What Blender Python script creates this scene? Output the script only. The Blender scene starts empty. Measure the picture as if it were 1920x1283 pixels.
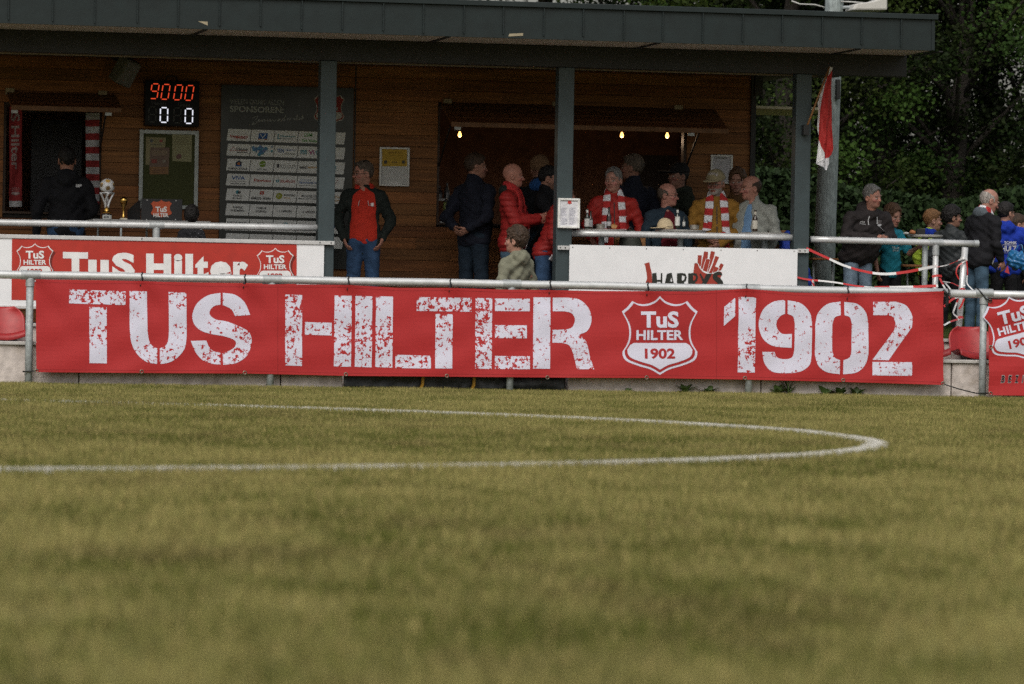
import bpy, bmesh, math, random
import numpy as np
from mathutils import Vector, Matrix
from mathutils.geometry import tessellate_polygon
R = math.radians
random.seed(7)
SC = bpy.context.scene
COL = SC.collection

# ---------------------------------------------------------------- camera
# World: X runs along the pitch fence, Y into the picture, Z up; z = 0 is the turf at the fence.
FPX, DIST, HCAM = 9000.0, 47.4, 0.65          # focal length in photo pixels, metres to the fence, lens height
YAW, ROLL, YHOR = R(11.6), R(1.0), 610.0
PW, PH = 1920.0, 1283.0
PITCH = math.atan((PH / 2 - YHOR) / FPX)      # a touch downwards
CAM = Vector((-DIST * math.sin(YAW), -DIST * math.cos(YAW), HCAM))
_f = Vector((math.sin(YAW) * math.cos(PITCH), math.cos(YAW) * math.cos(PITCH), -math.sin(PITCH)))
_r0 = Vector((math.cos(YAW), -math.sin(YAW), 0))
_u0 = _r0.cross(_f)
CR = _r0 * math.cos(ROLL) + _u0 * math.sin(ROLL)
CU = _u0 * math.cos(ROLL) - _r0 * math.sin(ROLL)
cd = bpy.data.cameras.new("camera")
cam = bpy.data.objects.new("camera", cd)
COL.objects.link(cam)
m3 = Matrix((CR, CU, -_f)).transposed()
cam.matrix_world = Matrix.Translation(CAM) @ m3.to_4x4()
cd.sensor_width = 36.0
cd.lens = FPX / PW * 36.0
cd.clip_end = 2000
cd.dof.use_dof = True
cd.dof.focus_distance = DIST + 1.6
cd.dof.aperture_fstop = 4.6
SC.camera = cam

def W(px, py, Y):
    """Point of the vertical plane y = Y seen at photo pixel (px, py)."""
    d = _f + CR * ((px - PW / 2) / FPX) + CU * ((PH / 2 - py) / FPX)
    t = (Y - CAM.y) / d.y
    return CAM + d * t

def G(px, py, z=0.0):
    """Point of the level z seen at photo pixel (px, py)."""
    d = _f + CR * ((px - PW / 2) / FPX) + CU * ((PH / 2 - py) / FPX)
    return CAM + d * ((z - CAM.z) / d.z)

# ---------------------------------------------------------------- light
SUN_EL, SUN_AZ = R(46), R(203)                # overcast: weak broad sun behind the camera
wd = bpy.data.worlds.new("World"); SC.world = wd; wd.use_nodes = True
nt = wd.node_tree; nt.nodes.clear()
_o = nt.nodes.new("ShaderNodeOutputWorld"); _b = nt.nodes.new("ShaderNodeBackground")
_s = nt.nodes.new("ShaderNodeTexSky"); _s.sky_type = 'NISHITA'; _s.sun_disc = False
_s.sun_elevation = SUN_EL; _s.sun_rotation = SUN_AZ
_s.air_density = 1.6; _s.dust_density = 4.0; _s.ozone_density = 1.0
_h = nt.nodes.new("ShaderNodeHueSaturation"); _h.inputs['Saturation'].default_value = 0.38
nt.links.new(_s.outputs[0], _h.inputs['Color']); nt.links.new(_h.outputs[0], _b.inputs[0])
_b.inputs[1].default_value = 0.085
nt.links.new(_b.outputs[0], _o.inputs[0])
sd = bpy.data.lights.new("sun", 'SUN'); sun = bpy.data.objects.new("sun", sd); COL.objects.link(sun)
sd.energy = 1.15; sd.angle = R(35); sd.color = (1.0, 0.95, 0.87)
# azimuth measured as in the sky texture: 0 = +Y, clockwise seen from above
_sv = Vector((math.sin(SUN_AZ) * math.cos(SUN_EL), math.cos(SUN_AZ) * math.cos(SUN_EL), math.sin(SUN_EL)))
sun.rotation_euler = _sv.to_track_quat('Z', 'Y').to_euler()
vs = SC.view_settings
vs.view_transform = 'Standard'; vs.look = 'None'; vs.gamma = 1.0; vs.exposure = 0.33; vs.use_curve_mapping = False
SC.cycles.use_denoising = False
SC.cycles.max_bounces = 6
SC.cycles.diffuse_bounces = 3

# ---------------------------------------------------------------- scene graph helpers
def tag(o, label=None, cat=None, group=None, kind=None):
    if label: o['label'] = label
    if cat: o['category'] = cat
    if group: o['group'] = group
    if kind: o['kind'] = kind
    return o

def empty(name, loc, label=None, cat=None, group=None, rz=0.0):
    o = bpy.data.objects.new(name, None); COL.objects.link(o)
    o.location = loc; o.rotation_euler = (0, 0, rz); o.empty_display_size = 0.1
    return tag(o, label, cat, group)

def attach(o, parent):
    """Parent a mesh built in world coordinates to an unrotated or rotated root without moving it."""
    if parent is not None:
        o.parent = parent
        bpy_m = Matrix.LocRotScale(parent.location, parent.rotation_euler, parent.scale)
        if parent.parent is not None:
            pm = parent.parent
            bpy_m = Matrix.LocRotScale(pm.location, pm.rotation_euler, pm.scale) @ parent.matrix_parent_inverse @ bpy_m
        o.matrix_parent_inverse = bpy_m.inverted()
    return o

class MB:
    """Collects shapes for ONE mesh object."""
    def __init__(s): s.v = []; s.f = []; s.c = []
    def raw(s, vs, fs, col=None):
        n = len(s.v); s.v += [tuple(p) for p in vs]
        for f in fs: s.f.append(tuple(i + n for i in f)); s.c.append(col)
    def box(s, a, b, col=None):
        x0, y0, z0 = a; x1, y1, z1 = b
        s.raw([(x0,y0,z0),(x1,y0,z0),(x1,y1,z0),(x0,y1,z0),(x0,y0,z1),(x1,y0,z1),(x1,y1,z1),(x0,y1,z1)],
              [(0,3,2,1),(4,5,6,7),(0,1,5,4),(1,2,6,5),(2,3,7,6),(3,0,4,7)], col)
    def tube(s, pts, rad, n=10, col=None, cap=True):
        pts = [Vector(p) for p in pts]; rs = rad if isinstance(rad, (list, tuple)) else [rad] * len(pts)
        up = Vector((0, 0, 1)); rings = []; prev = None
        for i, p in enumerate(pts):
            t = (pts[min(i + 1, len(pts) - 1)] - pts[max(i - 1, 0)]).normalized()
            a = prev if prev is not None else (up if abs(t.z) < 0.9 else Vector((1, 0, 0)))
            a = (a - t * a.dot(t)).normalized(); prev = a; b = t.cross(a)
            rings.append([p + (a * math.cos(2*math.pi*k/n) + b * math.sin(2*math.pi*k/n)) * rs[i] for k in range(n)])
        vs = [q for r in rings for q in r]; fs = []
        for i in range(len(rings) - 1):
            for k in range(n):
                fs.append((i*n+k, i*n+(k+1) % n, (i+1)*n+(k+1) % n, (i+1)*n+k))
        if cap: fs.append(tuple(reversed(range(n)))); fs.append(tuple((len(rings)-1)*n+k for k in range(n)))
        s.raw(vs, fs, col)
    def lathe(s, prof, c, n=16, col=None):
        cx, cy, cz = c; vs = []; fs = []
        for r, z in prof:
            for k in range(n): vs.append((cx + r*math.cos(2*math.pi*k/n), cy + r*math.sin(2*math.pi*k/n), cz + z))
        for i in range(len(prof)-1):
            for k in range(n): fs.append((i*n+k, i*n+(k+1) % n, (i+1)*n+(k+1) % n, (i+1)*n+k))
        fs.append(tuple(reversed(range(n)))); fs.append(tuple((len(prof)-1)*n+k for k in range(n)))
        s.raw(vs, fs, col)
    def prism(s, poly, y0, y1, col=None):
        """poly of (x, z) extruded from y0 to y1"""
        n = len(poly); vs = [(x, y0, z) for x, z in poly] + [(x, y1, z) for x, z in poly]
        tr = tessellate_polygon([[Vector((x, z, 0)) for x, z in poly]])
        fs = [tuple(t) for t in tr] + [tuple(i + n for i in reversed(t)) for t in tr]
        fs += [(i, (i+1) % n, n + (i+1) % n, n + i) for i in range(n)]
        s.raw(vs, fs, col)
    def build(s, name, mat, parent=None, smooth=False, bevel=0.0):
        me = bpy.data.meshes.new(name); me.from_pydata(s.v, [], s.f); me.update()
        if any(c is not None for c in s.c):
            at = me.attributes.new('Col', 'FLOAT_COLOR', 'CORNER'); cols = []
            for c, p in zip(s.c, me.polygons):
                cc = c or (0.5, 0.5, 0.5)
                cols += [cc[0], cc[1], cc[2], 1.0] * p.loop_total
            at.data.foreach_set('color', cols)
        bm = bmesh.new(); bm.from_mesh(me); bmesh.ops.recalc_face_normals(bm, faces=bm.faces); bm.to_mesh(me); bm.free()
        o = bpy.data.objects.new(name, me); COL.objects.link(o); me.materials.append(mat)
        if smooth: me.shade_smooth() if smooth is True else None
        if smooth == 'auto':
            me.shade_smooth(); me.set_sharp_from_angle(angle=R(40))
        if bevel:
            b = o.modifiers.new('bevel', 'BEVEL'); b.width = bevel; b.segments = 2; b.limit_method = 'ANGLE'
        return attach(o, parent)

def npmesh(name, verts, faces, mat, parent=None, smooth=True, vcol=None):
    """Mesh from numpy arrays; faces (n,3) or (n,4); vcol per vertex."""
    me = bpy.data.meshes.new(name)
    nv, (nf, k) = len(verts), faces.shape
    me.vertices.add(nv); me.vertices.foreach_set('co', np.ascontiguousarray(verts, np.float32).ravel())
    me.loops.add(nf * k); me.loops.foreach_set('vertex_index', np.ascontiguousarray(faces, np.int32).ravel())
    me.polygons.add(nf); me.polygons.foreach_set('loop_start', np.arange(0, nf*k, k, dtype=np.int32))
    if smooth: me.polygons.foreach_set('use_smooth', np.ones(nf, bool))
    if vcol is not None:
        at = me.attributes.new('Col', 'FLOAT_COLOR', 'POINT')
        c4 = np.ones((nv, 4), np.float32); c4[:, :3] = vcol; at.data.foreach_set('color', c4.ravel())
    me.update(calc_edges=True); me.validate()
    o = bpy.data.objects.new(name, me); COL.objects.link(o); me.materials.append(mat)
    return attach(o, parent)

# ---------------------------------------------------------------- materials
MATS = {}
def mat(name, col=(0.5,0.5,0.5), rough=0.6, metal=0.0, var=0.15, scale=6.0, bump=0.0, bscale=60.0, stretch=(1,1,1),
        attr=False, spec=0.5, emit=None, estr=0.0, sheen=0.0, col2=None, thresh=None, trans=0.0):
    if name in MATS: return MATS[name]
    m = bpy.data.materials.new(name); m.use_nodes = True; t = m.node_tree; n = t.nodes; L = t.links
    b = n['Principled BSDF']; b.inputs['Roughness'].default_value = rough; b.inputs['Metallic'].default_value = metal
    b.inputs['Specular IOR Level'].default_value = spec
    tc = n.new('ShaderNodeTexCoord'); mp = n.new('ShaderNodeMapping'); mp.inputs['Scale'].default_value = stretch
    L.new(tc.outputs['Object'], mp.inputs['Vector'])
    nz = n.new('ShaderNodeTexNoise'); nz.inputs['Scale'].default_value = scale; nz.inputs['Detail'].default_value = 5
    L.new(mp.outputs[0], nz.inputs['Vector'])
    if attr:
        at = n.new('ShaderNodeAttribute'); at.attribute_name = 'Col'; src = at.outputs['Color']
    else:
        rgb = n.new('ShaderNodeRGB'); rgb.outputs[0].default_value = (*col, 1); src = rgb.outputs[0]
    if col2 is not None:
        r = n.new('ShaderNodeValToRGB'); lo, hi = thresh or (0.45, 0.6)
        r.color_ramp.elements[0].position = lo; r.color_ramp.elements[1].position = hi
        L.new(nz.outputs[0], r.inputs[0]); mx = n.new('ShaderNodeMix'); mx.data_type = 'RGBA'
        L.new(r.outputs[0], mx.inputs['Factor']); L.new(src, mx.inputs['A']); mx.inputs['B'].default_value = (*col2, 1)
        src = mx.outputs['Result']
    nz2 = n.new('ShaderNodeTexNoise'); nz2.inputs['Scale'].default_value = scale * 2.7; nz2.inputs['Detail'].default_value = 6
    L.new(mp.outputs[0], nz2.inputs['Vector'])
    mr = n.new('ShaderNodeMapRange'); mr.inputs['From Min'].default_value = 0.3; mr.inputs['From Max'].default_value = 0.7
    mr.inputs['To Min'].default_value = 1 - var; mr.inputs['To Max'].default_value = 1 + var
    L.new(nz2.outputs[0], mr.inputs['Value'])
    mul = n.new('ShaderNodeMix'); mul.data_type = 'RGBA'; mul.blend_type = 'MULTIPLY'; mul.inputs['Factor'].default_value = 1
    L.new(src, mul.inputs['A']); L.new(mr.outputs[0], mul.inputs['B']); L.new(mul.outputs['Result'], b.inputs['Base Color'])
    mr2 = n.new('ShaderNodeMapRange'); mr2.inputs['To Min'].default_value = max(0.02, rough - 0.12); mr2.inputs['To Max'].default_value = min(1, rough + 0.12)
    L.new(nz.outputs[0], mr2.inputs['Value']); L.new(mr2.outputs[0], b.inputs['Roughness'])
    if bump:
        nb = n.new('ShaderNodeTexNoise'); nb.inputs['Scale'].default_value = bscale; nb.inputs['Detail'].default_value = 4
        L.new(mp.outputs[0], nb.inputs['Vector']); bp = n.new('ShaderNodeBump'); bp.inputs['Strength'].default_value = bump
        bp.inputs['Distance'].default_value = 0.02
        L.new(nb.outputs[0], bp.inputs['Height']); L.new(bp.outputs[0], b.inputs['Normal'])
    if sheen: b.inputs['Sheen Weight'].default_value = sheen
    if trans:
        b.inputs['Transmission Weight'].default_value = trans
    if emit is not None:
        b.inputs['Emission Color'].default_value = (*emit, 1); b.inputs['Emission Strength'].default_value = estr
    MATS[name] = m
    return m

galv = mat('galvanised_steel', (0.62,0.63,0.64), 0.42, 0.35, 0.10, 5, 0.05, 90)
galv_dull = mat('dull_galvanised', (0.36,0.39,0.40), 0.6, 0.25, 0.22, 9, 0.1, 50)
sleeve_m = mat('fitting_steel', (0.42,0.44,0.45), 0.5, 0.4, 0.15, 12)
anthra = mat('anthracite_steel', (0.036,0.054,0.060), 0.5, 0.0, 0.12, 3, 0.03, 30)
anthra_dark = mat('anthracite_beam', (0.015,0.0145,0.016), 0.55, 0.0, 0.12, 3)
zinc = mat('standing_seam_zinc', (0.0085,0.016,0.017), 0.5, 0.2, 0.18, 2.5, 0.04, 12)
soffit_m = mat('soffit_boards', (0.34,0.29,0.25), 0.7, 0, 0.12, 4)
concrete = mat('precast_concrete', (0.54,0.48,0.45), 0.85, 0, 0.2, 5, 0.25, 40, col2=(0.33,0.28,0.24), thresh=(0.52,0.75))
floor_m = mat('terrace_paving', (0.10,0.095,0.09), 0.85, 0, 0.2, 4, 0.2, 30)
white_board = mat('white_sheet', (0.80,0.81,0.83), 0.45, 0, 0.03, 3)
alu = mat('aluminium_trim', (0.60,0.60,0.60), 0.4, 0.3, 0.08, 8)
black_m = mat('black_plastic', (0.012,0.012,0.013), 0.45, 0, 0.1, 10)
rubber = mat('black_sheeting', (0.018,0.020,0.022), 0.4, 0, 0.3, 6, 0.6, 8)
printed = mat('printed_colour', rough=0.5, attr=True, var=0.08, scale=4)
print_matt = mat('printed_paper', rough=0.75, attr=True, var=0.05, scale=9)
wood_mid = mat('varnished_wood', (0.30,0.14,0.05), 0.5, 0, 0.25, 4, 0.1, 40, (1,1,8))
seat_red = mat('red_seat_plastic', (0.38,0.025,0.028), 0.45, 0, 0.12, 8)
dark_room = mat('dark_room_boards', (0.24,0.11,0.06), 0.8, 0, 0.3, 3)

def wood_cladding():
    m = bpy.data.materials.new('larch_cladding'); m.use_nodes = True; t = m.node_tree; n = t.nodes; L = t.links
    b = n['Principled BSDF']; b.inputs['Roughness'].default_value = 0.62; b.inputs['Specular IOR Level'].default_value = 0.3
    at = n.new('ShaderNodeAttribute'); at.attribute_name = 'Col'
    tc = n.new('ShaderNodeTexCoord'); mp = n.new('ShaderNodeMapping'); mp.inputs['Scale'].default_value = (0.6, 6, 14)
    ad = n.new('ShaderNodeVectorMath'); ad.operation = 'ADD'
    sc = n.new('ShaderNodeVectorMath'); sc.operation = 'SCALE'; sc.inputs['Scale'].default_value = 40
    L.new(at.outputs['Vector'], sc.inputs[0]); L.new(tc.outputs['Object'], ad.inputs[0]); L.new(sc.outputs[0], ad.inputs[1])
    L.new(ad.outputs[0], mp.inputs['Vector'])
    nz = n.new('ShaderNodeTexNoise'); nz.inputs['Scale'].default_value = 2.2; nz.inputs['Detail'].default_value = 8; nz.inputs['Roughness'].default_value = 0.65
    L.new(mp.outputs[0], nz.inputs['Vector'])
    r = n.new('ShaderNodeValToRGB'); r.color_ramp.elements[0].position = 0.3; r.color_ramp.elements[1].position = 0.72
    r.color_ramp.elements[0].color = (0.45,0.42,0.4,1); r.color_ramp.elements[1].color = (1.25,1.2,1.15,1)
    L.new(nz.outputs[0], r.inputs[0]); mul = n.new('ShaderNodeMix'); mul.data_type = 'RGBA'; mul.blend_type = 'MULTIPLY'
    mul.inputs['Factor'].default_value = 1; L.new(at.outputs['Color'], mul.inputs['A']); L.new(r.outputs[0], mul.inputs['B'])
    L.new(mul.outputs['Result'], b.inputs['Base Color'])
    bp = n.new('ShaderNodeBump'); bp.inputs['Strength'].default_value = 0.25; bp.inputs['Distance'].default_value = 0.01
    L.new(nz.outputs[0], bp.inputs['Height']); L.new(bp.outputs[0], b.inputs['Normal'])
    return m
cladding_m = wood_cladding()

def value_noise(x, y, seed):
    rs = np.random.RandomState(seed); g = rs.rand(256, 256)
    xi = np.floor(x).astype(int); yi = np.floor(y).astype(int); fx = x - xi; fy = y - yi
    fx = fx*fx*(3-2*fx); fy = fy*fy*(3-2*fy)
    a = g[xi % 256, yi % 256]; b = g[(xi+1) % 256, yi % 256]; c = g[xi % 256, (yi+1) % 256]; d = g[(xi+1) % 256, (yi+1) % 256]
    return (a*(1-fx)+b*fx)*(1-fy) + (c*(1-fx)+d*fx)*fy

# ---------------------------------------------------------------- flat printed art (signs, banners, badges)
_TEXT = {}
def text_tris(s, bold=0.0, shear=0.0, space=1.0):
    key = (s, bold, shear, space)
    if key not in _TEXT:
        cu = bpy.data.curves.new('t', 'FONT'); cu.body = s; cu.size = 1; cu.offset = bold; cu.shear = shear
        cu.resolution_u = 3; cu.space_character = space; cu.fill_mode = 'FRONT' if hasattr(cu, 'fill_mode') else cu.fill_mode
        o = bpy.data.objects.new('t', cu); me = o.to_mesh()
        v = np.array([p.co[:] for p in me.vertices]).reshape(-1, 3)[:, :2]; f = [tuple(p.vertices) for p in me.polygons]
        o.to_mesh_clear(); bpy.data.objects.remove(o); bpy.data.curves.remove(cu)
        if len(v): v = v - v.min(0); 
        _TEXT[key] = (v, f)
    return _TEXT[key]

def arc(cx, cy, rx, ry, a0, a1, n=10):
    return [(cx + rx*math.cos(R(a0 + (a1-a0)*i/n)), cy + ry*math.sin(R(a0 + (a1-a0)*i/n))) for i in range(n+1)]

def crm(pts, n=6):
    """Catmull-Rom through 2-D or 3-D points"""
    P = [np.array(p, float) for p in pts]; P = [2*P[0]-P[1]] + P + [2*P[-1]-P[-2]]; out = []
    for i in range(1, len(P)-2):
        for k in range(n):
            t = k/n; a, b, c, d = P[i-1], P[i], P[i+1], P[i+2]
            out.append(tuple(0.5*((2*b)+(c-a)*t+(2*a-5*b+4*c-d)*t*t+(3*b-a-3*c+d)*t**3)))
    out.append(tuple(P[-2])); return out

class Art:
    """Coloured shapes printed on a surface; map(u, v, layer) turns photo-pixel art coordinates into a point."""
    def __init__(s, mp): s.map = mp; s.v = []; s.f = []; s.c = []; s.w = []
    def poly(s, pts, col, layer=1, holes=(), wear=0.0):
        loops = [[Vector((p[0], p[1], 0)) for p in pts]] + [[Vector((p[0], p[1], 0)) for p in h] for h in holes]
        tr = tessellate_polygon(loops); n = len(s.v)
        for lp in loops:
            for p in lp: s.v.append((p.x, p.y, layer))
        for t in tr: s.f.append(tuple(i + n for i in t)); s.c.append(col); s.w.append(wear)
    def rect(s, x0, y0, x1, y1, col, layer=1, dy=0.0): s.poly([(x0,y0),(x1,y0+dy),(x1,y1+dy),(x0,y1)], col, layer)
    def text(s, st, x0, x1, yb, yt, col, layer=2, bold=0.0, dy=0.0, shear=0.0, space=1.0):
        """text filling x0..x1, baseline-box bottom yb, top yt (photo y runs down); dy = drop from x0 to x1"""
        v, f = text_tris(st, bold, shear, space)
        if not len(v): return
        w, h = v.max(0); n = len(s.v)
        for a, b in v:
            u = a / w; s.v.append((x0 + (x1-x0)*u, yb + (yt-yb)*b/h + dy*u, layer))
        for q in f: s.f.append(tuple(i + n for i in q)); s.c.append(col); s.w.append(0.0)
    def stroke(s, pts, wid, col, layer=2, closed=False, smooth=6):
        p = crm(pts, smooth) if smooth else pts
        ws = wid if isinstance(wid, (list, tuple)) else None
        Lf, Rt = [], []
        for i, a in enumerate(p):
            q0 = p[max(i-1, 0)]; q1 = p[min(i+1, len(p)-1)]; dx, dy = q1[0]-q0[0], q1[1]-q0[1]; l = math.hypot(dx, dy) or 1
            w = (np.interp(i/(len(p)-1)*(len(ws)-1), range(len(ws)), ws) if ws else wid) / 2
            Lf.append((a[0]-dy/l*w, a[1]+dx/l*w)); Rt.append((a[0]+dy/l*w, a[1]-dx/l*w))
        n = len(s.v)
        for a, b in zip(Lf, Rt): s.v.append((*a, layer)); s.v.append((*b, layer))
        for i in range(len(p)-1): s.f.append((n+2*i, n+2*i+1, n+2*i+3, n+2*i+2)); s.c.append(col); s.w.append(0.0)
    def build(s, name, m, parent=None, cell=None, wearfn=None):
        bm = bmesh.new(); vs = [bm.verts.new(p) for p in s.v]
        cl = bm.faces.layers.int.new('ci')
        for i, f in enumerate(s.f):
            try: fc = bm.faces.new([vs[k] for k in f]); fc[cl] = i
            except ValueError: pass
        if cell:
            us = [p[0] for p in s.v]; vv = [p[1] for p in s.v]
            for ax, lo, hi in ((0, min(us), max(us)), (1, min(vv), max(vv))):
                k = lo + cell
                while k < hi:
                    co = (k, 0, 0) if ax == 0 else (0, k, 0); no = (1, 0, 0) if ax == 0 else (0, 1, 0)
                    bmesh.ops.bisect_plane(bm, geom=bm.verts[:]+bm.edges[:]+bm.faces[:], plane_co=co, plane_no=no); k += cell
        bm.verts.ensure_lookup_table(); uv = [tuple(v.co) for v in bm.verts]
        for v in bm.verts: v.co = s.map(*v.co)
        cam_dir = Vector((0, -1, 0)); bm.normal_update()
        for f in bm.faces:
            if f.normal.dot(cam_dir) < 0: f.normal_flip()
        ci = [f[cl] for f in bm.faces]
        me = bpy.data.meshes.new(name); bm.to_mesh(me); bm.free()
        at = me.attributes.new('Col', 'FLOAT_COLOR', 'CORNER'); cols = []
        for i, p in zip(ci, me.polygons): cols += [*s.c[i], 1.0] * p.loop_total
        at.data.foreach_set('color', cols)
        wa = me.attributes.new('wear', 'FLOAT', 'POINT'); wv = [0.0]*len(uv)
        if wearfn:
            for i, p in zip(ci, me.polygons):
                if s.w[i]:
                    for k in p.vertices: wv[k] = wearfn(uv[k][0], uv[k][1])
        wa.data.foreach_set('value', wv)
        o = bpy.data.objects.new(name, me); COL.objects.link(o); me.materials.append(m)
        return attach(o, parent)

def plane_map(Y, gap=0.003):
    return lambda u, v, l: W(u, v, Y - gap*l)

RED = (0.42,0.026,0.028); WHT = (0.68,0.67,0.80); PAPER = (0.66,0.66,0.66); INK = (0.015,0.015,0.02)

# outline of the club shield in units of half its width, y down, origin in the middle
_half = crm([(0,-1.03),(0.14,-0.90),(0.36,-0.82),(0.58,-0.83),(0.73,-0.90)], 4) + crm([(0.73,-0.90),(0.86,-0.74),(1.0,-0.62)], 3)[1:] \
      + crm([(1.0,-0.62),(0.84,-0.30),(0.81,-0.02),(0.86,0.22),(0.99,0.44)], 5)[1:] + crm([(0.99,0.44),(0.97,0.58),(0.86,0.70),(0.55,0.82),(0.25,0.91),(0,1.05)], 4)[1:]
SHIELD = _half + [(-x, y) for x, y in reversed(_half[1:-1])]
def crest(art, cx, cy, s, layer=2, red=RED, white=WHT, inner=None, outline=True, year=True, dy=0.0, rot=0.0, text=True, inset=0.94):
    ca, sa = math.cos(rot), math.sin(rot)
    T = lambda x, y, k=1.0: (cx + (x*ca - y*sa)*s*k, cy + (x*sa + y*ca)*s*k + dy*x)
    if outline: art.poly([T(x, y) for x, y in SHIELD], white, layer)
    art.poly([T(x, y, inset) for x, y in SHIELD], inner or red, layer + 1)
    low = [(x, y) for x, y in SHIELD if y > 0.2]
    if year:
        rt = [p for p in _half if p[1] > 0.18]; rt = [(0.80, 0.24)] + [p for p in rt if p[1] > 0.3]
        pl = rt + [(-x, y) for x, y in reversed(rt) if x > 0.001]
        art.poly([T(x, y, 0.87) for x, y in [(p[0], p[1]) for p in pl]], white, layer + 2)
    if not text: return
    def word(st, xa, xb, yb, yt, col, bold):
        v, f = text_tris(st, bold); w, h = v.max(0); n = len(art.v)
        for a, b in v: art.v.append((*T(xa + (xb-xa)*a/w, yb + (yt-yb)*b/h), layer + 3))
        for q in f: art.f.append(tuple(i+n for i in q)); art.c.append(col); art.w.append(0.0)
    word('TuS', -0.50, 0.50, -0.19, -0.63, white, 0.035)
    word('HILTER', -0.62, 0.62, 0.13, -0.13, white, 0.03)
    if year: word('1902', -0.40, 0.40, 0.63, 0.35, red, 0.035)
# ================================================================ SETTING
ZF = 0.585                                    # terrace floor above the pitch
YF, YB, YP, YW = 0.0, 1.88, 2.0, 4.5          # fence, advertising boards, roof posts, clubhouse wall

def ground_noise(x, y):
    c, s_ = math.cos(-YAW), math.sin(-YAW)
    u = x*c + y*s_; v = -x*s_ + y*c            # mowing runs along the fence
    a = 0; b = 0
    for k, (fq, wt) in enumerate(((0.35,.11),(0.9,.15),(2.1,.24),(4.6,.26),(10.5,.24))):
        a = a + wt*value_noise(u*fq + 7*k, v*fq*0.8 + 3*k, 1 + k); b = b + wt*value_noise(u*fq*0.8 + 31 + 5*k, v*fq*0.7 + 17, 11 + k)
    a = 0.5 + (a-0.5)*1.7; b = 0.5 + (b-0.5)*1.7
    return a, b

def turf_colour(x, y):
    a, b = ground_noise(x, y)
    green = np.array([0.098,0.110,0.020]); tan = np.array([0.272,0.246,0.086]); soil = np.array([0.130,0.106,0.038])
    t = np.clip((a-0.30)/0.42, 0, 1)[:, None]; u = np.clip((0.38-b)/0.25, 0, 0.7)[:, None]
    c = green*(1-t) + tan*t
    return c*(1-u) + soil*u

# pitch surface: one sheet to the horizon, finely divided where it is seen
def pitch():
    xs = np.unique(np.concatenate([np.linspace(-900,-30,8), np.linspace(-30,14,330), np.linspace(14,900,8)]))
    ys = np.unique(np.concatenate([np.linspace(-900,-52,8), np.linspace(-52,0.35,330), np.linspace(0.35,900,10)]))
    X, Y = np.meshgrid(xs, ys); n, m = len(xs), len(ys)
    Z = np.where((Y < 0.2) & (np.abs(X) < 40), (ground_noise(X.ravel(), Y.ravel())[0].reshape(X.shape)-0.5)*0.012, 0) - 0.006
    V = np.stack([X.ravel(), Y.ravel(), Z.ravel()], 1)
    i = np.arange(n*m).reshape(m, n); F = np.stack([i[:-1,:-1].ravel(), i[:-1,1:].ravel(), i[1:,1:].ravel(), i[1:,:-1].ravel()], 1)
    g = mat('turf_ground', rough=0.95, attr=True, var=0.3, scale=30, bump=0.6, bscale=45, spec=0.1)
    o = npmesh('football_pitch', V, F, g, None, True, turf_colour(V[:,0], V[:,1])*0.85)
    tag(o, kind='structure')

# centre-circle arc: points of the chalk line read off the turf, then a circle fitted through them
_line_px = [(0,885.5),(250,885.5),(500,883.5),(700,880),(960,875),(1320,858),(1476,850),(1570,841),(1632,835),
            (400,764),(600,770.5),(950,781),(1320,798.5),(1445,805),(1539,812.5),(1601,822),(1637,830)]
_lp = np.array([G(a, b)[:2] for a, b in _line_px])
_A = np.c_[_lp, np.ones(len(_lp))]; _sol = np.linalg.lstsq(_A, -(_lp**2).sum(1), rcond=None)[0]
CX, CY = -_sol[0]/2, -_sol[1]/2; CRAD = math.sqrt(CX*CX+CY*CY-_sol[2])
print('circle', CX, CY, CRAD)

def blades(name, P, H, Wd, colv, m, rs):
    n = len(P); ang = rs.uniform(0, 2*np.pi, n); lean = rs.normal(0, 0.35, (n, 2))*H[:, None]
    dx = np.cos(ang)*Wd/2; dy = np.sin(ang)*Wd/2; z0 = np.full(n, -0.01)
    v = np.empty((n, 3, 3)); v[:,0] = np.c_[P[:,0]-dx, P[:,1]-dy, z0]; v[:,1] = np.c_[P[:,0]+dx, P[:,1]+dy, z0]
    v[:,2] = np.c_[P[:,0]+lean[:,0], P[:,1]+lean[:,1], H]
    f = np.arange(3*n).reshape(n, 3)
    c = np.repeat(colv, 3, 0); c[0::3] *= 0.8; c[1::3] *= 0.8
    return npmesh(name, v.reshape(-1, 3), f, m, None, False, c)

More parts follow.
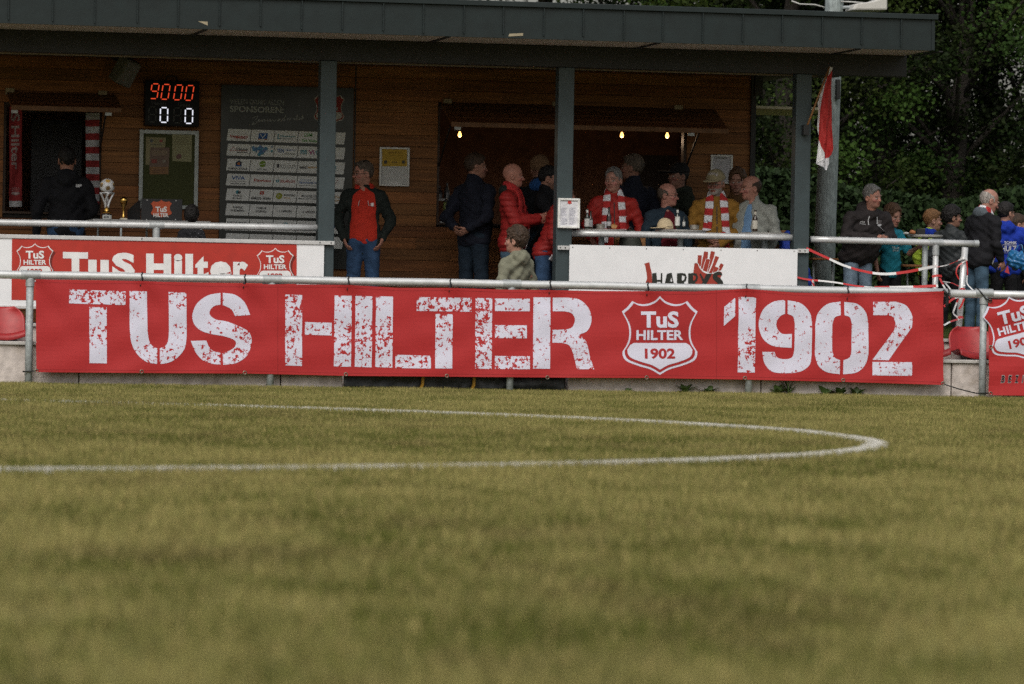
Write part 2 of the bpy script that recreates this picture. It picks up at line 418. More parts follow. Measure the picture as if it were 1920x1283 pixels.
def turf():
    XF0, XF1 = G(330, 762).x, G(1000, 783).x
    rs = np.random.RandomState(3)
    n = 760000; Z = np.sqrt(rs.uniform(7.5**2, 48.2**2, n)); U = rs.uniform(-1.18, 1.18, n)*Z*PW/2/FPX + rs.normal(0, 0.4, n)
    x = CAM.x + _r0.x*U + math.sin(YAW)*Z; y = CAM.y + _r0.y*U + math.cos(YAW)*Z
    k = y < 0.07; x, y = x[k], y[k]; n = len(x)
    d = np.abs(np.hypot(x-CX, y-CY) - CRAD); k = d > 0.04; x, y = x[k], y[k]; n = len(x)
    a, b = ground_noise(x, y)
    H = rs.uniform(0.014, 0.036, n)*(0.6+0.8*a); Wd = rs.uniform(0.0035, 0.008, n)
    c = turf_colour(x, y)*rs.uniform(0.75, 1.3, (n, 1))
    straw = rs.rand(n) < 0.20; c[straw] = np.array([0.38,0.31,0.12])*rs.uniform(0.7, 1.2, (straw.sum(), 1))
    gm = mat('grass_blades', rough=0.8, attr=True, var=0.1, scale=3, spec=0.2)
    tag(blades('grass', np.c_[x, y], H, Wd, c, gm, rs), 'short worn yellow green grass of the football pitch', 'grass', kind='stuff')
    # chalked blades
    n = 170000; th = rs.uniform(-2.2, 2.2, n); r = CRAD + rs.uniform(-0.055, 0.055, n)*(0.75 + 0.5*value_noise(th*40, th*0, 13))
    x = CX + r*np.cos(th); y = CY + r*np.sin(th); keep = rs.rand(n) > np.clip((0.46-value_noise(x*6, y*6, 9))*1.8, 0, 0.75)
    far = y > CY; keep &= ~(far & (rs.rand(n) < np.clip((XF1 - x)/(XF1 - XF0), 0.1, 0.93))); x, y = x[keep], y[keep]; n = len(x)
    c = np.array([0.74,0.72,0.66])*rs.uniform(0.75, 1.1, (n, 1)); gmw = mat('chalked_grass', rough=0.9, attr=True, var=0.1, scale=3, spec=0.1)
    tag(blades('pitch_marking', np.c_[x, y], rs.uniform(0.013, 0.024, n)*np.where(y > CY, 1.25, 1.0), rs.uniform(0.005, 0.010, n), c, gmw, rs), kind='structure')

pitch(); turf()

# terrace floor and the retaining steps
x_open0, x_open1 = W(636, 715, 0.3).x, W(1056, 715, 0.3).x
XL, XR = W(-260, 600, 2).x, W(2260, 600, 2).x
x_roof_r = W(1540, 600, 2).x
def terrace():
    mb = MB()
    mb.box((XL, 1.30, 0.30), (x_open0, 9.5, ZF)); mb.box((x_open1, 1.30, 0.30), (x_roof_r, 9.5, ZF)); mb.box((x_open0, 2.35, 0.30), (x_open1, 9.5, ZF))
    mb.box((XL, 2.4, -0.05), (x_roof_r, 9.4, 0.299))
    tag(mb.build('terrace_floor', floor_m), kind='structure')
    # grass bank right of the terrace
    rs = np.random.RandomState(5); xs = np.linspace(x_roof_r+0.02, 90, 60); ys = np.concatenate([np.linspace(0.98, 8, 22), np.linspace(9, 120, 20)])
    X, Y = np.meshgrid(xs, ys); Zb = 0.57 + 0.22*np.clip((Y-1.4)/4, 0, 1) + 0.03*(value_noise(X*2, Y*2, 6)-0.5)
    i = np.arange(X.size).reshape(X.shape); F = np.stack([i[:-1,:-1].ravel(), i[:-1,1:].ravel(), i[1:,1:].ravel(), i[1:,:-1].ravel()], 1)
    V = np.stack([X.ravel(), Y.ravel(), Zb.ravel()], 1)
    c = np.array([0.045,0.058,0.018])*(0.8+0.5*value_noise(X.ravel()*1.5, Y.ravel()*1.5, 8))[:, None]
    tag(npmesh('grass_bank', V, F, MATS['turf_ground'], None, True, c), kind='structure')
    n = 26000; x = rs.uniform(x_roof_r+0.05, W(2000, 600, 4).x, n); y = rs.uniform(1.0, 8, n)
    z = 0.57 + 0.22*np.clip((y-1.4)/4, 0, 1); h = rs.uniform(0.03, 0.09, n)
    o = blades('bank_grass', np.c_[x, y], h, rs.uniform(0.005, 0.01, n), np.array([0.055,0.075,0.018])*rs.uniform(0.6, 1.5, (n, 1)), MATS['grass_blades'], rs)
    co = np.empty(len(o.data.vertices)*3, np.float32); o.data.vertices.foreach_get('co', co); co = co.reshape(-1, 3); co[:, 2] += np.repeat(z, 3); o.data.vertices.foreach_set('co', co.ravel())
    tag(o, 'longer dark green grass on the bank beside the terrace', 'grass', kind='stuff')
terrace()

def walls():
    # front retaining wall of precast blocks, with the opening for the stairs
    def blocks(xa, xb, name, label, zt):
        root = empty(name, ((xa+xb)/2, 0.2, 0), label, 'concrete wall')
        mb = MB(); x = xa; rs = random.Random(int(xa*10))
        while x < xb - 0.01:
            x2 = min(x + 1.98, xb); zz = zt
            mb.box((x+0.006, 0.085+rs.uniform(0, .006), -0.1), (x2-0.006, 0.36, zz)); x = x2
        mb.build('wall_block', concrete, root, bevel=0.008)
        c = MB(); c.box((xa, 0.06, zt+0.001), (xb, 0.98, zt+0.035)); c.build('coping', mat('coping_concrete', (0.46,0.44,0.42), 0.8, 0, 0.15, 6, 0.2, 40), root, bevel=0.006)
        r = MB(); r.box((xa, 0.98, 0.0), (xb, 1.295, ZF-0.03)); r.build('riser', concrete, root)
        r = MB(); r.box((xa, 0.95, ZF-0.029), (xb, 1.299, ZF+0.004)); r.build('top_slab', MATS['coping_concrete'], root, bevel=0.005)
    blocks(XL, x_open0, 'retaining_wall', 'stained concrete wall with seats behind the left half of the long banner', 0.375)
    blocks(x_open1, XR, 'retaining_wall', 'pale concrete wall with weeds at its foot under the right half of the banner', 0.345)
    # steps between the two walls
    root = empty('stair', ((x_open0+x_open1)/2, 1.4, 0), 'concrete steps between the two retaining walls behind the banner', 'steps')
    for k in range(3):
        mb = MB(); mb.box((x_open0+0.02, 1.0+0.45*k, 0), (x_open1-0.02, 2.34, 0.195*(k+1)-0.002*(k == 2)))
        mb.build('step', concrete, root, bevel=0.006)
    # black sheeting across the foot of the opening with yellow straps
    root = empty('ground_sheet', ((x_open0+x_open1)/2, 0.15, 0), 'black plastic sheeting with two yellow straps under the middle of the banner', 'sheeting')
    nx, nz = 90, 8; rs = np.random.RandomState(2); xs = np.linspace(x_open0+0.01, x_open1-0.02, nx); zs = np.linspace(-0.01, 0.30, nz)
    X, Z = np.meshgrid(xs, zs); Y = 0.10 + 0.035*(value_noise(X*6, Z*14, 4)-0.5) + 0.02*(value_noise(X*20, Z*30, 5)-0.5)
    i = np.arange(X.size).reshape(X.shape); F = np.stack([i[:-1,:-1].ravel(), i[:-1,1:].ravel(), i[1:,1:].ravel(), i[1:,:-1].ravel()], 1)
    o = npmesh('sheet', np.stack([X.ravel(), Y.ravel(), Z.ravel()], 1), F, rubber, root)
    md = o.modifiers.new('thick', 'SOLIDIFY'); md.thickness = 0.004
    for px in (790, 886):
        x = W(px, 715, 0.12).x; mb = MB(); mb.tube([(x-0.015, 0.075, 0.005), (x+0.004, 0.065, 0.05), (x+0.006, 0.065, 0.12), (x, 0.075, 0.30)], 0.016, 6)
        mb.build('strap', mat('yellow_strap', (0.42,0.22,0.02), 0.6), root)
walls()

# ---------------------------------------------------------------- the pitch fence (posts and rail) and its banners
def rail_z(px, py, Y): return W(px, py, Y).z
z_rail = 0.5*(W(640, 527.5, 0).z + W(1500, 543, 0).z); RR = 0.040
def pitch_fence():
    root = empty('pitch_fence', (W(960, 700, 0).x, 0, 0), 'long galvanised tube fence rail on posts that carries the red banners', 'fence')
    mb = MB(); xa, xb = W(-200, 515, 0).x, W(1776, 549, 0).x
    mb.tube([(xa + (xb-xa)*k/24, 0.0015*math.sin(k*2.1), z_rail + 0.0025*math.sin(k*1.7)) for k in range(25)], RR, 14); mb.build('rail', galv, root, True)
    mb = MB(); mb.tube([(W(1782, 551, 0).x, 0, z_rail-0.008), (W(2100, 556, 0).x, 0, z_rail-0.012)], RR, 14); mb.build('rail', galv, root, True)
    for px, pyb, pyr in ((-390, 700, 510), (55, 708, 517), (508, 717, 524), (957.5, 724, 533), (1405, 732, 542), (1843, 738, 553)):
        x = W(px, (pyb+pyr)/2, 0).x; mb = MB(); mb.tube([(x, 0, -0.2), (x, 0, z_rail-0.02)], 0.036, 12)
        p = mb.build('post', galv_dull, root, True)
        s = MB(); s.tube([(x-0.092, 0, z_rail), (x+0.092, 0, z_rail)], RR+0.006, 14); s.tube([(x, 0, z_rail-0.04), (x, 0, z_rail-0.11)], 0.043, 12)
        s.build('tee_fitting', sleeve_m, p, 'auto')
pitch_fence()

ties_px = [(69,517),(265,521),(458,523),(652,527),(843,530),(1030,534),(1213,541),(1398,541),(1588,544),(1768,551)]
def sag(x, z):
    """cloth relief: shallow belly, folds falling from the ties, fine creases"""
    t = (z_rail - 0.06 - z) / 0.86
    xx = np.asarray(x, float); out = 0.012*np.sin(xx*1.3+0.5)*t
    for (px, py) in ties_px:
        x0 = TIE_X[px]; dx = xx - x0
        out += 0.012*np.exp(-(dx/0.10)**2)*np.exp(-t*5)
        out += 0.007*np.sin(dx*16 - t*13)*np.exp(-(np.abs(dx)-t*0.45)**2/0.05)*np.exp(-t*2.0)
    out += 0.0035*np.sin(xx*5.1 + t*15 + 2*np.sin(xx*1.7))*(0.35+t*0.6)
    return out*1.5
TIE_X = {p[0]: W(p[0], p[1], 0).x for p in ties_px}
YBAN = -0.055
def banner_map(u, v, l):
    p = W(u, v, YBAN - 0.0022*l); p.y -= float(sag(p.x, p.z)); return p

_ban_top = [(67,523.5),(165,527),(265,527),(360,531),(458,533),(555,533.5),(652,534.5),(748,540),(843,540),(938,543),(1030,544),(1120,546),(1213,546),(1305,547),(1398,541.5),(1492,549),(1588,550.5),(1680,549.5),(1768,546)]
_ban_bot = [(1769,722),(1588,716.5),(1398,712),(1212,709),(1030,708),(840,706.5),(649,705),(458,700.5),(265,699.5),(68,698)]
def wearfn(u, v):
    """where the stencil paint is broken up (art pixels)"""
    w = 0.10
    def b(x0, y0, x1, y1, a):
        nonlocal w
        dx = max(x0-u, 0, u-x1)/10; dy = max(y0-v, 0, v-y1)/12; w = max(w, a*math.exp(-dx*dx-dy*dy))
    b(128,540,236,574,.95); b(166,576,202,592,.55); b(166,615,202,640,.75); b(243,545,276,558,.7); b(316,545,350,566,.7); b(330,612,350,632,.35)
    b(258,655,294,684,.6); b(300,655,330,684,.6); b(385,655,475,686,.85); b(440,605,475,640,.8); b(358,660,400,685,.55); b(395,600,440,630,.4)
    b(534,550,568,600,.95); b(534,600,568,640,.9); b(534,660,568,690,.8); b(571,602,624,632,.45)
    b(626,608,740,660,.85); b(626,665,740,690,.6); b(640,560,740,572,.45); b(741,664,809,692,.75); b(780,555,885,587,.95)
    b(816,588,850,600,.45); b(816,612,850,650,.8); b(890,556,924,640,1.0); b(890,640,924,694,.85); b(927,608,988,636,.75); b(927,665,994,694,.85)
    b(927,558,994,586,.35); b(1000,600,1033,692,.3); b(1035,615,1060,645,.55); b(1070,630,1116,694,.65)
    b(1382,628,1418,664,.9); b(1382,664,1418,700,.65); b(1385,562,1418,582,.45); b(1357,560,1380,612,.3)
    b(1636,565,1712,600,.55); b(1660,590,1712,650,.6); b(1636,680,1712,706,.55); b(1425,560,1530,705,.22); b(1528,560,1632,705,.25)
    return w

def banner_material():
    m = bpy.data.materials.new('banner_print'); m.use_nodes = True; t = m.node_tree; n = t.nodes; L = t.links
    b = n['Principled BSDF']; b.inputs['Roughness'].default_value = 0.62; b.inputs['Specular IOR Level'].default_value = 0.3
    at = n.new('ShaderNodeAttribute'); at.attribute_name = 'Col'; we = n.new('ShaderNodeAttribute'); we.attribute_name = 'wear'
    tc = n.new('ShaderNodeTexCoord')
    def noise(s, d=3):
        k = n.new('ShaderNodeTexNoise'); k.inputs['Scale'].default_value = s; k.inputs['Detail'].default_value = d; L.new(tc.outputs['Object'], k.inputs['Vector']); return k
    vor = n.new('ShaderNodeTexVoronoi'); vor.feature = 'DISTANCE_TO_EDGE'; vor.inputs['Scale'].default_value = 36; vor.inputs['Randomness'].default_value = 1
    wob = noise(30); mixv = n.new('ShaderNodeVectorMath'); mixv.operation = 'MULTIPLY_ADD'
    L.new(wob.outputs['Color'], mixv.inputs[0]); mixv.inputs[1].default_value = (0.05, 0.05, 0.05); L.new(tc.outputs['Object'], mixv.inputs[2]); L.new(mixv.outputs[0], vor.inputs['Vector'])
    gate = noise(27, 2)
    # crack where edge distance < (wear-scaled) width and the gate noise lets it
    def math_(op, a, bb=None, cl=False):
        k = n.new('ShaderNodeMath'); k.operation = op; k.use_clamp = cl
        for i, q in enumerate((a, bb)):
            if q is None: continue
            if isinstance(q, (int, float)): k.inputs[i].default_value = q
            else: L.new(q, k.inputs[i])
        return k.outputs[0]
    g = math_('SUBTRACT', gate.outputs[0], 0.635); g = math_('ADD', g, math_('MULTIPLY', we.outputs['Fac'], 0.185)); g = math_('MULTIPLY', g, 1.6)
    e = math_('SUBTRACT', g, vor.outputs['Distance']); e = math_('MULTIPLY', e, 60.0, True)
    on = math_('GREATER_THAN', we.outputs['Fac'], 0.02); e = math_('MULTIPLY', e, on)
    mx = n.new('ShaderNodeMix'); mx.data_type = 'RGBA'; L.new(e, mx.inputs['Factor']); L.new(at.outputs['Color'], mx.inputs['A']); mx.inputs['B'].default_value = (*RED, 1)
    vr = noise(3, 5); mr = n.new('ShaderNodeMapRange'); mr.inputs['To Min'].default_value = 0.90; mr.inputs['To Max'].default_value = 1.08; L.new(vr.outputs[0], mr.inputs[0])
    mu = n.new('ShaderNodeMix'); mu.data_type = 'RGBA'; mu.blend_type = 'MULTIPLY'; mu.inputs['Factor'].default_value = 1; L.new(mx.outputs['Result'], mu.inputs['A']); L.new(mr.outputs[0], mu.inputs['B'])
    L.new(mu.outputs['Result'], b.inputs['Base Color'])
    nb = noise(420, 2); bp = n.new('ShaderNodeBump'); bp.inputs['Strength'].default_value = 0.2; bp.inputs['Distance'].default_value = 0.004; L.new(nb.outputs[0], bp.inputs['Height']); L.new(bp.outputs[0], b.inputs['Normal'])
    return m
banner_mat = banner_material()

def long_banner():
    root = empty('banner', (W(920, 620, YBAN).x, YBAN, 0.5), 'long red cloth banner with worn white stencil letters TUS HILTER 1902 and club shield', 'banner')
    a = Art(banner_map); a.poly(_ban_top + _ban_bot, RED, 0)
    # hems, two sewn seams
    a.build('cloth', banner_mat, root, cell=9)
    hem = Art(banner_map)
    for line in (_ban_top, _ban_bot):
        q = [(x, y + (5 if line is _ban_top else -5)) for x, y in line]; hem.stroke(q, 0.9, tuple(c*0.72 for c in RED), 0.4, smooth=3)
    for x0, y0, y1 in ((521,535,702),(1343.5,545,711)): hem.stroke([(x0,y0),(x0,(y0+y1)/2),(x0,y1)], 1.2, tuple(c*0.75 for c in RED), 0.4, smooth=2)
    hem.build('seam', banner_mat, root, cell=12)
    t = Art(banner_map); w = WHT
    P = lambda pts: t.poly(pts, w, 1, wear=1.0)
    Q1 = lambda pts: P([(x/3.0, 400 + y/3.0) for x, y in pts])                      # blocks read off four enlargements
    Q2 = lambda pts: P([(620 + x/3.692, 500 + y/3.692) for x, y in pts])
    Q3 = lambda pts: P([(1120 + x/4.276, 440 + y/4.276) for x, y in pts])
    Q4 = lambda pts: P([(1320 + x/3.2, 500 + y/3.2) for x, y in pts])
    Q1([(390,428),(707,440),(705,517),(388,507)]); Q1([(502,527),(600,530),(600,845),(502,843)])                           # T
    Q1([(728,437),(826,440),(829,660)] + crm([(829,660),(838,715),(858,748),(884,760)], 4)[1:] + [(882,848)] + crm([(882,848),(820,835),(765,785),(736,720),(729,650)], 4)[1:])   # U
    Q1([(948,443),(1048,447),(1050,690)] + crm([(1050,690),(1040,755),(1005,805),(955,838),(898,849)], 4)[1:] + [(898,760)] + crm([(898,760),(930,745),(945,715),(950,660)], 4)[1:])
    Q1([(1240,448)] + crm([(1240,448),(1170,462),(1110,505),(1083,565),(1090,620),(1130,660),(1190,680),(1260,692),(1320,715),(1325,745),(1300,768),(1253,790)], 4)[1:] +
       [(1255,853)] + crm([(1255,853),(1330,842),(1390,800),(1416,730),(1405,675),(1365,645),(1280,610),(1215,598),(1180,570),(1185,540),(1210,520),(1240,515)], 4)[1:])        # S
    Q1([(1253,448)] + crm([(1253,448),(1320,458),(1375,500),(1408,572)], 4)[1:] + [(1322,578)] + crm([(1322,578),(1300,540),(1253,516)], 4)[1:])
    Q1([(1072,718),(1160,716)] + crm([(1160,716),(1175,750),(1200,775),(1240,785)], 4)[1:] + [(1240,853)] + crm([(1240,853),(1160,838),(1105,790),(1072,718)], 4)[1:-1])
    Q1([(1605,457),(1700,460),(1700,860),(1605,856)]); Q1([(1716,612),(1867,616),(1867,688),(1716,683)])                    # H
    for x0, x1, y0 in ((27,146,200),(172,289,203),(314,432,205)): Q2([(x0,y0),(x1,y0+3),(x1-3,y0+495),(x0-3,y0+491)])     # H, I, L stems
    Q2([(450,610),(695,618),(695,706),(450,703)]); Q2([(596,211),(975,217),(975,313),(596,307)]); Q2([(727,328),(845,330),(842,706),(724,705)])
    Q2([(1003,217),(1119,219),(1114,709),(1000,706)])
    for x0, y0, x1, y1 in ((1137,221,1378,310),(1137,405,1357,497),(1137,619,1378,711)): Q2([(x0,y0),(x1,y0+2),(x1,y1),(x0,y1-2)])
    Q2([(1403,213),(1521,214),(1517,708),(1399,706)])
    Q2([(1537,215)] + crm([(1640,215),(1720,228),(1775,275),(1803,335),(1800,400),(1770,450),(1722,472),(1755,500),(1780,560),(1795,630),(1822,711)], 4) + [(1704,711)] +
       crm([(1704,711),(1690,655),(1672,590),(1648,545),(1600,528)], 4)[1:] + [(1534,527),(1534,438)] + crm([(1600,437),(1665,425),(1690,375),(1670,325),(1620,310)], 4) + [(1537,309)])   # R
    Q3([(1017,580),(1107,505),(1103,655),(1015,733)]); Q3([(1133,505),(1150,500),(1250,503),(1271,510),(1265,1106),(1127,1105)])  # '1
    Q4([(487,200)] + crm([(487,200),(420,210),(360,250),(332,320),(333,380),(360,440),(420,478),(527,488)], 5)[1:] + [(528,404)] + crm([(528,404),(470,403),(440,370),(436,335),(455,300),(487,283)], 5)[1:])
    Q4([(502,202)] + crm([(502,202),(580,220),(635,275),(649,340)], 5)[1:] + [(649,530)] + crm([(649,530),(635,590),(580,630),(490,640),(410,630),(365,580),(350,512)], 5)[1:] + [(424,512)] +
       crm([(424,512),(440,545),(485,556),(530,545),(543,505)], 5)[1:] + [(546,340)] + crm([(546,340),(535,300),(502,284)], 5)[1:])            # 9
    Q4([(820,210)] + crm([(820,210),(740,225),(685,280),(668,350)], 5)[1:] + [(668,530)] + crm([(668,530),(685,590),(735,632),(818,646)], 5)[1:] + [(818,562)] + crm([(818,562),(785,545),(771,505)], 4)[1:] + [(771,345)] + crm([(771,345),(785,305),(820,292)], 4)[1:])
    Q4([(842,212)] + crm([(842,212),(920,225),(970,275),(988,345)], 5)[1:] + [(988,530)] + crm([(988,530),(970,590),(920,635),(838,647)], 5)[1:] + [(838,563)] + crm([(838,563),(875,545),(886,505)], 4)[1:] + [(887,345)] + crm([(887,345),(875,305),(842,292)], 4)[1:])   # 0
    Q4([(1015,212),(1150,211)] + crm([(1150,211),(1215,235),(1251,300),(1247,365)], 5)[1:] + [(1110,562),(1013,560),(1140,385)] + crm([(1140,385),(1150,340),(1130,300),(1100,292)], 5)[1:] + [(1015,292)])
    Q4([(1013,572),(1250,574),(1250,656),(1013,653)])                                                                        # 2
    t.build('lettering', banner_mat, root, cell=5, wearfn=wearfn)
    c = Art(banner_map); crest(c, 1237, 628.5, 71, 1, red=tuple(k*0.9 for k in RED)); c.build('club_shield', banner_mat, root, cell=9)
    gm = mat('brass_eyelet', (0.25,0.22,0.17), 0.4, 0.7)
    for px, py in [(265,697),(459,699),(649,702),(838,705),(1026,708),(1212,708),(1397,709),(1582,713),(68,695.5),(1768,719)]:
        p = banner_map(px, py, 1); mb = MB()
        mb.raw(*ring_geo((p.x, p.y-0.002, p.z), 0.016, 0.005, 14, 6)); mb.build('eyelet', gm, root, True)
    for px, py in ties_px[1:-1]:
        x = TIE_X[px]; mb = MB(); pts = [(x + 0.010*math.sin(k/10*6.3), -(RR+0.006)*math.cos(2*math.pi*k/16 + 0.6)*1.02, z_rail + (RR+0.006)*math.sin(2*math.pi*k/16+0.6)) for k in range(17)]
        mb.tube(pts, 0.0065, 6)
        mb.tube([(x, -RR-0.008, z_rail), (x-0.006, -RR-0.012, z_rail-0.05), (x-0.018, YBAN-0.018, z_rail-0.088)], 0.006, 6)
        mb.build('cable_tie', black_m, root, True)
    # corner lashings
    z0 = W(69, 695, YBAN).z; mb = MB(); xa = W(52, 690, -0.04).x
    mb.tube([(xa-0.05, -0.045, z0-0.012), (xa+0.03, -0.05, z0-0.008), (W(70,695,YBAN).x, YBAN-0.01, z0)], 0.007, 6); mb.build('lashing', black_m, root, True)
    a1, a2 = W(1768, 720, -0.06), W(1830, 737.5, -0.045); a3 = W(1858, 737.5, -0.05)
    mb = MB(); mb.tube([a1, a1.lerp(a2, .5) + Vector((0,0,-0.006)), a2, a3], 0.006, 6); mb.build('lashing', black_m, root, True)
    a1, a2 = W(1769, 545, -0.06), W(1776, 571, -0.03); mb = MB(); mb.tube([a1, W(1776, 552, -0.045), a2, W(1774, 575, -.03)], 0.018, 6); mb.build('lashing', black_m, root, True)

def ring_geo(c, r, t, n, k):
    vs, fs = [], []
    for i in range(n):
        a = 2*math.pi*i/n
        for j in range(k):
            b = 2*math.pi*j/k; rr = r + t*math.cos(b); vs.append((c[0]+rr*math.cos(a), c[1]-t*math.sin(b), c[2]+rr*math.sin(a)))
    for i in range(n):
        for j in range(k): fs.append((i*k+j, ((i+1) % n)*k+j, ((i+1) % n)*k+(j+1) % k, i*k+(j+1) % k))
    return vs, fs
long_banner()

def second_banner():
    root = empty('banner', (W(1900, 650, YBAN).x, YBAN, 0.5), 'red banner with tilted white club shield right of the last fence post', 'banner')
    def mp(u, v, l):
        p = W(u, v, YBAN - 0.0025*l); p.y -= 0.012*math.sin(p.x*9 + p.z*5) + 0.006*math.sin(p.x*4 - p.z*22); return p
    a = Art(mp); a.poly([(1854,562),(1890,561.5),(1960,563),(2120,566),(2120,745),(1960,742.5),(1880,741.5),(1853.5,741)], RED, 0); a.build('cloth', banner_mat, root, cell=9)
    c = Art(mp); crest(c, 1907, 614, 58, 1, rot=R(-15)); c.build('club_shield', banner_mat, root, cell=8)
    l = Art(mp); x = 1876.5
    for ch in 'BEZIRKSLIGA':
        w = 7 if ch != 'I' else 3
        l.text(ch, x-.6, x+w+.6, 718.4, 703.4, (0.6,0.55,0.55), 1, 0.05, shear=0.2); l.text(ch, x, x+w, 717.5, 704.2, INK, 2, 0.03, shear=0.2); x += w + 6.5
    l.build('lettering', banner_mat, root)
    gm = MATS['brass_eyelet']
    for px, py in ((1857,564.5),(1857,651),(1857,738)):
        p = mp(px, py, 1); mb = MB(); mb.raw(*ring_geo((p.x, p.y-0.002, p.z), 0.016, 0.005, 14, 6)); mb.build('eyelet', gm, root, True)
    mb = MB(); x = W(1838, 553, 0).x; mb.tube([(x-0.04, -0.02, z_rail+0.05), (x-0.01, -0.052, z_rail+0.01), (x+0.05, -0.05, z_rail-0.06), (x+0.11, -0.06, z_rail-0.075)], 0.007, 6); mb.build('lashing', black_m, root, True)
second_banner()

# ---------------------------------------------------------------- bucket seats
def seat_at(px, py_top, py_bot, label, zseat):
    c = W(px, py_bot, 0.55); x0 = c.x; root = empty('bucket_seat', (x0, 0.55, zseat), label, 'seat', 'red bucket seats on the concrete wall')
    nu, nv = 25, 22; V = np.zeros((nv, nu, 3))
    for j in range(nv):
        t = j/(nv-1)
        for i in range(nu):
            u = -1 + 2*i/(nu-1)
            if t < 0.52:                                  # pan, front edge rolled down
                s = t/0.52; y = 0.36 + s*0.38; hw = 0.205 + 0.02*s; z = 0.085 - 0.05*s + 0.045*u*u
                if s < 0.22: k = (0.22-s)/0.22; z -= 0.075*k*k; y += 0.02*k*k
            else:                                         # back, rounded top
                s = (t-0.52)/0.48; y = 0.74 + 0.10*s; z = 0.035 + 0.30*s; hw = 0.225
                if s > 0.45: hw *= math.sqrt(max(0.03, 1-((s-0.45)/0.55)**2.4*0.72))
                z += 0.045*u*u*(1-s); y -= 0.05*u*u
            V[j, i] = (x0 + u*hw, y, zseat + z)
    i = np.arange(nu*nv).reshape(nv, nu); F = np.stack([i[:-1,:-1].ravel(), i[:-1,1:].ravel(), i[1:,1:].ravel(), i[1:,:-1].ravel()], 1)
    o = npmesh('shell', V.reshape(-1, 3), F, seat_red, root); m = o.modifiers.new('thick', 'SOLIDIFY'); m.thickness = 0.012
    mb = MB(); mb.box((x0-0.12, 0.45, zseat+0.0), (x0+0.12, 0.70, zseat+0.045)); mb.build('foot_bracket', black_m, root)
seat_at(6, 583, 650, 'red bucket seat at the far left behind the fence post', 0.41)
seat_at(1738, 622, 683, 'red bucket seat mostly hidden by the right end of the long banner', 0.38)
seat_at(1829, 622, 683, 'red bucket seat behind the fence post between the two banners', 0.38)
seat_at(1921, 622, 683, 'red bucket seat behind the second banner at the far right', 0.38)

# ---------------------------------------------------------------- weeds along the wall foot
def weed(px, py, n, h, seed, label, grassy=False):
    rs = random.Random(seed); b = W(px, py, 0.10); root_x = b.x; mb = MB()
    for k in range(n):
        a = rs.uniform(0, 2*math.pi); L = 1.35*h*rs.uniform(0.7, 1.25); el = rs.uniform(0.35, 1.15) if not grassy else rs.uniform(0.9, 1.45)
        w = (0.024 if not grassy else 0.005)*rs.uniform(0.7, 1.3); d = Vector((math.cos(a)*math.cos(el), math.sin(a)*math.cos(el)*0.5, math.sin(el)))
        s = Vector((-math.sin(a), math.cos(a), 0)); s = (s - d*s.dot(d)).normalized(); P = []
        for t in (0, .25, .5, .75, 1):
            c = Vector((root_x, 0.045, 0)) + d*L*t + Vector((0,0,-0.35*L*t*t)); ww = w*math.sin(math.pi*min(0.97, t*0.85+0.1)); P += [c - s*ww, c + s*ww]
        g = rs.uniform(0.7, 1.3); col = (0.065*g, 0.11*g, 0.028*g)
        mb.raw(P, [(2*i, 2*i+1, 2*i+3, 2*i+2) for i in range(4)], col)
    o = mb.build('weed', mat('weed_leaf', rough=0.6, attr=True, var=0.2, scale=20), None, True)
    tag(o, label, 'weed', 'weeds along the foot of the wall')
weed(1176,726,8,.05,11,'tiny low weed at the wall foot under the club shield')
weed(1282,729,16,.13,1,'leafy weed between the shield and the 1 on the banner')
weed(1326,730,20,.11,2,'broad clump of dock leaves just left of the 1 on the banner')
weed(1456,732,18,.12,3,'leafy weed under the left side of the 9 on the banner')
weed(1476,733,26,.17,4,'tuft of thin grass stalks under the 9 on the banner', True)
weed(1545,733,14,.14,5,'upright leafy weed under the left side of the 0 on the banner')
weed(1574,734,18,.12,6,'leafy weed under the middle of the 0 on the banner')
weed(1603,735,16,.12,7,'last leafy weed before the 2 on the banner')

# ================================================================ CLUBHOUSE
xw = lambda px, py=400, Y=YW: W(px, py, Y).x
zw = lambda px, py, Y=YW: W(px, py, Y).z
Z_SOF, Z_BEAM, Z_CEIL, Z_FTOP = 3.54, zw(1060, 127, YP), 3.42, zw(960, 3, 0.9)
X_L = xw(-320); X_CORNER = xw(1404); Y_FAS = 0.9
X_FASR = W(1752, 60, Y_FAS).x; X_BEAMR = W(1697, 110, YP).x; Y_BACK = 9.0
KI = (xw(820, 300), xw(1288, 300), zw(838, 418), zw(1000, 203))      # serving hatch opening
BO = (xw(6, 300), xw(190, 300), zw(100, 398), zw(100, 195))          # announcer booth window
SP = (xw(412, 300), xw(663, 300))

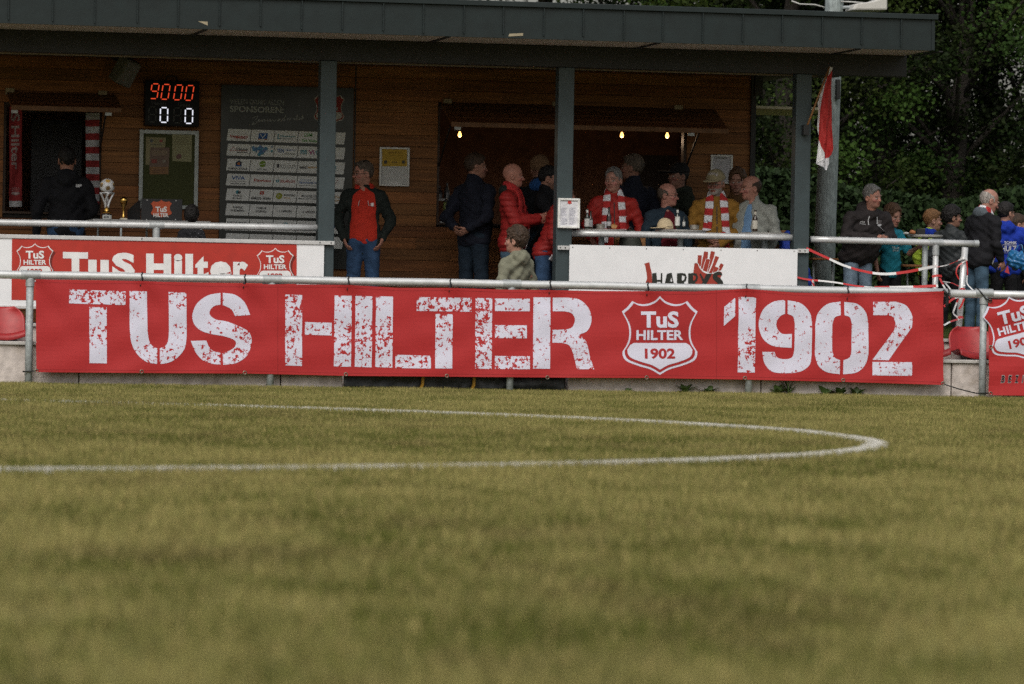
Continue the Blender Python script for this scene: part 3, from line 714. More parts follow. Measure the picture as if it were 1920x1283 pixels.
def clubhouse():
    root = empty('clubhouse', ((X_L+X_CORNER)/2, YW, ZF), 'dark timber clad clubhouse with a flat metal edged canopy over the terrace', 'clubhouse')
    # horizontal boards
    mb = MB(); rs = random.Random(4); hgt = 0.1225; z = ZF + 0.01; row = 0
    while z < Z_CEIL:
        z1 = min(z + hgt, Z_CEIL + 0.02); segs = [(X_L, X_CORNER)]
        for (a, b, lo, hi) in (KI, BO):
            if z1 > lo + 0.02 and z < hi - 0.02:
                segs = [s for (p, q) in segs for s in ((p, min(q, a)), (max(p, b), q)) if s[1] - s[0] > 0.02]
        for p, q in segs:
            x = p
            while x < q - 0.01:
                x2 = min(q, x + rs.uniform(2.6, 4.2)); 
                if q - x2 < 0.5: x2 = q
                t = rs.uniform(0.80, 1.18); u = rs.uniform(0.92, 1.08); col = (0.27*t, 0.112*t*u, 0.036*t*u)
                yj = rs.uniform(0, 0.002)
                g = 0.0015
                mb.raw([(x+.001, YW+yj, z+g), (x2-.001, YW+yj, z+g), (x2-.001, YW+yj+0.004, z1-0.003), (x+.001, YW+yj+0.004, z1-0.003),
                        (x+.001, YW+0.03, z), (x2-.001, YW+0.03, z), (x2-.001, YW+0.03, z1), (x+.001, YW+0.03, z1)],
                       [(0,1,2,3), (0,4,5,1), (1,5,6,2), (2,6,7,3), (3,7,4,0)], col)
                x = x2
        z = z1; row += 1
    mb.build('cladding', cladding_m, root)
    # structure behind the boards and the dark rooms
    b = MB(); yb = YW + 0.034
    def wallseg(x0, x1, z0, z1): b.box((x0, yb, z0), (x1, yb+0.12, z1))
    wallseg(X_L, BO[0], ZF, Z_CEIL); wallseg(BO[0], BO[1], ZF, BO[2]); wallseg(BO[0], BO[1], BO[3], Z_CEIL); wallseg(BO[1], KI[0], ZF, Z_CEIL)
    wallseg(KI[0], KI[1], ZF, KI[2]); wallseg(KI[0], KI[1], KI[3], Z_CEIL); wallseg(KI[1], X_CORNER-0.001, ZF, Z_CEIL)
    b.build('wall_core', mat('black_membrane', (0.02,0.018,0.016), 0.9), root)
    r = MB(); r.box((X_L, 7.4, ZF), (X_CORNER-0.002, 7.5, Z_CEIL)); r.box((X_L-0.1, yb+0.121, ZF), (X_L, 7.5, Z_CEIL)); r.box((X_CORNER-0.12, yb+0.121, ZF), (X_CORNER-0.003, 7.399, Z_CEIL))
    xd = xw(700); r.box((xd-0.05, yb+0.121, ZF), (xd+0.05, 7.399, Z_CEIL)); r.build('inner_wall', dark_room, root)
    # a darker door panel and a fridge front inside, faintly seen
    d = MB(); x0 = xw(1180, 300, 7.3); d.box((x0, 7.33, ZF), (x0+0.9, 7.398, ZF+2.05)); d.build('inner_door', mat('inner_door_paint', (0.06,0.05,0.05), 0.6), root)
    d = MB(); x0 = xw(64, 300, 5.6); d.box((x0, 5.9, ZF), (x0+0.55, 5.95, zw(64, 222, 5.6))); d.build('booth_screen', mat('booth_grey', (0.10,0.10,0.11), 0.6), root)
    # hatch frames, sill
    for (x0, x1, z0, z1) in (KI, BO):
        f = MB(); w = 0.05
        w = 0.03; f.box((x0-0.001, YW+0.035, z0), (x0+w, YW+0.15, z1)); f.box((x1-w, YW+0.035, z0), (x1+0.001, YW+0.15, z1))
        f.box((x0+w, YW+0.035, z1-w), (x1-w, YW+0.15, z1+0.001)); f.box((x0, YW-0.01, z0-0.022), (x1, YW+0.22, z0))
        f.build('hatch_frame', mat('dark_frame_wood', (0.055,0.03,0.018), 0.6, 0, 0.25, 10), root)
    s = MB(); s.box((KI[0]+0.052, YW+0.05, KI[2]+0.001), (xw(858), YW+0.20, KI[2]+0.014)); s.build('sill_cover', alu, root)
    s = MB(); zsh = zw(840, 372); s.box((KI[0]+0.052, YW+0.16, zsh-0.025), (xw(862), YW+0.42, zsh)); s.build('counter_shelf', mat('pale_shelf', (0.42,0.41,0.40), 0.6), root)
    # ceiling, soffit, beam
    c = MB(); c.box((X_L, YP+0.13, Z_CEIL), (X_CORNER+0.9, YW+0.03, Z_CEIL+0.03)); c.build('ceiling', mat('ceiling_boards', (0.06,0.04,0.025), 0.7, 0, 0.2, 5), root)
    s = MB(); s.box((X_L, Y_FAS+0.02, Z_SOF), (X_FASR-0.01, YP+0.12, Z_SOF+0.03)); s.build('soffit', soffit_m, root)
    for px, py in ((374,55),(825,74),(1215,88),(1588,98),(1740,97)):
        x = W(px, py, 1.4).x; j = MB(); j.box((x-0.02, Y_FAS+0.03, Z_SOF-0.012), (x+0.02, YP-0.075, Z_SOF-0.001)); j.build('soffit_joint', anthra_dark, root)
    bm_ = MB(); bm_.box((X_L, YP-0.07, Z_BEAM), (X_BEAMR, YP+0.12, Z_SOF-0.002)); bm_.build('beam', anthra_dark, root, bevel=0.006)
    fl = MB(); fl.box((X_L, YP+0.121, Z_BEAM-0.012), (X_CORNER+0.1, YP+0.19, Z_BEAM+0.012)); fl.build('beam_flange', mat('raw_timber_edge', (0.22,0.17,0.12), 0.7), root)
    e = MB(); xs0 = X_CORNER + 0.004; e.box((xs0, YW-0.5, zw(1450, 182, 4.2)), (W(1497, 160, 2.2).x, YW-0.42, Z_SOF-0.003)); e.build('side_beam', anthra_dark, root)
    e = MB(); e.box((X_CORNER-0.3, 6.0, 3.14), (X_CORNER+1.4, 7.6, 3.17)); e.build('rear_soffit', mat('pale_eave', (0.78,0.72,0.52), 0.7), root)
    # fascia with standing seams and cap
    f = MB(); f.box((X_L, Y_FAS, Z_SOF-0.004), (X_FASR, Y_FAS+0.018, Z_FTOP-0.055)); f.box((X_FASR-0.018, Y_FAS+0.019, Z_SOF-0.004), (X_FASR, Y_BACK, Z_FTOP-0.056))
    seams = [15,98,177,257,333,411,488,565,641,718,793,869,943,1019,1093,1169,1242,1317,1392,1466,1541,1615,1689]
    rs = random.Random(9)
    for px in seams:
        x = W(px, 60, Y_FAS).x; f.box((x-0.006, Y_FAS-0.024, Z_SOF+0.03+rs.uniform(-.012,.012)), (x+0.006, Y_FAS-0.001, Z_FTOP-0.056))
    f.box((X_FASR-0.03, Y_FAS-0.012, Z_SOF), (X_FASR+0.004, Y_FAS-0.001, Z_FTOP-0.056))
    f.build('fascia', zinc, root, bevel=0.002)
    c = MB(); c.box((X_L, Y_FAS-0.035, Z_FTOP-0.053), (X_FASR+0.03, Y_BACK, Z_FTOP)); c.build('roof_cap', zinc, root, bevel=0.004)
    k = MB(); k.box((X_L, Y_FAS+0.1, Z_SOF+0.04), (X_FASR-0.1, Y_BACK-0.1, Z_FTOP-0.06)); k.build('roof_core', anthra_dark, root)
    # bits of tape left on the fascia
    tm = mat('masking_tape', (0.33,0.28,0.19), 0.7); p = W(966, 66, Y_FAS-0.004); q = W(380, 44, Y_FAS-0.004)
    for pts in ([(p.x-0.07, p.y, p.z-0.016), (p.x+0.08, p.y, p.z-0.004), (p.x+0.08, p.y-.001, p.z+0.022), (p.x-0.06, p.y-.001, p.z+0.012)],
                [(q.x-0.05, q.y, q.z+0.02), (q.x+0.05, q.y, q.z-0.02), (q.x+0.05, q.y-.001, q.z+0.018)]):
        k = MB(); k.raw(pts, [tuple(range(len(pts)))]); t = k.build('tape_scrap', tm, root); md = t.modifiers.new('th', 'SOLIDIFY'); md.thickness = 0.002
    # posts
    for px in (613.5, 1059.5, 1505):
        x = W(px, 330, YP-0.085).x; p = MB(); p.box((x-0.083, YP-0.085, ZF-0.3), (x+0.083, YP+0.08, Z_BEAM-0.001)); q = p.build('post', anthra, root, bevel=0.008)
        bl = MB()
        bl.box((x-0.12, YP-0.11, ZF), (x+0.12, YP+0.11, ZF+0.012)); bl.build('base_plate', anthra, q)
    # corner trim
    c = MB(); c.box((X_CORNER, YW-0.03, ZF), (X_CORNER+0.055, YW+0.15, Z_CEIL-0.002)); c.build('corner_trim', anthra_dark, root)
    v = MB(); x = xw(664, 330); v.box((x-0.006, YW-0.006, zw(664, 330)), (x+0.006, YW-0.001, Z_CEIL-0.01)); v.build('cover_strip', anthra_dark, root)
clubhouse()

def flap(px0, px1, py_hinge, py_front, depth, label, blocks, struts):
    """timber hatch flap propped open: hinged at the wall, front edge lower"""
    zt = zw((px0+px1)/2, py_hinge); yf = YW - depth
    x0, x1 = W(px0, py_hinge, YW).x, W(px1, py_hinge, YW).x; zf = W((px0+px1)/2, py_front, yf).z
    root = empty('hatch_flap', ((x0+x1)/2, YW-0.02, zt), label, 'hatch flap'); mb = MB(); n = 4
    for k in range(n):
        a, b = k/n, (k+1)/n
        P = lambda x, t, o: (x, YW-0.02 + (yf-YW+0.02)*t - 0.0*o, zt + (zf-zt)*t + o)
        mb.raw([P(x0,a+.01,0),P(x1,a+.01,0),P(x1,b-.01,0),P(x0,b-.01,0),P(x0,a+.01,.03),P(x1,a+.01,.03),P(x1,b-.01,.03),P(x0,b-.01,.03)],
               [(0,3,2,1),(4,5,6,7),(0,1,5,4),(1,2,6,5),(2,3,7,6),(3,0,4,7)], (0.17*(0.9+.07*k), 0.072, 0.025))
    mb.build('flap_boards', cladding_m, root)
    e = MB(); e.box((x0, yf-0.022, zf-0.022), (x1, yf, zf+0.03)); e.build('front_batten', mat('batten_wood', (0.17,0.075,0.028), 0.6, 0, 0.25, 6), root, bevel=0.004)
    for px in blocks:
        x = W(px, py_hinge-6, YW).x; h = MB(); h.box((x-0.045, YW-0.045, zt+0.0), (x+0.045, YW-0.004, zt+0.065)); h.build('hinge_block', mat('pale_block', (0.30,0.24,0.16), 0.7), root)
        h = MB(); xx = x; h.box((xx-0.035, yf-0.02, zf-0.055), (xx+0.035, yf-0.002, zf-0.023)); h.build('latch', sleeve_m, root)
    for x in struts:
        s = MB(); s.tube([(x, yf+0.02, zf-0.02), (x, YW+0.02, zf-0.42)], 0.011, 6); s.build('gas_strut', black_m, root)
flap(826, 1340, 204, 240, 0.62, 'long timber hatch flap propped open above the serving hatch', (838, 1042, 1271), (KI[0]+0.02, KI[1]-0.02))
flap(12, 216, 180, 205, 0.55, 'short timber hatch flap propped open above the announcer window', (18, 192), (BO[1]-0.02,))

# lettering on the booth lintel
def booth_sign():
    a = Art(plane_map(YW-0.03, 0.002)); x0, x1 = 32, 168
    a.rect(x0-4, 195.5, x1+4, 209.5, (0.012,0.011,0.010), 0); a.text('SPRECHERKABINE', x0, x1, 207.5, 197.2, (0.22,0.20,0.18), 1, 0.02)
    o = a.build('booth_sign', printed); tag(o, 'dark strip lettered SPRECHERKABINE above the announcer window', 'sign'); m = o.modifiers.new('th', 'SOLIDIFY'); m.thickness = 0.002; m.offset = -1
booth_sign()

# ---------------------------------------------------------------- bulbs glowing in the hatch
for px, py, lb in ((862,253,'glowing bulb at the left end of the serving hatch'),(1166,254,'glowing bulb near the middle of the serving hatch'),(1251,255,'glowing bulb at the right end of the serving hatch')):
    p = W(px, py, 4.95); r = empty('light_bulb', p, lb, 'light bulb', 'bare bulbs inside the serving hatch')
    mb = MB(); mb.lathe([(0.009,0.036),(0.012,0.024),(0.019,0.009),(0.021,-0.006),(0.017,-0.019),(0.006,-0.025)], p, 14)
    mb.build('glass', mat('bulb_glow', (1,0.8,0.5), 0.3, emit=(1.0,0.44,0.11), estr=3.6), r, True)
    c = MB(); c.tube([p + Vector((0,0,0.04)), p + Vector((0,0,Z_CEIL-p.z))], 0.005, 6); c.lathe([(0.017,0.04),(0.017,0.085)], p, 10); c.build('cord', black_m, r)
    ld = bpy.data.lights.new('bulb_light', 'POINT'); ld.energy = 1.1; ld.color = (1.0, 0.70, 0.45); ld.shadow_soft_size = 0.03; lo = bpy.data.objects.new('bulb_light', ld); COL.objects.link(lo); lo.location = p + Vector((0, 0, -0.06)); attach(lo, r)

# ---------------------------------------------------------------- signs on the terrace front
def board_frame(px0, px1, py0, py1, slope, Y, trim_right=0):
    pass

def club_board():
    root = empty('advertising_board', (W(300, 510, YB).x, YB, ZF), 'red club board lettered TuS Hilter with a shield at each end', 'advertising board')
    x0, x1 = W(-170, 500, YB).x, W(607, 510, YB).x; zt = W(300, 452, YB).z; zb = W(30, 573.5, YB).z
    mb = MB(); mb.box((x0, YB, zb), (x1, YB+0.012, zt)); mb.build('panel', white_board, root)
    t = MB(); t.box((x0, YB-0.014, zt-0.004), (W(627, 457, YB).x, YB+0.03, zt+0.034)); t.build('top_rail', alu, root, bevel=0.003)
    t = MB(); t.box((x0, YB-0.014, zb-0.028), (x1, YB+0.03, zb-0.002)); t.build('bottom_rail', alu, root, bevel=0.003)
    a = Art(plane_map(YB, 0.0025)); ys = lambda x, y: y + (x-300)*0.0195
    org = (0.43,0.027,0.015); w = (0.76,0.76,0.76)
    a.poly([(22.5,ys(22,453.3)),(556.5,ys(556,453.3)),(556,ys(556,568)),(21.5,ys(21,568))], org, 1)
    # soft printed shadow behind each shield is part of the artwork
    for cx, cy in ((65.5,492),(516,500.5)):
        a.poly([(cx+4+x*34.5, cy+3+y*34.5) for x, y in SHIELD], tuple(c*0.35 for c in org), 2); crest(a, cx, cy, 34.5, 3, red=org, white=w, inset=0.95)
    def letters(st, xa, xb, yb, yt): a.text(st, xa, xb, yb, yt, w, 2, 0.055, dy=(xb-xa)*0.0195)
    letters('T',118,165,521,472.5); letters('u',165.5,204,522,487); letters('S',210,253,521.5,473.5); letters('H',274,321,524,475.5); letters('i',326,342,524,476)
    letters('l',347.5,362,525,476); letters('t',366,391,525.5,480); letters('e',394,434,526.5,490); letters('r',437,465,526.5,490.5)
    a.build('print', printed, root)
    s = MB()
    for px, py in ((266,448),(600,455),(621,455.5)):
        p = W(px, py, YB-0.015); s.lathe([(0.006,-0.006),(0.006,0.006)], p, 8)
    s.build('screw', black_m, root)
club_board()

def fries_board():
    root = empty('advertising_board', (W(1280, 510, YB).x, YB, ZF), 'white snack bar board lettered HARRYS with a red bag of fries', 'advertising board')
    x0, x1 = W(1067.5, 500, YB).x, W(1495, 510, YB).x; zt = W(1280, 463.5, YB).z; zb = W(1280, 588, YB).z
    mb = MB(); mb.box((x0, YB, zb), (x1, YB+0.012, zt)); mb.build('panel', white_board, root, bevel=0.002)
    for pxa, pxb, py in ((1046,1067,464.5),(1495.5,1516,470.5)):
        t = MB(); pa, pb = W(pxa, py-4, YB), W(pxb, py+4, YB); t.box((pa.x, YB-0.008, pb.z), (pb.x, YP-0.085, pa.z)); b = t.build('bracket', alu, root)
        s = MB()
        for k in (0.2, 0.65): s.lathe([(0.006,-0.006),(0.006,0.006)], (pa.x+(pb.x-pa.x)*k, YB-0.009, (pa.z+pb.z)/2), 8)
        s.build('screw', black_m, b)
    s = MB()
    for px, py in ((1074,464),(1143,465),(1212,466.5),(1281,468),(1352,469),(1420,470),(1489,471)):
        s.lathe([(0.005,-0.004),(0.005,0.004)], W(px, py, YB-0.002), 8)
    s.build('screw', black_m, root)
    a = Art(plane_map(YB, 0.002)); K = lambda pts: [(1190 + x/8.348, 420 + y/8.348) for x, y in pts]
    rd = (0.33,0.036,0.02); ink = (0.015,0.017,0.012)
    a.poly(K([(150,622),(232,600),(240,660),(268,770),(275,960),(262,1090),(180,1090),(170,920),(195,860),(188,780),(165,655)]), rd, 1)
    a.poly(K([(938,612),(985,622),(1010,680),(1050,735),(1100,770),(1160,785),(1220,782),(1290,750),(1340,745),(1368,765),(1330,900),(1270,1090),(900,1090),(920,750)]), rd, 1)
    for q in ([(988,490),(1053,492),(1038,650),(1020,668),(985,612)],[(1088,430),(1150,440),(1142,540),(1112,545),(1060,712),(1035,692),(1060,560)],
              [(1118,548),(1182,555),(1130,750),(1066,728)],[(1195,425),(1256,438),(1240,520),(1150,760),(1138,758),(1186,555),(1170,535)],
              [(1262,500),(1322,520),(1222,745),(1205,775),(1160,765),(1215,650)],[(1255,668),(1318,688),(1290,740),(1220,765)],[(1350,615),(1395,640),(1352,728),(1305,735),(1330,690),(1318,672)]):
        a.poly(K(q), rd, 1)
    a.stroke(K([(940,606),(990,620),(1020,685),(1070,745),(1130,775)]), 1.3, (0.72,0.72,0.72), 2); a.stroke(K([(1210,780),(1270,760),(1310,735),(1360,752)]), 1.3, (0.72,0.72,0.72), 2)
    bl = lambda pts: a.poly(K(pts), ink, 3)
    bl([(275,775),(340,765),(348,875),(405,875),(410,770),(432,768),(432,1080),(400,1080),(405,900),(348,905),(345,1080),(270,1080)])
    a.poly(K([(505,780),(580,765),(640,1080),(605,1080),(590,930),(550,930),(530,1080),(440,1080)]), ink, 3, holes=[K([(575,830),(590,905),(552,900)])])
    for dx in (0, 176):
        a.poly(K([(663+dx,775),(740+dx,768),(795+dx,780),(815+dx,835),(800+dx,890),(768+dx,915),(850+dx,1080),(780+dx,1080),(742+dx,930),(728+dx,1080),(660+dx,1080)]), ink, 3, holes=[K([(738+dx,800),(775+dx,810),(785+dx,840),(770+dx,880),(738+dx,890)])])
    bl([(1015,790),(1035,775),(1085,868),(1125,780),(1210,778),(1110,960),(1080,1080),(1020,1080),(1062,900)])
    a.stroke(K([(1365,800),(1330,775),(1270,790),(1260,840),(1320,890),(1345,940),(1310,985),(1250,985),(1215,960)]), [3,5,7.5,9,10,10,8,5,3], ink, 3)
    a.build('print', printed, root)
fries_board()

def rails():
    z1 = W(300, 419.5, YP).z + 0.004; z2 = W(1270, 448, YP).z
    def rail(label, xa, xb, za, zb, posts, cap=None):
        root = empty('handrail', ((xa+xb)/2, YP, ZF), label, 'handrail'); mb = MB()
        mb.tube([(xa+(xb-xa)*k/8, YP, za+(zb-za)*k/8) for k in range(9)], 0.034, 14); mb.build('rail', galv, root, True)
        for px in posts:
            x = W(px, 440, YP).x; t = (x-xa)/(xb-xa); zc = za+(zb-za)*t
            p = MB(); p.tube([(x, YP, 0.3), (x, YP, zc-0.02)], 0.031, 12); q = p.build('post', galv, root, True)
            s = MB(); s.tube([(x-0.075, YP, zc), (x+0.075, YP, zc)], 0.040, 14); s.tube([(x, YP, zc-0.03), (x, YP, zc-0.13)], 0.038, 12); s.build('tee_fitting', sleeve_m, q, 'auto')
        for x, d in (cap or []):
            c = MB(); c.tube([(x, YP, zb if d > 0 else za), (x+d*0.05, YP, zb if d > 0 else za)], 0.0385, 14); c.build('end_cap', sleeve_m, root, 'auto')
    xa, xb = W(-260, 411, YP).x, W(601, 428, YP).x; za, zb = W(-100, 416.5, YP).z, W(598, 427.5, YP).z
    rail('galvanised handrail above the red club board', xa, xb, za, zb, (293,), [(xb-0.02, 1)])
    xa, xb = W(1072, 439.5, YP).x, W(1490, 447, YP).x; za, zb = W(1072, 437.5, YP).z, W(1490, 446, YP).z
    rail('galvanised handrail above the white snack bar board', xa, xb, za, zb, (), [(xa, -0.3)])
    xa, xb = W(1520, 449, YP).x, W(1826, 457, YP).x; za, zb = W(1520, 449, YP).z, W(1826, 457, YP).z
    rail('galvanised handrail with open end right of the last canopy post', xa, xb, za, zb, (1755,), [(xb, 1)])
    # short post standing behind it that carries more tape
    x = W(1805, 520, 1.3).x; zt = W(1807, 464, 1.3).z; root = empty('tube_post', (x, 1.3, 0.5), 'single leaning galvanised tube post wrapped in red and white tape', 'post')
    mb = MB(); mb.tube([(x-0.045, 1.3, 0.5), (x+0.02, 1.3, zt)], 0.034, 12); mb.build('tube', galv, root, True)
rails()

# ---------------------------------------------------------------- wall signs
def sponsor_panel():
    Y = YW - 0.03; root = empty('sponsor_panel', (xw(537), Y, ZF), 'tall black sponsor panel headed VIELEN DANK ALLEN SPONSOREN with white name cells', 'sponsor panel')
    x0, x1 = W(413, 300, Y).x, W(661.5, 300, Y).x; zt, zb = W(537, 162, Y).z, W(537, 503, Y).z
    mb = MB(); mb.box((x0, Y, zb), (x1, Y+0.024, zt)); mb.build('panel', mat('black_panel_gloss', (0.012,0.015,0.014), 0.30, 0, 0.1, 3, 0.02, 4), root, bevel=0.002)
    a = Art(plane_map(Y, 0.002)); g = (0.25,0.27,0.26)
    a.text('VIELEN DANK ALLEN', 431, 532, 195.5, 185.5, g, 1, 0.0, dy=2.0); a.text('SPONSOREN:', 431, 532, 210, 198.5, (0.34,0.36,0.34), 1, 0.02, dy=2.5)
    for pts in ([(473,222),(478,219),(483,219),(474,232),(472,234),(479,232),(483,228),(486,224),(485,229),(490,225),(489,229),(493,224),(492,229),(497,224),(497,229),(502,224),(502,229),(507,224),(507,229),(512,224),(513,229),(518,224)],
                [(520,226),(523,223),(521,228),(526,223),(526,228),(531,222),(530,227),(536,215),(533,227)],[(539,222),(538,226),(542,222),(542,226),(546,221)],
                [(549,225),(554,219),(551,223),(553,225),(558,216),(556,225),(561,221),(561,225),(565,221),(568,216),(566,224),(570,220)]):
        a.stroke(pts, 0.65, (0.40,0.42,0.40), 1, smooth=4)
    crest(a, 617, 204.5, 29, 1, red=(0.26,0.028,0.022), white=(0.42,0.41,0.38))
    Z = lambda x, y: (420 + x/5.579, 230 + y/5.579)
    cell = (0.66,0.67,0.66); R_, B_, G_, K_, O_ = (0.38,0.04,0.03), (0.03,0.10,0.30), (0.06,0.30,0.04), (0.03,0.03,0.035), (0.45,0.25,0.05)
    T_ = (0.04,0.22,0.28); gy = (0.16,0.17,0.17)
    words_ = {(0,0):[('Schwarzwurm',R_,.5,.72,.12,.9),('Gartenbau',R_,.66,.82,.3,.85)],(0,1):[],(0,2):[('Hilterberg',T_,.38,.6,.25,.92),('Versicherung',gy,.62,.74,.25,.85)],(0,3):[('LVM',G_,.15,.45,.27,.6),('Dirk Wetzel',G_,.66,.9,.2,.85)],
      (1,0):[('Schlutter',K_,.3,.55,.4,.92),('Bauunternehmen',K_,.62,.74,.45,.9)],(1,1):[('ENGELHARDT',(0.5,0.6,0.65),.5,.64,.25,.8)],(1,2):[('TEN',B_,.28,.6,.12,.42),('Elektrotechnik',B_,.3,.42,.48,.9),('Hilter GmbH',gy,.62,.74,.48,.9)],(1,3):[('me',T_,.3,.68,.12,.4),('Vi',(0.32,0.02,0.18),.3,.68,.48,.72),('t',T_,.3,.68,.78,.86)],
      (2,0):[('TOM BACKHAUS',K_,.72,.92,.08,.92)],(2,1):[('WiPCHaft',gy,.74,.92,.3,.75)],(2,2):[('E S C A P E S',K_,.36,.5,.3,.92),('Raumgestaltung',gy,.56,.66,.3,.9)],(2,3):[('west',K_,.38,.66,.08,.45),('energie',O_,.38,.66,.46,.97)],
      (3,0):[('VIVA',B_,.18,.5,.22,.8),('Immobilien GmbH',K_,.76,.88,.2,.85)],(3,1):[('Sparkasse',R_,.38,.66,.28,.92)],(3,2):[('SOLARLUX',R_,.36,.6,.26,.94)],(3,3):[('kaiserkamp-lenz',B_,.42,.68,.08,.97),('Steuerberatung',B_,.28,.38,.1,.6),('und Partner',gy,.74,.84,.1,.9)],
      (4,0):[('Klinik im',K_,.5,.66,.32,.7),('Kurpark',K_,.72,.9,.32,.72)],(4,1):[('elektro kriete',K_,.58,.86,.08,.95)],(4,2):[('RODEFELD',K_,.3,.48,.45,.95),('Garten',O_,.56,.68,.45,.75)],(4,3):[('FELLHOELTER',K_,.34,.52,.18,.88),('METALL UND STAHLBAU',K_,.6,.7,.08,.95)],
      (5,0):[('FAMILIE',K_,.22,.4,.3,.72),('WIESMEIER',K_,.5,.68,.2,.82)],(5,1):[('FAMILIE',K_,.22,.4,.3,.72),('KRIENKE',K_,.5,.68,.28,.74)],(5,2):[('1. HERREN',K_,.4,.6,.26,.8)],(5,3):[('2. HERREN',K_,.4,.6,.26,.8)],
      (6,0):[('HORST RUEDIGER',K_,.26,.44,.06,.92)],(6,1):[('INGO',K_,.26,.44,.35,.62)],(6,2):[],(6,3):[('ANDREAS',K_,.26,.44,.25,.75)]}
    for r in range(8):
        for c in range(5):
            bx, by = 45 + 247*c - 3*r, 65 + 8.5*c + 156*r
            q = [Z(bx, by), Z(bx+240, by+8), Z(bx+222, by+131), Z(bx-18, by+123)]; a.poly(q, cell, 1)
            at = lambda u, v: (q[0][0] + (q[1][0]-q[0][0])*u + (q[3][0]-q[0][0])*v, q[0][1] + (q[1][1]-q[0][1])*u + (q[3][1]-q[0][1])*v)
            for st, col, vt, vb, ua, ub in words_.get((r, c), []):
                p0, p1, pt = at(ua, vb), at(ub, vb), at(ua, vt); a.text(st, p0[0], p1[0], p0[1], pt[1], col, 2, 0.02, dy=p1[1]-p0[1])
            def blob(u0, v0, u1, v1, col, l=2): a.poly([at(u0,v0), at(u1,v0), at(u1,v1), at(u0,v1)], col, l)
            def disc(u, v, ru, col, l=2): a.poly([at(u + ru*math.cos(R(k*24)), v + ru*1.95*math.sin(R(k*24))) for k in range(15)], col, l)
            if (r,c) == (0,1):
                blob(.33,.27,.72,.75,B_); blob(.33,.76,.45,.84,(0.4,0.14,0.03)); blob(.58,.76,.72,.84,(0.4,0.14,0.03)); a.stroke([at(.40,.36), at(.52,.66), at(.63,.36)], 1.6, cell, 3, smooth=0)
            if (r,c) == (0,2): blob(.13,.3,.17,.72,T_); blob(.13,.66,.27,.72,T_)
            if (r,c) == (1,0): a.stroke([at(.12,.6), at(.27,.25), at(.36,.5)], 0.9, R_, 2, smooth=0); blob(.12,.56,.9,.59,R_)
            if (r,c) == (1,1):
                rs = random.Random(3)
                for k in range(26): disc(min(.92,max(.08,rs.gauss(.5,.22))), min(.85,max(.15,rs.gauss(.48,.2))), rs.uniform(.04,.09), (0.05+rs.random()*.08, 0.14+rs.random()*.12, 0.28+rs.random()*.1), 2 + k*0.02)
            if (r,c) == (2,0): a.poly([at(.38,.62), at(.38,.3), at(.51,.1), at(.64,.3), at(.64,.62)], (0.02,0.03,0.06), 2); disc(.51,.4,.06,(0.42,0.14,0.04),3); blob(.38,.52,.64,.62,B_,3.5)
            if (r,c) == (2,1): disc(.52,.36,.14,(0.16,0.26,0.03)); a.stroke([at(.4,.42), at(.52,.36), at(.65,.3)], 1.0, cell, 3)
            if (r,c) == (2,2): blob(.12,.32,.22,.62,K_)
            if (r,c) == (3,0): blob(.15,.62,.85,.65,K_)
            if (r,c) == (3,1): disc(.2,.5,.045,R_); disc(.2,.34,.025,R_)
            if (r,c) == (3,2): blob(.1,.38,.15,.6,T_); blob(.17,.36,.22,.6,T_)
            if (r,c) == (4,0): disc(.47,.28,.08,T_); disc(.55,.3,.06,K_,3)
            if (r,c) == (4,1): blob(.42,.14,.6,.42,R_); a.stroke([at(.46,.2), at(.51,.36), at(.56,.2)], .8, cell, 3, smooth=0)
            if (r,c) == (4,2): disc(.24,.5,.14,(0.28,0.30,0.03)); a.stroke([at(.2,.62), at(.2,.42), at(.28,.42)], .9, cell, 3, smooth=0)
            if (r,c) == (6,2): blob(.46,.2,.62,.28,T_); blob(.57,.28,.62,.48,T_)
            if c == 4 and r in (3,): a.stroke([at(.56,.25), at(.62,.62), at(.70,.25)], 0.9, (0.25,0.03,0.03), 2, smooth=0)
            if c == 4 and r in (2,): a.text('t', *[at(.60,.5)[0], at(.66,.5)[0]], at(.6,.6)[1], at(.6,.3)[1], T_, 2, .02); blob(.56,.7,.75,.74,T_)
            if c == 4 and r == 4: a.text('Wohn', at(.56,0)[0], at(.8,0)[0], at(.6,.55)[1], at(.6,.3)[1], O_, 2); a.text('ideen', at(.56,0)[0], at(.8,0)[0], at(.6,.8)[1], at(.6,.6)[1], O_, 2)
            if c == 4 and r == 5: a.text('HERREN', at(.3,0)[0], at(.68,0)[0], at(.6,.6)[1], at(.6,.4)[1], K_, 2)
            if c == 4 and r == 6: blob(.5,.3,.62,.6,B_)
    a.build('print', print_matt, root)
sponsor_panel()

def frame_sign(px0, py0, px1, py1, Y, name, label, cat, fw, fmat, paper, art, slope=0.0, depth=0.022, parent=None):
    root = empty(name, (W((px0+px1)/2, (py0+py1)/2, Y).x, Y, W((px0+px1)/2, (py0+py1)/2, Y).z), label, cat)
    a, b = W(px0, py0, Y), W(px1, py1, Y); x0, x1, z1, z0 = a.x, b.x, a.z, b.z
    mb = MB(); mb.box((x0+fw*.6, Y+0.004, z0+fw*.6), (x1-fw*.6, Y+depth, z1-fw*.6)); mb.build('sheet', paper, root)
    f = MB(); f.box((x0,Y-0.012,z0),(x0+fw,Y+depth,z1)); f.box((x1-fw,Y-0.012,z0),(x1,Y+depth,z1)); f.box((x0+fw,Y-0.012,z0),(x1-fw,Y+depth,z0+fw)); f.box((x0+fw,Y-0.012,z1-fw),(x1-fw,Y+depth,z1))
    f.build('frame', fmat, root, bevel=0.004)
    A = Art(plane_map(Y+0.004, 0.0022)); art(A); A.build('print', print_matt, root)
    return root
paper_m = mat('white_paper', (0.55,0.55,0.54), 0.8, 0, 0.04, 4)
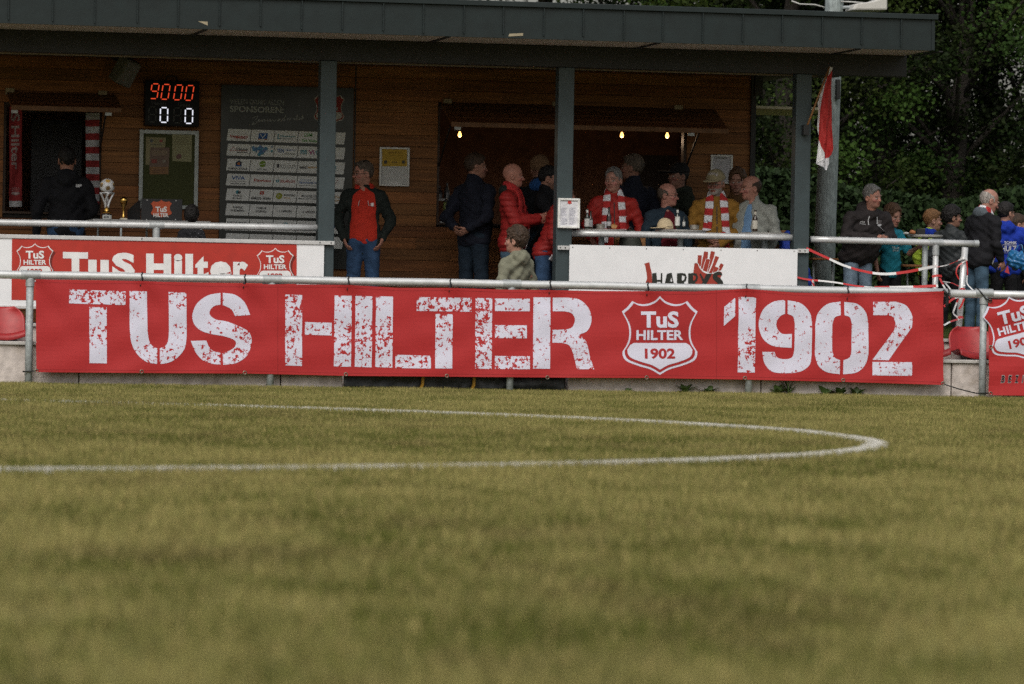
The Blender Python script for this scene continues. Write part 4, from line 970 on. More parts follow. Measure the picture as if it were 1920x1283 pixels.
def art_yellow(a):
    a.rect(716.5, 279.5, 763, 312, (0.47,0.30,0.035), 1)
    a.rect(724,292,756,292.6,(0.25,0.15,0.02),2); a.rect(722,297,740,297.5,(0.3,0.2,0.03),2); a.text('SPIELPLAN', 728, 753, 288, 284.5, (0.25,0.15,0.02), 2, .02)
    for cx in (723,756.5): a.poly([(cx+3.2*math.cos(R(k*30)), 304+3.4*math.sin(R(k*30))) for k in range(12)], (0.06,0.06,0.05), 2)
    a.text('2:00', 735, 745, 306, 303, (0.12,0.1,0.05), 2, .02); a.rect(732,314,748,314.5,(0.4,0.4,0.4),2)
    a.poly([(727,346),(733,341),(747,341),(753,346)], (0.7,0.7,0.7), 1)
frame_sign(712, 275.5, 767, 350, YW-0.035, 'wall_poster', 'framed poster half yellow half white on the timber wall', 'poster', 0.022, mat('silver_frame', (0.55,0.55,0.54), 0.4, 0.2), paper_m, art_yellow)
def art_menu(a):
    a.rect(1336.5, 293.5, 1369, 342, (0.44,0.43,0.46), 1); a.text('GETRAENKE', 1341, 1364, 298, 295.2, (0.10,0.10,0.08), 2, .03)
    rs = random.Random(8)
    for k in range(11):
        y = 302 + k*3.4
        if k in (1, 6): a.rect(1351,y,1356,y+.9,(0.1,0.1,0.1),2)
        else: a.rect(1341,y,1341+rs.uniform(9,16),y+.5,(0.3,0.3,0.31),2); a.rect(1361,y,1365,y+.5,(0.3,0.3,0.31),2)
frame_sign(1333, 290, 1373, 345, YW-0.035, 'price_list', 'framed drinks price list on the timber wall by the corner', 'price list', 0.02, MATS['silver_frame'], paper_m, art_menu)
def art_sheet(a):
    crest(a, 1068, 379, 4.2, 1, red=(0.5,0.05,0.04), year=False, text=False, outline=False)
    rs = random.Random(6)
    for k in range(17):
        y = 388 + k*2.05; x = 1052
        if k in (0, 9): continue
        for x in (1052, 1067): a.rect(x, y, x + rs.uniform(7, 12.5), y+.45, (0.33,0.33,0.44), 2)
frame_sign(1046.5, 371.5, 1086.5, 428.5, YP-0.115, 'notice_sheet', 'white framed team sheet fixed to the middle canopy post', 'notice', 0.022, mat('white_frame', (0.78,0.78,0.76), 0.4), mat('bright_paper', (0.70,0.70,0.74), 0.7), art_sheet)
def art_board(a):
    cr = (0.26,0.23,0.13)
    a.poly([(274,257),(311,258.5),(310,276),(309,275),(305,310),(273,309)], cr, 1); a.poly([(323,251.5),(360,253.5),(359,304),(323,302)], (0.27,0.26,0.15), 1)
    a.poly([(282,276.5),(318,277),(316,327),(280,326)], (0.17,0.115,0.09), 2); a.rect(281,313,315.5,327,(0.24,0.13,0.06),3)
    a.rect(284,282,314,292,(0.23,0.17,0.12),3); a.rect(284,299,294,306,(0.24,0.06,0.05),3); a.rect(305,300,311,305,(0.25,0.22,0.18),3)
    a.poly([(284+3*math.cos(R(k*40)), 264+3.6*math.sin(R(k*40))) for k in range(9)], (0.09,0.10,0.11), 2); a.rect(299,262,305,267,(0.27,0.07,0.06),2)
    a.rect(283,271,304,272,(0.1,0.1,0.1),2); a.poly([(330,292),(336,288),(341,291),(339,298),(331,298)], (0.15,0.08,0.07), 2)
    for k in range(5): a.rect(329,258+k*3.2,353,258.5+k*3.2,(0.16,0.15,0.09),2)
    for k in range(3): a.rect(286,317+k*3,310,317.8+k*3,(0.10,0.05,0.04),4)
frame_sign(262, 243, 370.5, 393, YW-0.05, 'notice_board', 'glazed green notice board with pinned papers beside the announcer window', 'notice board', 0.042, mat('dull_aluminium', (0.36,0.39,0.39), 0.45, 0.3), mat('green_felt', (0.055,0.062,0.020), 0.9, 0, 0.1, 30), art_board)

def scoreboard():
    Y = YW - 0.14; root = empty('scoreboard', (W(321, 195, Y).x, Y, W(321, 195, Y).z), 'black scoreboard showing red 90 00 over white 0 and 0', 'scoreboard')
    a, b = W(273, 150.5, Y), W(373, 238, Y); mb = MB(); mb.box((a.x, Y, b.z), (b.x, YW-0.004, a.z)); mb.build('case', mat('scoreboard_case', (0.004,0.004,0.005), 0.4, 0, 0.1, 5, spec=0.15), root, bevel=0.006)
    h = MB(); h.tube([W(310,151,Y+.05), W(314,143,Y+.05), W(328,143.5,Y+.05), W(333,151.5,Y+.05)], 0.008, 6); h.build('handle', black_m, root, True)
    K = lambda x, y: (255 + x/10.69, 130 + y/10.69)
    SEG = {'a':((.15,0),(.85,0)),'b':((1,.07),(1,.44)),'c':((1,.56),(1,.93)),'d':((.15,1),(.85,1)),'e':((0,.56),(0,.93)),'f':((0,.07),(0,.44)),'g':((.15,.5),(.85,.5))}
    def digit(art, x, y, w, hh, sl, on, wd):
        for k in on:
            (u0,v0),(u1,v1) = SEG[k]; P = [K(x + w*u - sl*v, y + hh*v + 0.02*w*u) for u, v in ((u0,v0),(u1,v1))]; art.stroke(P, wd, (1,1,1), 1, smooth=0)
    rl = mat('red_led', (0.5,0.05,0.02), 0.4, emit=(1.0,0.085,0.028), estr=0.6); wl = mat('white_led', (0.6,0.6,0.6), 0.4, emit=(0.86,0.88,1.0), estr=0.75)
    for (x, y), on in zip(((325,292),(545,304),(798,316),(1022,326)), ('abcdfg','abcdef','abcdef','abcdef')):
        r = Art(plane_map(Y, 0.003)); digit(r, x, y, 142, 296, 48, on, 1.75); r.build('lit_digit', rl, root)
    for (x, y) in ((492,770),(992,792)):
        w = Art(plane_map(Y, 0.003)); digit(w, x, y, 146, 292, 8, 'abcdef', 2.2); w.build('lit_digit', wl, root)
    d = Art(plane_map(Y, 0.0025))
    for (x, y) in ((262,755),(765,775)): digit(d, x, y, 140, 300, 8, 'abcdefg', 1.9)
    for (x, y) in ((492,770),(992,792)): digit(d, x, y, 146, 292, 8, 'g', 1.9)
    d.c = [(0.07,0.075,0.075)]*len(d.c)
    g = (0.075,0.082,0.085)
    d.text('Heim', *[K(315,0)[0], K(600,0)[0]], K(0,716)[1], K(0,642)[1], (0.05,0.05,0.052), 1, 0.02, dy=.6); d.text('Gast', K(835,0)[0], K(1090,0)[0], K(0,748)[1], K(0,668)[1], (0.05,0.05,0.052), 1, 0.02, dy=.6)
    d.text('Mind', K(1130,0)[0], K(1240,0)[0], K(0,335)[1], K(0,295)[1], (0.04,0.04,0.04), 1)
    d.build('unlit_print', print_matt, root)
scoreboard()

def loudspeaker():
    c = W(233, 133, YW-0.25); root = empty('loudspeaker', c, 'grey box loudspeaker hung under the canopy above the scoreboard', 'loudspeaker'); mb = MB()
    w, h, d = 0.105, 0.145, 0.1; P = []
    for (x, y, z) in ((-1,-1,-1),(1,-1,-1),(.75,1,-1),(-.75,1,-1),(-1,-1,1),(1,-1,1),(.75,1,1),(-.75,1,1)): P.append(Vector((x*w, y*d, z*h)))
    m = Matrix.Rotation(R(18), 3, 'Y') @ Matrix.Rotation(R(35), 3, 'Z') @ Matrix.Rotation(R(14), 3, 'X')
    mb.raw([c + m @ p for p in P], [(0,3,2,1),(4,5,6,7),(0,1,5,4),(1,2,6,5),(2,3,7,6),(3,0,4,7)]); o = mb.build('case', mat('speaker_grey', (0.13,0.13,0.12), 0.6, 0, 0.1, 20, 0.1, 300), root, bevel=0.022)
    g = MB(); g.raw([c + m @ Vector((p[0]*w*.86, -d-0.006, p[1]*h*.88)) for p in ((-1,-1),(1,-1),(1,1),(-1,1))] + [c + m @ Vector((p[0]*w*.86, -d+0.004, p[1]*h*.88)) for p in ((-1,-1),(1,-1),(1,1),(-1,1))], [(0,1,2,3),(0,4,5,1),(1,5,6,2),(2,6,7,3),(3,7,4,0)])
    g.build('grille', mat('speaker_grille', (0.16,0.16,0.15), 0.7, 0, 0.3, 80), root, bevel=0.004)
    a = MB(); a.tube([c + Vector((-0.05,0.05,0.1)), c + Vector((-0.09,0.14,0.14)), c + Vector((-0.09,0.245,0.14))], 0.018, 8); a.build('bracket', black_m, root)
loudspeaker()
# ================================================================ SMOOTH BODIES (blended rounded volumes meshed as one surface)
class SDF:
    def __init__(s): s.ops = []; s.disp = None
    def c(s, a, b, ra, rb, k=0.03, op='+'):
        s.ops.append(('c', np.array(a[:], float), np.array(b[:], float), ra, rb, k, op)); return s
    def e(s, c, r, rot=None, k=0.03, op='+'):
        s.ops.append(('e', np.array(c[:], float), np.array(r, float), None if rot is None else np.array(rot), k, op)); return s
    def cut(s, p, n, k=0.01):
        n = np.array(n[:], float); s.ops.append(('p', np.array(p[:], float), n/np.linalg.norm(n), k)); return s
    @staticmethod
    def _prim(o, X, Y, Z):
        if o[0] == 'c':
            a, b, ra, rb = o[1:5]; d = b - a; L2 = max(1e-9, d.dot(d)); px, py, pz = X-a[0], Y-a[1], Z-a[2]
            t = np.clip((px*d[0]+py*d[1]+pz*d[2])/L2, 0, 1)
            return np.sqrt((px-t*d[0])**2+(py-t*d[1])**2+(pz-t*d[2])**2) - (ra+(rb-ra)*t)
        if o[0] == 'e':
            c, r, m = o[1:4]; px, py, pz = X-c[0], Y-c[1], Z-c[2]
            if m is not None:
                px, py, pz = (m[0,0]*px+m[1,0]*py+m[2,0]*pz, m[0,1]*px+m[1,1]*py+m[2,1]*pz, m[0,2]*px+m[1,2]*py+m[2,2]*pz)
            k0 = np.sqrt((px/r[0])**2+(py/r[1])**2+(pz/r[2])**2); k1 = np.sqrt((px/r[0]**2)**2+(py/r[1]**2)**2+(pz/r[2]**2)**2)
            return np.where(k1 > 1e-6, k0*(k0-1)/np.maximum(k1, 1e-6), -r.min())
    @staticmethod
    def _box(o):
        if o[0] == 'c': return np.minimum(o[1]-o[3], o[2]-o[4]), np.maximum(o[1]+o[3], o[2]+o[4])
        r = o[2] if o[3] is None else np.full(3, o[2].max()); return o[1]-r, o[1]+r
    @staticmethod
    def _mix(D, d, k, op):
        if op == '+': h = np.clip(0.5+0.5*(D-d)/k, 0, 1); return D+(d-D)*h - k*h*(1-h)
        h = np.clip(0.5-0.5*(D+d)/k, 0, 1); return D+(-d-D)*h + k*h*(1-h)
    def at(s, P):
        X, Y, Z = P[:,0], P[:,1], P[:,2]; D = np.full(len(P), 9.0)
        for o in s.ops:
            if o[0] == 'p': D = np.maximum(D, (X-o[1][0])*o[2][0]+(Y-o[1][1])*o[2][1]+(Z-o[1][2])*o[2][2])
            else: D = s._mix(D, s._prim(o, X, Y, Z), o[-2], o[-1])
        return D
    def snap(s, P, gap, it=6):
        """move points onto the surface, gap outside it"""
        P = np.array(P, float)
        for _ in range(it):
            d = s.at(P); e = 2e-3
            g = np.stack([s.at(P+np.eye(3)[i]*e)-s.at(P-np.eye(3)[i]*e) for i in range(3)], 1)/(2*e); g /= np.maximum(np.linalg.norm(g, axis=1), 1e-6)[:, None]
            P = P - g*np.clip(d-gap, -0.05, 0.05)[:, None]
        return P
    def mesh(s, h):
        bx = [s._box(o) for o in s.ops if o[0] != 'p' and o[-1] == '+']
        lo = np.min([b[0] for b in bx], 0) - 3*h - 0.02; hi = np.max([b[1] for b in bx], 0) + 3*h + 0.02
        n = np.ceil((hi-lo)/h).astype(int)+1; ax = [lo[i]+np.arange(n[i])*h for i in range(3)]; D = np.full(n, 1.0, np.float32)
        for o in s.ops:
            if o[0] == 'p':
                X, Y, Z = np.ix_(*ax); D = np.maximum(D, ((X-o[1][0])*o[2][0]+(Y-o[1][1])*o[2][1]+(Z-o[1][2])*o[2][2]).astype(np.float32)); continue
            b0, b1 = s._box(o); m = o[-2] + 2.5*h; i0 = np.clip(((b0-m-lo)/h).astype(int), 0, n-1); i1 = np.clip(((b1+m-lo)/h).astype(int)+2, 1, n)
            sl = tuple(slice(a, b) for a, b in zip(i0, i1)); X, Y, Z = np.ix_(*[ax[i][sl[i]] for i in range(3)])
            D[sl] = s._mix(D[sl], s._prim(o, X, Y, Z), o[-2], o[-1])
        if s.disp is not None:
            near = np.argwhere(np.abs(D) < 0.06); P = lo + near*h; D[tuple(near.T)] += s.disp(P[:,0], P[:,1], P[:,2]).astype(np.float32)
        # surface nets
        sgn = D < 0; c = np.zeros(n-1, np.uint8)
        for dx in (0,1):
            for dy in (0,1):
                for dz in (0,1): c += sgn[dx:n[0]-1+dx, dy:n[1]-1+dy, dz:n[2]-1+dz]
        cells = np.argwhere((c > 0) & (c < 8)); idx = np.full(n-1, -1, np.int32); idx[tuple(cells.T)] = np.arange(len(cells))
        acc = np.zeros((len(cells), 3)); cnt = np.zeros(len(cells)); cor = [(a,b,e) for a in (0,1) for b in (0,1) for e in (0,1)]
        vals = {q: D[cells[:,0]+q[0], cells[:,1]+q[1], cells[:,2]+q[2]] for q in cor}
        for i, p in enumerate(cor):
            for q in cor[i+1:]:
                if sum(abs(p[k]-q[k]) for k in range(3)) != 1: continue
                a, b = vals[p], vals[q]; m = (a < 0) != (b < 0); t = np.where(m, a/np.where(m, a-b, 1), 0)
                pt = np.array(p)[None] + (np.array(q)-np.array(p))[None]*t[:, None]; acc[m] += pt[m]; cnt[m] += 1
        V = lo + (cells + acc/np.maximum(cnt, 1)[:, None])*h; F = []
        for a in range(3):
            b, e = (a+1) % 3, (a+2) % 3; s0 = [slice(None)]*3; s1 = [slice(None)]*3; s0[a] = slice(0, n[a]-1); s1[a] = slice(1, n[a])
            A, B = sgn[tuple(s0)], sgn[tuple(s1)]; ed = np.argwhere(A != B); ok = (ed[:, b] > 0) & (ed[:, e] > 0) & (ed[:, b] < n[b]-1) & (ed[:, e] < n[e]-1); ed = ed[ok]
            q = []
            for db, de in ((-1,-1),(0,-1),(0,0),(-1,0)):
                k = ed.copy(); k[:, b] += db; k[:, e] += de; q.append(idx[tuple(k.T)])
            q = np.stack(q, 1); flip = ~A[tuple(ed.T)]; q[flip] = q[flip][:, ::-1]; F.append(q)
        F = np.concatenate(F); F = F[(F >= 0).all(1)]
        return V, F
# ================================================================ TREES, MAST, FLAG, FURNITURE
leaf_m = mat('leaf_foliage', rough=0.7, attr=True, var=0.12, scale=9, spec=0.12)
bark_m = mat('bark', (0.025,0.020,0.016), 0.9, 0, 0.3, 8, 0.5, 20)

def tree(px, Y, h, rad, zlow, seed, label, tint=(1,1,1), ncl=90, per=300, group='trees behind the terrace'):
    Y += 7; base = W(px, 560, Y); x0, zb = base.x, 0.55; rs = np.random.RandomState(seed); rr = random.Random(seed)
    root = empty('tree', (x0, Y, zb), label, 'tree', group)
    tk = MB(); top = h*0.8; pts = [(x0 + 0.15*math.sin(k*0.9+seed)*k/8, Y + 0.12*math.cos(k*1.3+seed)*k/8, zb - 0.2 + top*k/8) for k in range(9)]
    tk.tube(pts, [0.22*(1-0.085*k) for k in range(9)], 10)
    cen = []
    for k in range(ncl):
        t = rr.random()**0.8; z = zlow + (h-zlow)*t; prof = math.sin(math.pi*min(1, max(0.0, 0.12 + 0.86*t)))**0.55
        a = rr.uniform(0, 2*math.pi); r = rad*prof*math.sqrt(rr.uniform(0.12, 1)); cen.append((x0 + r*math.cos(a), Y + r*math.sin(a), zb + z, rr.uniform(0.38, 0.75)))
    for c in cen[::4]:
        zs = min(top*0.93, max(1.0, c[2]-zb-rr.uniform(0.6, 1.6))); i = min(7, int(zs/top*8)); p0 = Vector(pts[i]); p1 = Vector(c[:3]); mid = p0.lerp(p1, .5) + Vector((0, 0, 0.2))
        tk.tube([p0, mid, p1], [0.05, 0.032, 0.012], 6)
    tk.build('trunk', bark_m, root, True)
    C = np.array(cen); n = ncl*per; ci = np.repeat(np.arange(ncl), per)
    P = C[ci, :3] + rs.normal(0, 1, (n, 3))*C[ci, 3:4]*np.array([0.52, 0.52, 0.38])
    d = rs.normal(0, 1, (n, 3)); d[:, 2] = d[:, 2]*0.5 - 0.35; d /= np.linalg.norm(d, axis=1)[:, None]
    u = rs.normal(0, 1, (n, 3)); u[:, 2] *= 0.5; s = np.cross(d, u); s /= np.linalg.norm(s, axis=1)[:, None]
    L = rs.uniform(0.045, 0.085, (n, 1)); w = L*rs.uniform(0.26, 0.42, (n, 1)); nrm = np.cross(d, s)
    V = np.stack([P - d*L*0.5, P + s*w + nrm*w*0.2, P + d*L*0.55, P - s*w + nrm*w*0.2], 1).reshape(-1, 3); F = np.arange(4*n).reshape(n, 4)
    hue = (0.25 + 1.9*rs.uniform(0, 1, (ncl, 1))**2.2)[ci]*rs.uniform(0.7, 1.35, (n, 1)); yel = rs.uniform(0.85, 1.25, (ncl, 1))[ci]
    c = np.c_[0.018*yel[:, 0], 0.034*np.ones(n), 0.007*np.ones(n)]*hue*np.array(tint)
    npmesh('crown', V, F, leaf_m, root, False, np.repeat(c, 4, 0))

tree(1475, 12.5, 8.5, 2.6, 0.7, 1, 'bright green tree seen between the clubhouse corner and the last canopy post', (1.15,1.1,1), 143, 405)
tree(1660, 13.5, 9.0, 2.7, 0.9, 2, 'dark green tree directly behind the street light mast', (0.95,0.97,1), 143, 405)
tree(1790, 12.0, 8.8, 2.4, 1.3, 3, 'mid green tree with hanging boughs above the bald man', (0.95,0.95,.95), 143, 405)
tree(1945, 14.0, 9.5, 2.6, 0.8, 4, 'very dark tree at the right edge of the picture', (0.6,0.62,.6), 143, 405)
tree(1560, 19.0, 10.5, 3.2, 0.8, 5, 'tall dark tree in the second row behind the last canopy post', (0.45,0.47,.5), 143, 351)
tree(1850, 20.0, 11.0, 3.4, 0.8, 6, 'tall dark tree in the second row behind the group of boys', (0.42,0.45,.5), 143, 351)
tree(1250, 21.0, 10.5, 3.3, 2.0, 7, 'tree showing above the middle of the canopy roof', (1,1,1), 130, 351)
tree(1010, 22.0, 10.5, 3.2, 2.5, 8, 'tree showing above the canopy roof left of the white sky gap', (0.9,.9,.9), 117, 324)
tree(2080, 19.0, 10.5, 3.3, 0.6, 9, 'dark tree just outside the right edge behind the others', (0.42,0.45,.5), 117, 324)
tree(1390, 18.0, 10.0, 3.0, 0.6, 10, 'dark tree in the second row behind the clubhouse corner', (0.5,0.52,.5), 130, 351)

def hedge():
    rs = np.random.RandomState(21); n = 60000; x0, x1 = W(1360, 500, 10).x, W(2200, 500, 10).x
    X = rs.uniform(x0, x1, n); t = rs.beta(1.3, 1.0, n); hh = 1.5 + 0.5*value_noise(X*0.9, X*0+2, 3); Z = 0.6 + t*hh*1.05; Y = 11 + rs.normal(0, 0.33, n)*(1.1-0.5*t)
    P = np.c_[X, Y, Z]; d = rs.normal(0, 1, (n, 3)); d /= np.linalg.norm(d, axis=1)[:, None]; u = rs.normal(0, 1, (n, 3)); s = np.cross(d, u); s /= np.linalg.norm(s, axis=1)[:, None]
    L = rs.uniform(0.06, 0.11, (n, 1)); w = L*0.35
    V = np.stack([P - d*L*0.5, P + s*w, P + d*L*0.5, P - s*w], 1).reshape(-1, 3)
    c = np.array([0.022,0.040,0.014])*rs.uniform(0.6, 1.5, (n, 1))
    o = npmesh('hedge', V, np.arange(4*n).reshape(n, 4), leaf_m, None, False, np.repeat(c, 4, 0)); tag(o, 'low dark hedge running under the trees on the right', 'hedge')
hedge()

def mast():
    Y = 5.6; c = W(1552, 500, Y); x = c.x - 0.03; root = empty('street_lamp_mast', (x, Y, 0.6), 'thick galvanised light mast behind the last canopy post', 'mast')
    mb = MB(); mb.tube([(x-0.03, Y, 0.4), (x, Y, 2.0), (x+0.05, Y, 4.2), (x+0.13, Y, 10.0)], [0.128, 0.117, 0.104, 0.07], 20); mb.build('mast_tube', mat('weathered_zinc', (0.27,0.31,0.31), 0.65, 0.15, 0.35, 14, 0.15, 60, (1,1,.35)), root, True)
    b = MB(); p = W(1570, 168, Y-0.11); b.box((p.x-0.025, Y-0.17, p.z-0.11), (p.x+0.018, Y-0.09, p.z+0.11)); b.build('junction_box', black_m, root, bevel=0.004)
    w = MB(); z = W(1500, 8, Y).z
    w.tube([W(1484, 2, Y-.1), W(1500, 8, Y-.1), W(1528, 9, Y-.1), W(1546, 14, Y-.1)], 0.009, 6); w.tube([W(1577, 3, Y-.1), W(1600, 4, Y-.1), W(1622, 6, Y-.1)], 0.009, 6); w.build('cable', mat('pale_cable', (0.42,0.42,0.40), 0.6), root, True)
    s = W(1625, 9, Y-0.1); hr = empty('horn_loudspeaker', s, 'pale horn loudspeaker above the right end of the canopy roof', 'loudspeaker'); h = MB()
    P = [W(1590, 21, Y-.1), W(1596, 9, Y-.1), W(1612, 7, Y-.1), W(1630, 4, Y-.1), W(1644, -2, Y-.1), W(1656, -10, Y-.1), W(1656, 21, Y-.1)]
    h.prism([(p.x, p.z) for p in P], Y-0.28, Y+0.06); h.build('horn', mat('horn_grey', (0.50,0.49,0.46), 0.55, 0, 0.06, 6), hr, bevel=0.02)
    a = MB(); a.tube([W(1566, 14, Y), W(1595, 14, Y-.1)], 0.02, 8); a.build('bracket', galv_dull, hr)
mast()

def flag():
    Y = YP - 0.16; p0, p1 = W(1511, 243, Y), W(1555.5, 126, Y); root = empty('flag', p0, 'red and white flag hanging from a short stick on the last canopy post', 'flag')
    s = MB(); s.tube([p0, p0.lerp(p1, .5), p1], 0.011, 8); s.build('stick', wood_mid, root, True)
    b = MB(); q = W(1511, 240, Y); b.box((q.x-0.028, Y-0.02, q.z-0.075), (q.x+0.028, YP-0.086, q.z+0.03)); b.build('holder', black_m, root, bevel=0.004)
    def mp(u, v, l):
        p = W(u, v, Y-0.012); k = (u-1530)*0.55 + (v-130)*0.05
        p.y += -0.03*math.sin(k*0.55) - 0.015*math.sin(k*1.3+1) - 0.012*l; return p
    Z = lambda pts: [(1380 + x/2.79, 100 + y/2.79) for x, y in pts]
    a = Art(mp); r = (0.46,0.028,0.026); w = (0.74,0.74,0.76)
    a.poly(Z([(496,76),(497,140),(500,250),(504,400),(503,500),(497,530),(487,546),(465,551),(450,505),(434,460),(436,400),(443,300),(455,215),(464,165),(485,100)]), r, 1)
    a.poly(Z([(464,160),(455,215),(443,300),(436,400),(434,425),(429,390),(427,300),(422,262),(440,212)]), w, 1)
    a.poly(Z([(434,455),(450,505),(465,551),(421,577),(428,510)]), w, 1); a.poly(Z([(466,551),(487,546),(486,580),(472,613),(421,578)]), (0.66,0.66,0.70), 2)
    a.poly(Z([(487,72),(496,76),(493,90),(480,118)]), w, 2)
    o = a.build('cloth', mat('flag_cloth', rough=0.75, attr=True, var=0.05, scale=8, bump=0.2, bscale=40), root, cell=4); m = o.modifiers.new('th', 'SOLIDIFY'); m.thickness = 0.003; m.offset = 1
flag()

# ---------------------------------------------------------------- barrier tape
tape_m = mat('barrier_tape_plastic', rough=0.35, attr=True, var=0.06, scale=10)
def tape(label, strips):
    """strips: list of (photo points with depth, width px, phase) — ribbons with red and white bars"""
    mb = MB()
    for pts, wpx, ph in strips:
        q = [Vector(W(u, v, y)) for u, v, y in pts]; q = [Vector(p) for p in crm([tuple(p) for p in q], 10)]; L = ph; wd = wpx*0.8/FPX*(DIST+2)
        for i in range(len(q)-1):
            t0 = (q[min(i+1, len(q)-1)] - q[max(i-1, 0)]).normalized(); t1 = (q[min(i+2, len(q)-1)] - q[i]).normalized()
            def side(t, s): 
                tw = 0.5*math.sin(s*3.1); n = Vector((0, -1, 0.25)).cross(t); n = n.normalized() if n.length > 1e-4 else Vector((0,0,1)); n = (n + Vector((0, tw*0.7, 0))).normalized(); return n*wd/2
            l = (q[i+1]-q[i]).length; a, b = side(t0, L), side(t1, L + l); col = (0.50,0.03,0.03) if int(L/0.25) % 2 == 0 else (0.74,0.74,0.74)
            mb.raw([q[i]-a, q[i]+a, q[i+1]+b, q[i+1]-b], [(0,1,2,3)], col); L += l
    o = mb.build('barrier_tape', tape_m, None, False); m = o.modifiers.new('th', 'SOLIDIFY'); m.thickness = 0.0015
    tag(o, label, 'barrier tape', 'red and white barrier tapes')
YT = 1.9
tape('upper red and white tape sagging from the last canopy post to the handrail end', [([(1512,466,YT),(1545,481,YT),(1580,497,YT),(1620,509,YT),(1660,514,YT),(1700,510,YT),(1735,503,YT),(1758,499,YT)], 6.5, 0.0), ([(1758,501,YT),(1780,496,1.6),(1800,487,1.3),(1809,484,1.25)], 5.5, 0.2)])
tape('lower red and white tape running just above the long banner', [([(1494,520,YT),(1512,524,YT),(1560,529,YT),(1610,537,YT),(1640,540,YT)], 4.5, 0.02), ([(1640,539.5,YT),(1680,539,YT),(1720,538,YT),(1759,536,YT)], 7, 0.1), ([(1524,525,YT-.02),(1524,540,YT-.02),(1523,560,YT-.02)], 4, 0.3), ([(1521,525,YT-.02),(1530,545,YT-.02),(1534,560,YT-.02)], 4, 0.6)])
tape('tangle of red and white tape hanging between the two tube posts', [
    ([(1748,519,1.9),(1757,517,1.88),(1766,518,1.9)], 5.8, 0.0), ([(1762,522,1.85),(1768,534,1.7),(1775,548,1.5),(1779,560,1.4)], 5.8, 0.1), ([(1768,528,1.75),(1785,531,1.5),(1800,537,1.3),(1810,535,1.25)], 3.6, 0.3),
    ([(1772,530,1.7),(1780,540,1.6),(1786,550,1.6)], 4.3, 0.26), ([(1798,524,1.25),(1793,512,1.25),(1796,500,1.25),(1806,492,1.25),(1813,488,1.25)], 2.9, 0.55), ([(1812,488,1.25),(1814,510,1.25),(1813,530,1.25),(1820,540,1.2),(1828,547,1.15)], 3.2, 0.1),
    ([(1770,575,0.9),(1785,562,1.0),(1799,556,1.24)], 5.0, 0.0), ([(1797,560,1.24),(1790,578,1.2),(1788,588,1.2),(1798,597,1.24)], 4.3, 0.2), ([(1770,610,0.8),(1783,603,1.0),(1800,598,1.24),(1806,596,1.24)], 4.3, 0.3), ([(1808,560,1.22),(1803,572,1.22),(1798,580,1.22)], 4.3, 0.0),
    ([(1795,597,1.24),(1800,595,1.2),(1806,595,1.24)], 6.5, 0.0), ([(1799,545,1.24),(1805,543,1.2),(1811,545,1.24)], 8.6, 0.05), ([(1801,486,1.27),(1807,484,1.23),(1814,486,1.27)], 6.5, 0.26)])

# ---------------------------------------------------------------- bar tables on the terrace
def bar_table(px, py, wpx, Y, label, zfloor=ZF, thick=0.03):
    c = W(px, py, Y); r = wpx/2*(DIST+Y)/FPX; root = empty('bar_table', (c.x, Y, zfloor), label, 'bar table', 'bar tables')
    t = MB(); t.lathe([(0.0,-thick),(r-0.03,-thick),(r-0.004,-thick+0.004),(r,-thick*.6),(r,-0.004),(r-0.006,0),(r-0.02,0.001),(0,0.001)], c, 32); t.build('table_top', mat('steel_table_top', (0.52,0.51,0.49), 0.35, 0.5, 0.1, 10), root, 'auto')
    l = MB(); l.tube([(c.x, Y, zfloor+0.02), (c.x, Y, c.z-thick-0.002)], 0.032, 12); l.build('column', galv_dull, root, True)
    b = MB(); b.lathe([(0.25,0),(0.25,0.012),(0.05,0.03)], (c.x, Y, zfloor+0.001), 24); b.build('foot_plate', galv_dull, root, 'auto')
    return c
T1 = bar_table(1128, 430.5, 92, 2.45, 'round steel bar table in front of the person in red with a striped scarf')
T2 = bar_table(1276, 431.5, 96, 2.45, 'round steel bar table in front of the bald man with glasses')
T3 = bar_table(1434, 437, 92, 2.45, 'round steel bar table in front of the man in the grey fleece')
T4 = bar_table(1735, 440.5, 68, 2.6, 'round steel bar table beside the boy in the teal shirt', 0.62)

def bottle(px, pyb, h, Y, label, glass, lab, labw=1.0, neck_lab=True, k=1.0):
    z = None; b = W(px, pyb, Y); r = empty('bottle', b, label, 'bottle', 'bottles on the bar tables'); rad = h*0.128*k
    prof = [(rad*.9,0),(rad,0.012*h),(rad,0.55*h),(rad*.93,0.60*h),(rad*.62,0.68*h),(rad*.45,0.76*h),(rad*.40,0.93*h),(rad*.48,0.935*h),(rad*.48,0.985*h),(rad*.3,h)]
    m = MB(); m.lathe(prof, b, 16); m.build('glass', mat(glass, {'brown_glass':(0.03,0.014,0.006),'dark_green_glass':(0.010,0.016,0.010),'cola_glass':(0.022,0.010,0.010)}[glass], 0.12, spec=0.7), r, 'auto')
    l = MB(); l.lathe([(rad*1.02,0.13*h),(rad*1.03,0.135*h),(rad*1.03,0.47*h*labw+0.04*h),(rad*1.02,0.475*h*labw+0.04*h)], b, 16); l.build('label', mat(lab, {'white_label':(0.62,0.62,0.60),'cream_label':(0.55,0.52,0.45),'grey_label':(0.40,0.40,0.42)}[lab], 0.6), r, 'auto')
    if neck_lab:
        n = MB(); n.lathe([(rad*.47,0.79*h),(rad*.48,0.80*h),(rad*.46,0.93*h),(rad*.45,0.935*h)], b, 14); n.build('neck_foil', MATS[lab], r, 'auto')
bottle(1100.5, 430, 0.215, 2.38, 'dark green bottle with white neck foil at the left end of the first bar table', 'dark_green_glass', 'white_label')
bottle(1107, 430, 0.19, 2.62, 'dark bottle half hidden behind the first bottle on the first table', 'brown_glass', 'grey_label', 1, False)
